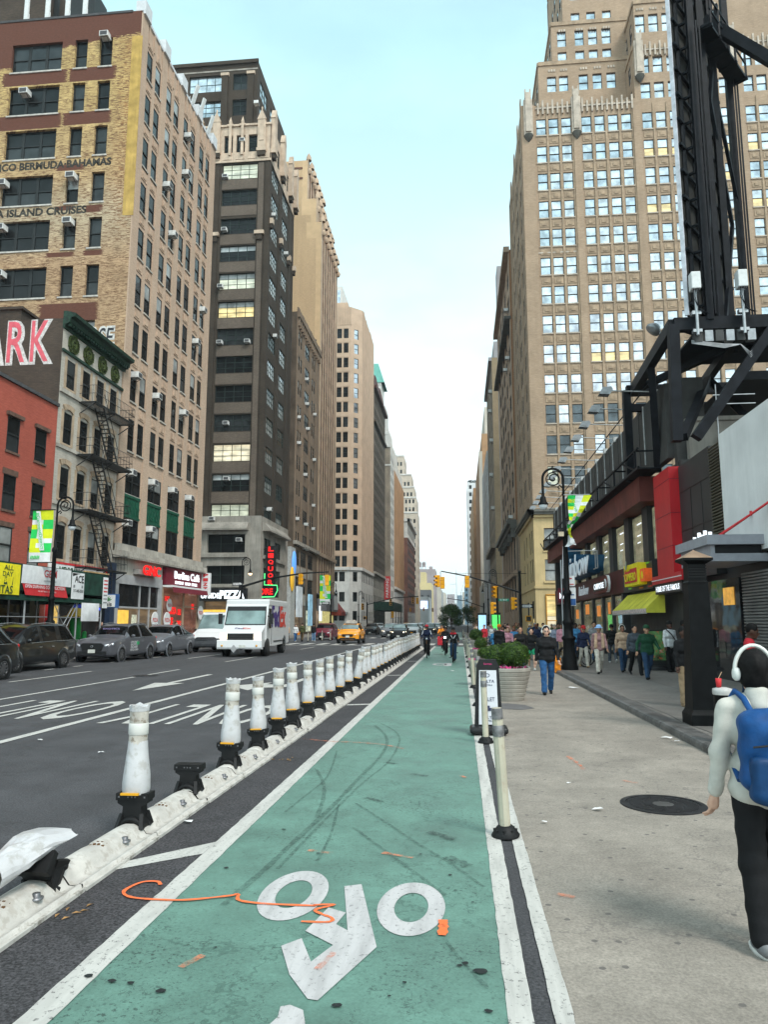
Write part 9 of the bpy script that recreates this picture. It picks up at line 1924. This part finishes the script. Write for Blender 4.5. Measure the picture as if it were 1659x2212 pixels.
def pack(t, J):
 w = lambda G: .006 * np.sin(G[:, 2] * 38 + G[:, 0] * 14) * np.sin(G[:, 0] * 30)
 link('backpack', np_mesh('backpack', *sdf_mesh([('b', (.02, .20, 1.13), (.155, .10, .23), .09), ('e', (.02, .24, 1.22), (.14, .10, .15)), ('e', (.02, .22, .98), (.14, .09, .12))], .011, .05, w), BPK), t)
 q = acc(t, 'lower_pocket', [('b', (.02, .285, 1.0), (.138, .05, .12), .04), ('e', (.02, .26, .90), (.135, .075, .06))], BPD, .012, .04); sub(t, 'zip', MB().tube([(-.11, .325, 1.17), (.02, .345, 1.19), (.15, .325, 1.17)], .006, 5), TRIM)
 for sd in (-1, 1): sub(t, 'shoulder_strap', MB().tube([(.08 * sd, .15, 1.33), (.095 * sd, .08, 1.41), (.11 * sd, .0, 1.445), (.13 * sd, -.10, 1.35), (.14 * sd, -.10, 1.08), (.15 * sd, .10, .95)], .018, 6), BPK)
 sub(t, 'hanging_strap', MB().tube([(-.13, .2, .95), (-.155, .21, .75), (-.15, .2, .6), (-.17, .19, .45), (-.15, .18, .34)], .014, 5), BPD); acc(t, 'tag', [('e', (-.06, .335, 1.07), (.026, .010, .04))], mat('red_luggage_tag', (.5, .03, .03), .4), .008)
 acc(t, 'side_pocket_roll', [('c', (-.17, .13, 1.17), (-.15, .22, 1.18), .024, .022)], KHAKI, .01); sub(t, 'pocket_trim', MB().cbox(-.15, .2, 1.12, .04, .1, .03), REDC); MB().tube([(.035 + .03 * math.cos(a), .346, 1.235 + .018 * math.sin(a)) for a in np.linspace(PI + .3, 2 * PI - .3, 8)], .003, 4).build('emblem', JEANL, t)
 for k in (0, 1): a = J['an', k]; sub(t, 'shoe_sole', MB().lathe([(.0, 0), (.046, 0), (.048, .02), (.04, .026)], tuple(a + np.array((0, -.05, -.082))), 16, sy=2.5), SHW)
 acc(t, 'cuff', [('c', J['wr', 0] + (J['el', 0] - J['wr', 0]) * .06, J['wr', 0] + (J['el', 0] - J['wr', 0]) * .28, .040, .050)], SWT, .01); acc(t, 'collar', [('c', J['nk'] + np.array((0, .02, -.02)), J['nk'] + np.array((0, .015, .035)), .075, .066)], SWT, .012)
 for c_ in t.children:
  if c_.name.split('.')[0] in ('backpack', 'lower_pocket', 'zip', 'shoulder_strap', 'hanging_strap', 'tag', 'side_pocket_roll', 'pocket_trim', 'emblem'): c_.data.transform(Matrix.Diagonal((1, 1, .945, 1)))
person('man in cream sweatshirt and black trousers walking away with a blue backpack and white headphones', 1.66, 4.5, PI, SWT, BLKT, cloth('grey mesh trainer', (.16, .16, .165)), H_['black'], 0, res=.012, h=1.58, legs=(.05, -.05), knees=(.02, .15), arms=((.12, .14), (.0, .2)), elb=(.18, .2), hair='bob', extra=both(pack, lambda t, J: phones(t, J, s=1.1)), group=None)
person('man in black sweater and blue jeans walking towards the camera, with glasses and white headphones', 2.12, 19.0, .0, K_, JEAN, SHB, H_['black'], 0, res=.014, h=1.66, wide=1.12, legs=(.22, -.18), knees=(.08, .35), arms=((-.12, .2), (.12, .2)), elb=(.12, .3), hair='bob', extra=both(lambda t, J: phones(t, J), lambda t, J: sub(t, 'glasses', MB().tube([tuple(J['hl'](x_, -.096, .006)) for x_ in (-.07, -.05, -.015, .015, .05, .07)], .005, 4), GREYC_)), group=None)
W = 'walking'; P0 = dict(legs=(.3, -.25), knees=(.1, .42)); P1 = dict(legs=(-.25, .3), knees=(.42, .1)); ST = dict(legs=(.03, -.03), knees=(.02, .05), arms=((.0, .12), (.0, .12))); PH = dict(arms=((.25, .1), (-.2, .15)), elb=(1.75, .2)); PH1 = dict(arms=((-.2, .15), (.2, .1)), elb=(.2, 1.75))
ppl = [
('woman in black cardigan and pale jeans looking at her phone behind the flower planter', 2.12, 27.2, 0, K_, JEANL, SHB, 'dark brown', 1, dict(h=1.62, hair='short', **P0, **PH, extra=phone(0))),
('girl in black top and emerald shorts just left of the black sweater man', 2.62, 28.4, 0, K_, GRNB, SHW, 'black', 0, dict(h=1.55, hair='long', bottom='shorts', top='short', **P1)),
('woman in pink sweater beside the orange beanie man', 2.08, 33.5, 0, PNK, JEANL, SHW, 'red', 0, dict(h=1.55, hair='long', **P0)),
('man in black puffer and orange beanie seen from behind beside parked bikes', 1.58, 31.2, 2.6, K_, BLKT, SHB, None, 2, dict(h=1.66, wide=1.15, **ST, extra=cap(ORGC, False))),
('person in striped top with grey hair in the crowd left of the lamp post', 4.6, 37.5, 0, cloth('navy stripe', (.3, .32, .4)), JEAND, SHB, 'grey', 0, dict(h=1.55, **P0)),
('person in dark green jacket just left of the lamp post', 4.95, 39, .2, GRN, BLKT, SHB, 'black', 2, dict(h=1.6, **P1)),
('bearded man in bright blue jacket right of the lamp post', 5.2, 34.8, 0, BLUC, JEAND, SHB, 'black', 3, dict(h=1.62, **P0)),
('man in navy jacket, red cap and stone trousers left of the bucket hat man', 4.55, 28.6, .1, NVY, CREAMC, KHAKI, None, 1, dict(h=1.52, **P1, lean=.06, head=.25, extra=cap(cloth('red cap', (.5, .03, .03))))),
('man in grey shirt behind the bucket hat man', 5.72, 33, 0, GREYC_, JEAND, SHB, 'black', 1, dict(h=1.68, top='short', **P0)),
('old man in pale blue bucket hat, mauve shirt and tan vest walking with head down', 4.5, 25.2, .0, MAUVE, CREAMC, SHB, 'grey', 1, dict(h=1.56, head=.55, lean=.08, **P0, extra=both(cap(cloth('pale blue', (.28, .45, .70)), bucket=True), lambda t, J: [acc(t, 'vest', [('c', (sd * .10, -.10, 1.25), (sd * .12, -.09, .86), .05, .06)], TANC, .02, .03) for sd in (-1, 1)]))),
('person in black seen from behind, between the bucket hat man and the tan top woman', 6.25, 32, PI, K_, DGR, SHW, 'black', 2, dict(h=1.58, **P1)),
('woman in tan top and flared blue jeans wearing headphones', 5.45, 26.1, 0, TANC, JEAND, SHB, 'black', 2, dict(h=1.56, hair='bun', **P0, extra=lambda t, J: phones(t, J))),
('woman in slate grey top holding a phone, left of the green jumper man', 5.52, 24.6, .1, DGR, BLKT, SHB, 'black', 1, dict(h=1.56, wide=1.12, hair='bun', **P1, **PH1, extra=phone(1))),
('man in bottle green jumper and cap with blue jeans glancing sideways', 5.48, 22.9, .1, GRN, JEAND, SHB, None, 1, dict(h=1.56, wide=1.2, **P0, arms=((-.3, .35), (.3, .3)), elb=(.6, .5), extra=cap(cloth('green cap', (.02, .07, .035))))),
('man in white top with a strap across his chest standing by the awning', 7.05, 26.3, .3, WHC, BLKT, SHB, None, 3, dict(h=1.66, **ST, elb=(.3, .9), extra=both(cap(SHB, False), lambda t, J: sub(t, 'strap', MB().tube([(-.17, -.08, 1.42), (-.02, -.145, 1.25), (.15, -.12, 1.03)], .018, 5), SHB)))),
('man in black hoodie and khaki cargo trousers standing right of the white top man', 7.3, 25.5, .9, K_, KHAKI, SHB, 'black', 3, dict(h=1.70, **ST)),
('person in red shirt and jeans leaning forward behind the black bollard', 4.75, 13.2, 1.2, REDC, JEAND, SHB, 'black', 3, dict(h=1.62, top='short', lean=.18, head=.3, **ST)),
('person in khaki trousers mostly hidden behind the black pillar', 4.45, 15.6, .3, K_, KHAKI, KHAKI, 'black', 3, dict(h=1.55, **ST)),
('woman in white top and jeans, second of the group behind the parcel truck', -15.3, 68.6, .4, WHC, JEAN, SHW, 'brown', 0, dict(h=1.6, hair='long', **P0)),
('person in beige coat, leftmost of the group behind the parcel truck', -16.0, 68.3, .3, TANC, BLKT, SHB, 'black', 0, dict(h=1.58, **ST)),
('man in olive jacket with orange bag in the group behind the parcel truck', -14.75, 69, PI, OLV, cloth('brown trouser', (.09, .06, .03)), SHB, 'brown', 0, dict(h=1.74, **P1, extra=bag([('b', (.35, 0, .75), (.12, .1, .16), .03)], ORGC))),
('person in black jacket and pale jeans left of the red minivan', -13.9, 70.2, 2.8, K_, JEANL, SHW, 'black', 1, dict(h=1.66, wide=1.2, **ST)),
('person in black by the barber shop door', -21.0, 42, 1.2, K_, BLKT, SHB, 'black', 0, dict(h=1.7, **ST)),
('seated looking person in black behind the coupe, with face turned to the camera', -18.6, 47.5, 1.2, K_, BLKT, SHB, 'brown', 0, dict(h=1.68, **ST)),
('person in white shirt behind the coupe near the cafe', -18.9, 55, 1.4, WHC, BLKT, SHB, 'black', 1, dict(h=1.66, **ST)), ('person in maroon top behind the coupe near the cafe', -18.8, 53, 1.2, MAUVE, BLKT, SHB, 'black', 1, dict(h=1.64, **ST)),
]
for lab, x, y, rz, tm, bm, sm, hr, sk, kw in ppl:
 person(lab, x, y, rz, tm, bm, sm, H_[hr] if hr else None, sk, hands=y < 34, z=MR if x > 3.4 or x < -17.5 else 0, res=.02 if y < 34 else .028, **kw)
cc = [('black', K_), ('grey', GREYC_), ('blue', BLUC), ('white', WHC), ('olive', OLV), ('maroon', MAUVE), ('navy', NVY), ('tan', TANC), ('pink', PNK), ('slate', DGR), ('red', REDC), ('green', GRN)]; bb_ = [('black', BLKT), ('denim', JEAN), ('khaki', KHAKI), ('pale denim', JEANL)]
poses = [('a', dict(hair='short', **P0)), ('b', dict(hair='short', **P1)), ('c', dict(hair='long', **P0)), ('d', dict(hair='bob', **P1))]
rc = random.Random(5); comb = [(a, b) for a in cc for b in bb_]; rc.shuffle(comb)
for i in range(44):
 (tn, tm), (bn, bm) = comb[i]; ky, kw = poses[i % 4]; y = 35 + 58 * (i / 44) ** 1.15; far_ = rc.random()
 x = 1.35 + (i * .618 % 1) * 5.6 + rc.uniform(-.3, .3); hn = rc.choice(list(H_))
 person('distant walker with %s top, %s trousers and %s hair in the crowd' % (tn, bn, hn), x, y, rc.choice([0, 0, 0, PI]) + rc.uniform(-.3, .3), tm, bm, rc.choice([SHB, SHW]), H_[hn], rc.randrange(4), hands=False, z=MR if x > 3.4 and not 61 < y < 78 else 0, group='distant crowd on the right', res=.034, key=ky, h=1.56, **kw).scale = (1, 1, rc.uniform(.96, 1.06))
BIKE = mat('dark_bike_frame', (.02, .022, .025), .35, var=.1); BIKET = mat('bronze_bike_frame', (.12, .06, .03), .4, metal=.4, var=.1); GLOW = mat('bright_bike_lamp', (.8, .92, 1.), .3, emit=12., var=0)
def bicycle(label, x, y, rz, m=BIKE, light=0, fat=.024):
 t = thing('bicycle', label, 'bicycle', (0, 0, 0), 'bicycles')
 for yy in (-.52, .52):
  q = MB(); q.tube([(0, yy + .33 * math.cos(a), .345 + .33 * math.sin(a)) for a in np.linspace(0, 2 * PI, 25)], fat, 6); w = q.build('wheel', TYRE, t); q = MB()
  for k in range(12): a = 2 * PI * k / 12; q.bar((0, yy, .345), (0, yy + .32 * math.cos(a), .345 + .32 * math.sin(a)), .004)
  q.build('spokes', GALV, w)
 f = MB(); P_ = lambda yy, z: (0, yy, z)
 for a, b in ((P_(-.36, .86), P_(.02, .30)), (P_(-.36, .84), P_(.18, .80)), (P_(.02, .30), P_(.2, .92)), (P_(.02, .3), P_(.52, .345)), (P_(.18, .78), P_(.52, .345)), (P_(-.36, .9), P_(-.52, .345))): f.tube([a, b], .022, 6)
 f.build('frame', m, t); sub(t, 'handlebar', MB().tube([(-.29, -.28, 1.02), (-.12, -.38, 1.04), (.12, -.38, 1.04), (.29, -.28, 1.02)], .018, 6).tube([P_(-.36, .86), P_(-.38, 1.04)], .02, 6), BIKE); acc(t, 'saddle', [('e', (0, .22, .95), (.07, .13, .035))], BIKE, .02); sub(t, 'pedal_crank', MB().bar((-.11, -.1, .2), (-.11, .1, .4), .03).cbox(-.15, -.1, .2, .1, .09, .03).cbox(.15, .14, .4, .1, .09, .03), BIKE)
 if light: sub(t, 'headlamp', MB().lathe([(0, 0), (.05, 0), (.055, .03), (0, .04)], (0, 0, 0), 12), GLOW if light > 1 else HEAD).matrix_local = Matrix.Translation((0, -.46, .95)) @ Matrix.Rotation(PI / 2, 4, 'X')
 place(t, (x, y, 0), rz)
 return t
RIDE = dict(legs=(1.25, .75), knees=(1.45, .75), arms=((.75, .22), (.75, .22)), elb=(.35, .35), lean=.22, sit=True, head=-.1)
def helmet(m): return lambda t, J: acc(t, 'helmet', [('e', J['hl'](0, .02, .055), (.10, .125, .085)), ('-b', J['hl'](0, 0, -.08), (.3, .3, .11), .01)], m, .018)
for i, (x, y, rz, lab, tm, bm, ex, bl, bm2, lt) in enumerate(((-1.72, 38.0, .05, 'cyclist in navy jacket with white stripes and red helmet, on the left of the lane', NVY, BLKT, both(helmet(REDC), lambda t, J: [acc(t, 'sleeve_stripe', [('c', J['sh', k] + np.array((0, -.05, .03)), J['el', k] + np.array((0, -.05, .02)), .02, .02)], WHC) for k in (0, 1)]), 'dark bicycle under the navy jacketed rider', BIKET, 1), (-.33, 34.1, -.05, 'cyclist in black jacket with red hood and white lapels, nearest in the green lane', K_, JEAND, both(cap(SHB), lambda t, J: [acc(t, 'red_hood', [('c', J['nk'] + np.array((-.09, -.02, 0)), J['nk'] + np.array((.09, -.02, 0)), .06, .06)], REDC), acc(t, 'white_lapel', [('c', J['nk'] + np.array((-.1, -.13, -.08)), J['nk'] + np.array((0, -.17, -.24)), .02, .012), ('c', J['nk'] + np.array((.1, -.13, -.08)), J['nk'] + np.array((0, -.17, -.24)), .02, .012)], WHC)]), 'bicycle with grey fork under the red hooded rider', BIKE, 0), (-.85, 41.5, .0, 'cyclist in black with dark helmet behind a bright white bike lamp', K_, BLKT, helmet(SHB), 'bicycle with a glaring white front lamp', BIKE, 2))):
 person(lab, x, y + .18, rz, tm, bm, SHB, H_['black'] if i == 1 else None, 2 if i else 3, z=-.02, group='cyclists in the green lane', res=.02, h=1.68 if i == 0 else 1.55, extra=ex, **RIDE); bicycle(bl, x, y, rz, bm2, lt)
person('distant cyclist in orange vest beyond the bright lamp rider', -1.3, 52, 0, ORGC, BLKT, SHB, H_['black'], 1, hands=False, res=.03, group='cyclists in the green lane', h=1.6, **RIDE); bicycle('bicycle under the orange vested rider', -1.3, 51.8, 0)
o = thing('delivery_bag', 'red delivery bag hanging between the distant riders', 'bag', (-1.15, 44, .6)); sub(o, 'bag', MB().box(-1.35, 43.9, .45, -1.0, 44.2, .95), REDC, bevel=.03)
for x, y, rz, lab in ((1.35, 30.4, 1.3, 'parked dark bicycle beside the orange beanie man'), (4.3, 29.2, .6, 'dark bicycle parked behind the lamp post, nearer one'), (4.5, 30.2, .8, 'dark bicycle parked behind the lamp post, farther one')): bicycle(lab, x, y, rz).location.z = MR if x > 3.4 else 0
o = thing('orange_bag', 'orange carrier bag standing left of the lamp post base', 'bag', (3.35, 26.8, 0)); V, F = sdf_mesh([('b', (0, 0, .28), (.11, .09, .26), .05)], .025, .02, lambda G: .012 * np.sin(G[:, 2] * 30 + G[:, 0] * 20)); link('bag', np_mesh('bag', V, F, ORGC), o); sub(o, 'handle', MB().tube([(3.3, 26.8, .52), (3.3, 26.8, .64), (3.4, 26.8, .64), (3.4, 26.8, .52)], .012, 5), ORGC)
o = thing('juice_poster_stand', 'black pavement stand with a green juice poster behind the green jumper man', 'a-board', (6.9, 27.3, MR)); sub(o, 'frame', MB().box(6.45, 27.2, .25, 7.2, 27.3, 1.5), BLKP); sub(o, 'poster', MB().box(6.52, 27.18, .45, 7.13, 27.2, 1.45), mat('green_juice_poster', (.12, .26, .09), .5, var=.6, vs=3, c2=(.5, .12, .05))); sub(o, 'foot', MB().lathe([(.5, .0), (.5, .08), (.4, .16), (0, .16)], (6.85, 27.3, MR), 18, sy=.5), BLKP)
for i, (x, y, c_, lab) in enumerate(((3.0, 64, (.1, .9, .15), 'bright green lit kiosk screen in the distance'), (1.9, 66, (.35, .6, .85), 'pale blue lit kiosk screen left of the green one'))):
 o = thing('kiosk_screen', lab, 'screen', (x, y, 0)); sub(o, 'body', MB().box(x - .4, y, 0, x + .4, y + .2, 2.6), BLKP); sub(o, 'screen', MB().box(x - .33, y - .02, .9, x + .33, y, 2.4), mat('kiosk_%d_screen' % i if 0 else ('green_kiosk_screen', 'blue_kiosk_screen')[i], c_, .4, emit=.9, var=.2, vs=3))
# ================================================================ the air over the avenue
hz, hnt, hb = newmat('haze_air')
hnt.nodes.remove(hb)
pv = nn(hnt, 'ShaderNodeVolumePrincipled', {'Color': (.86, .95, 1., 1), 'Density': .00024, 'Anisotropy': .2})
hnt.links.new(pv.outputs[0], hnt.nodes['Material Output'].inputs['Volume'])
hm = MB().box(-960, -330, -2, 960, 3300, 112).build('haze', hz)
hm['kind'] = 'stuff'
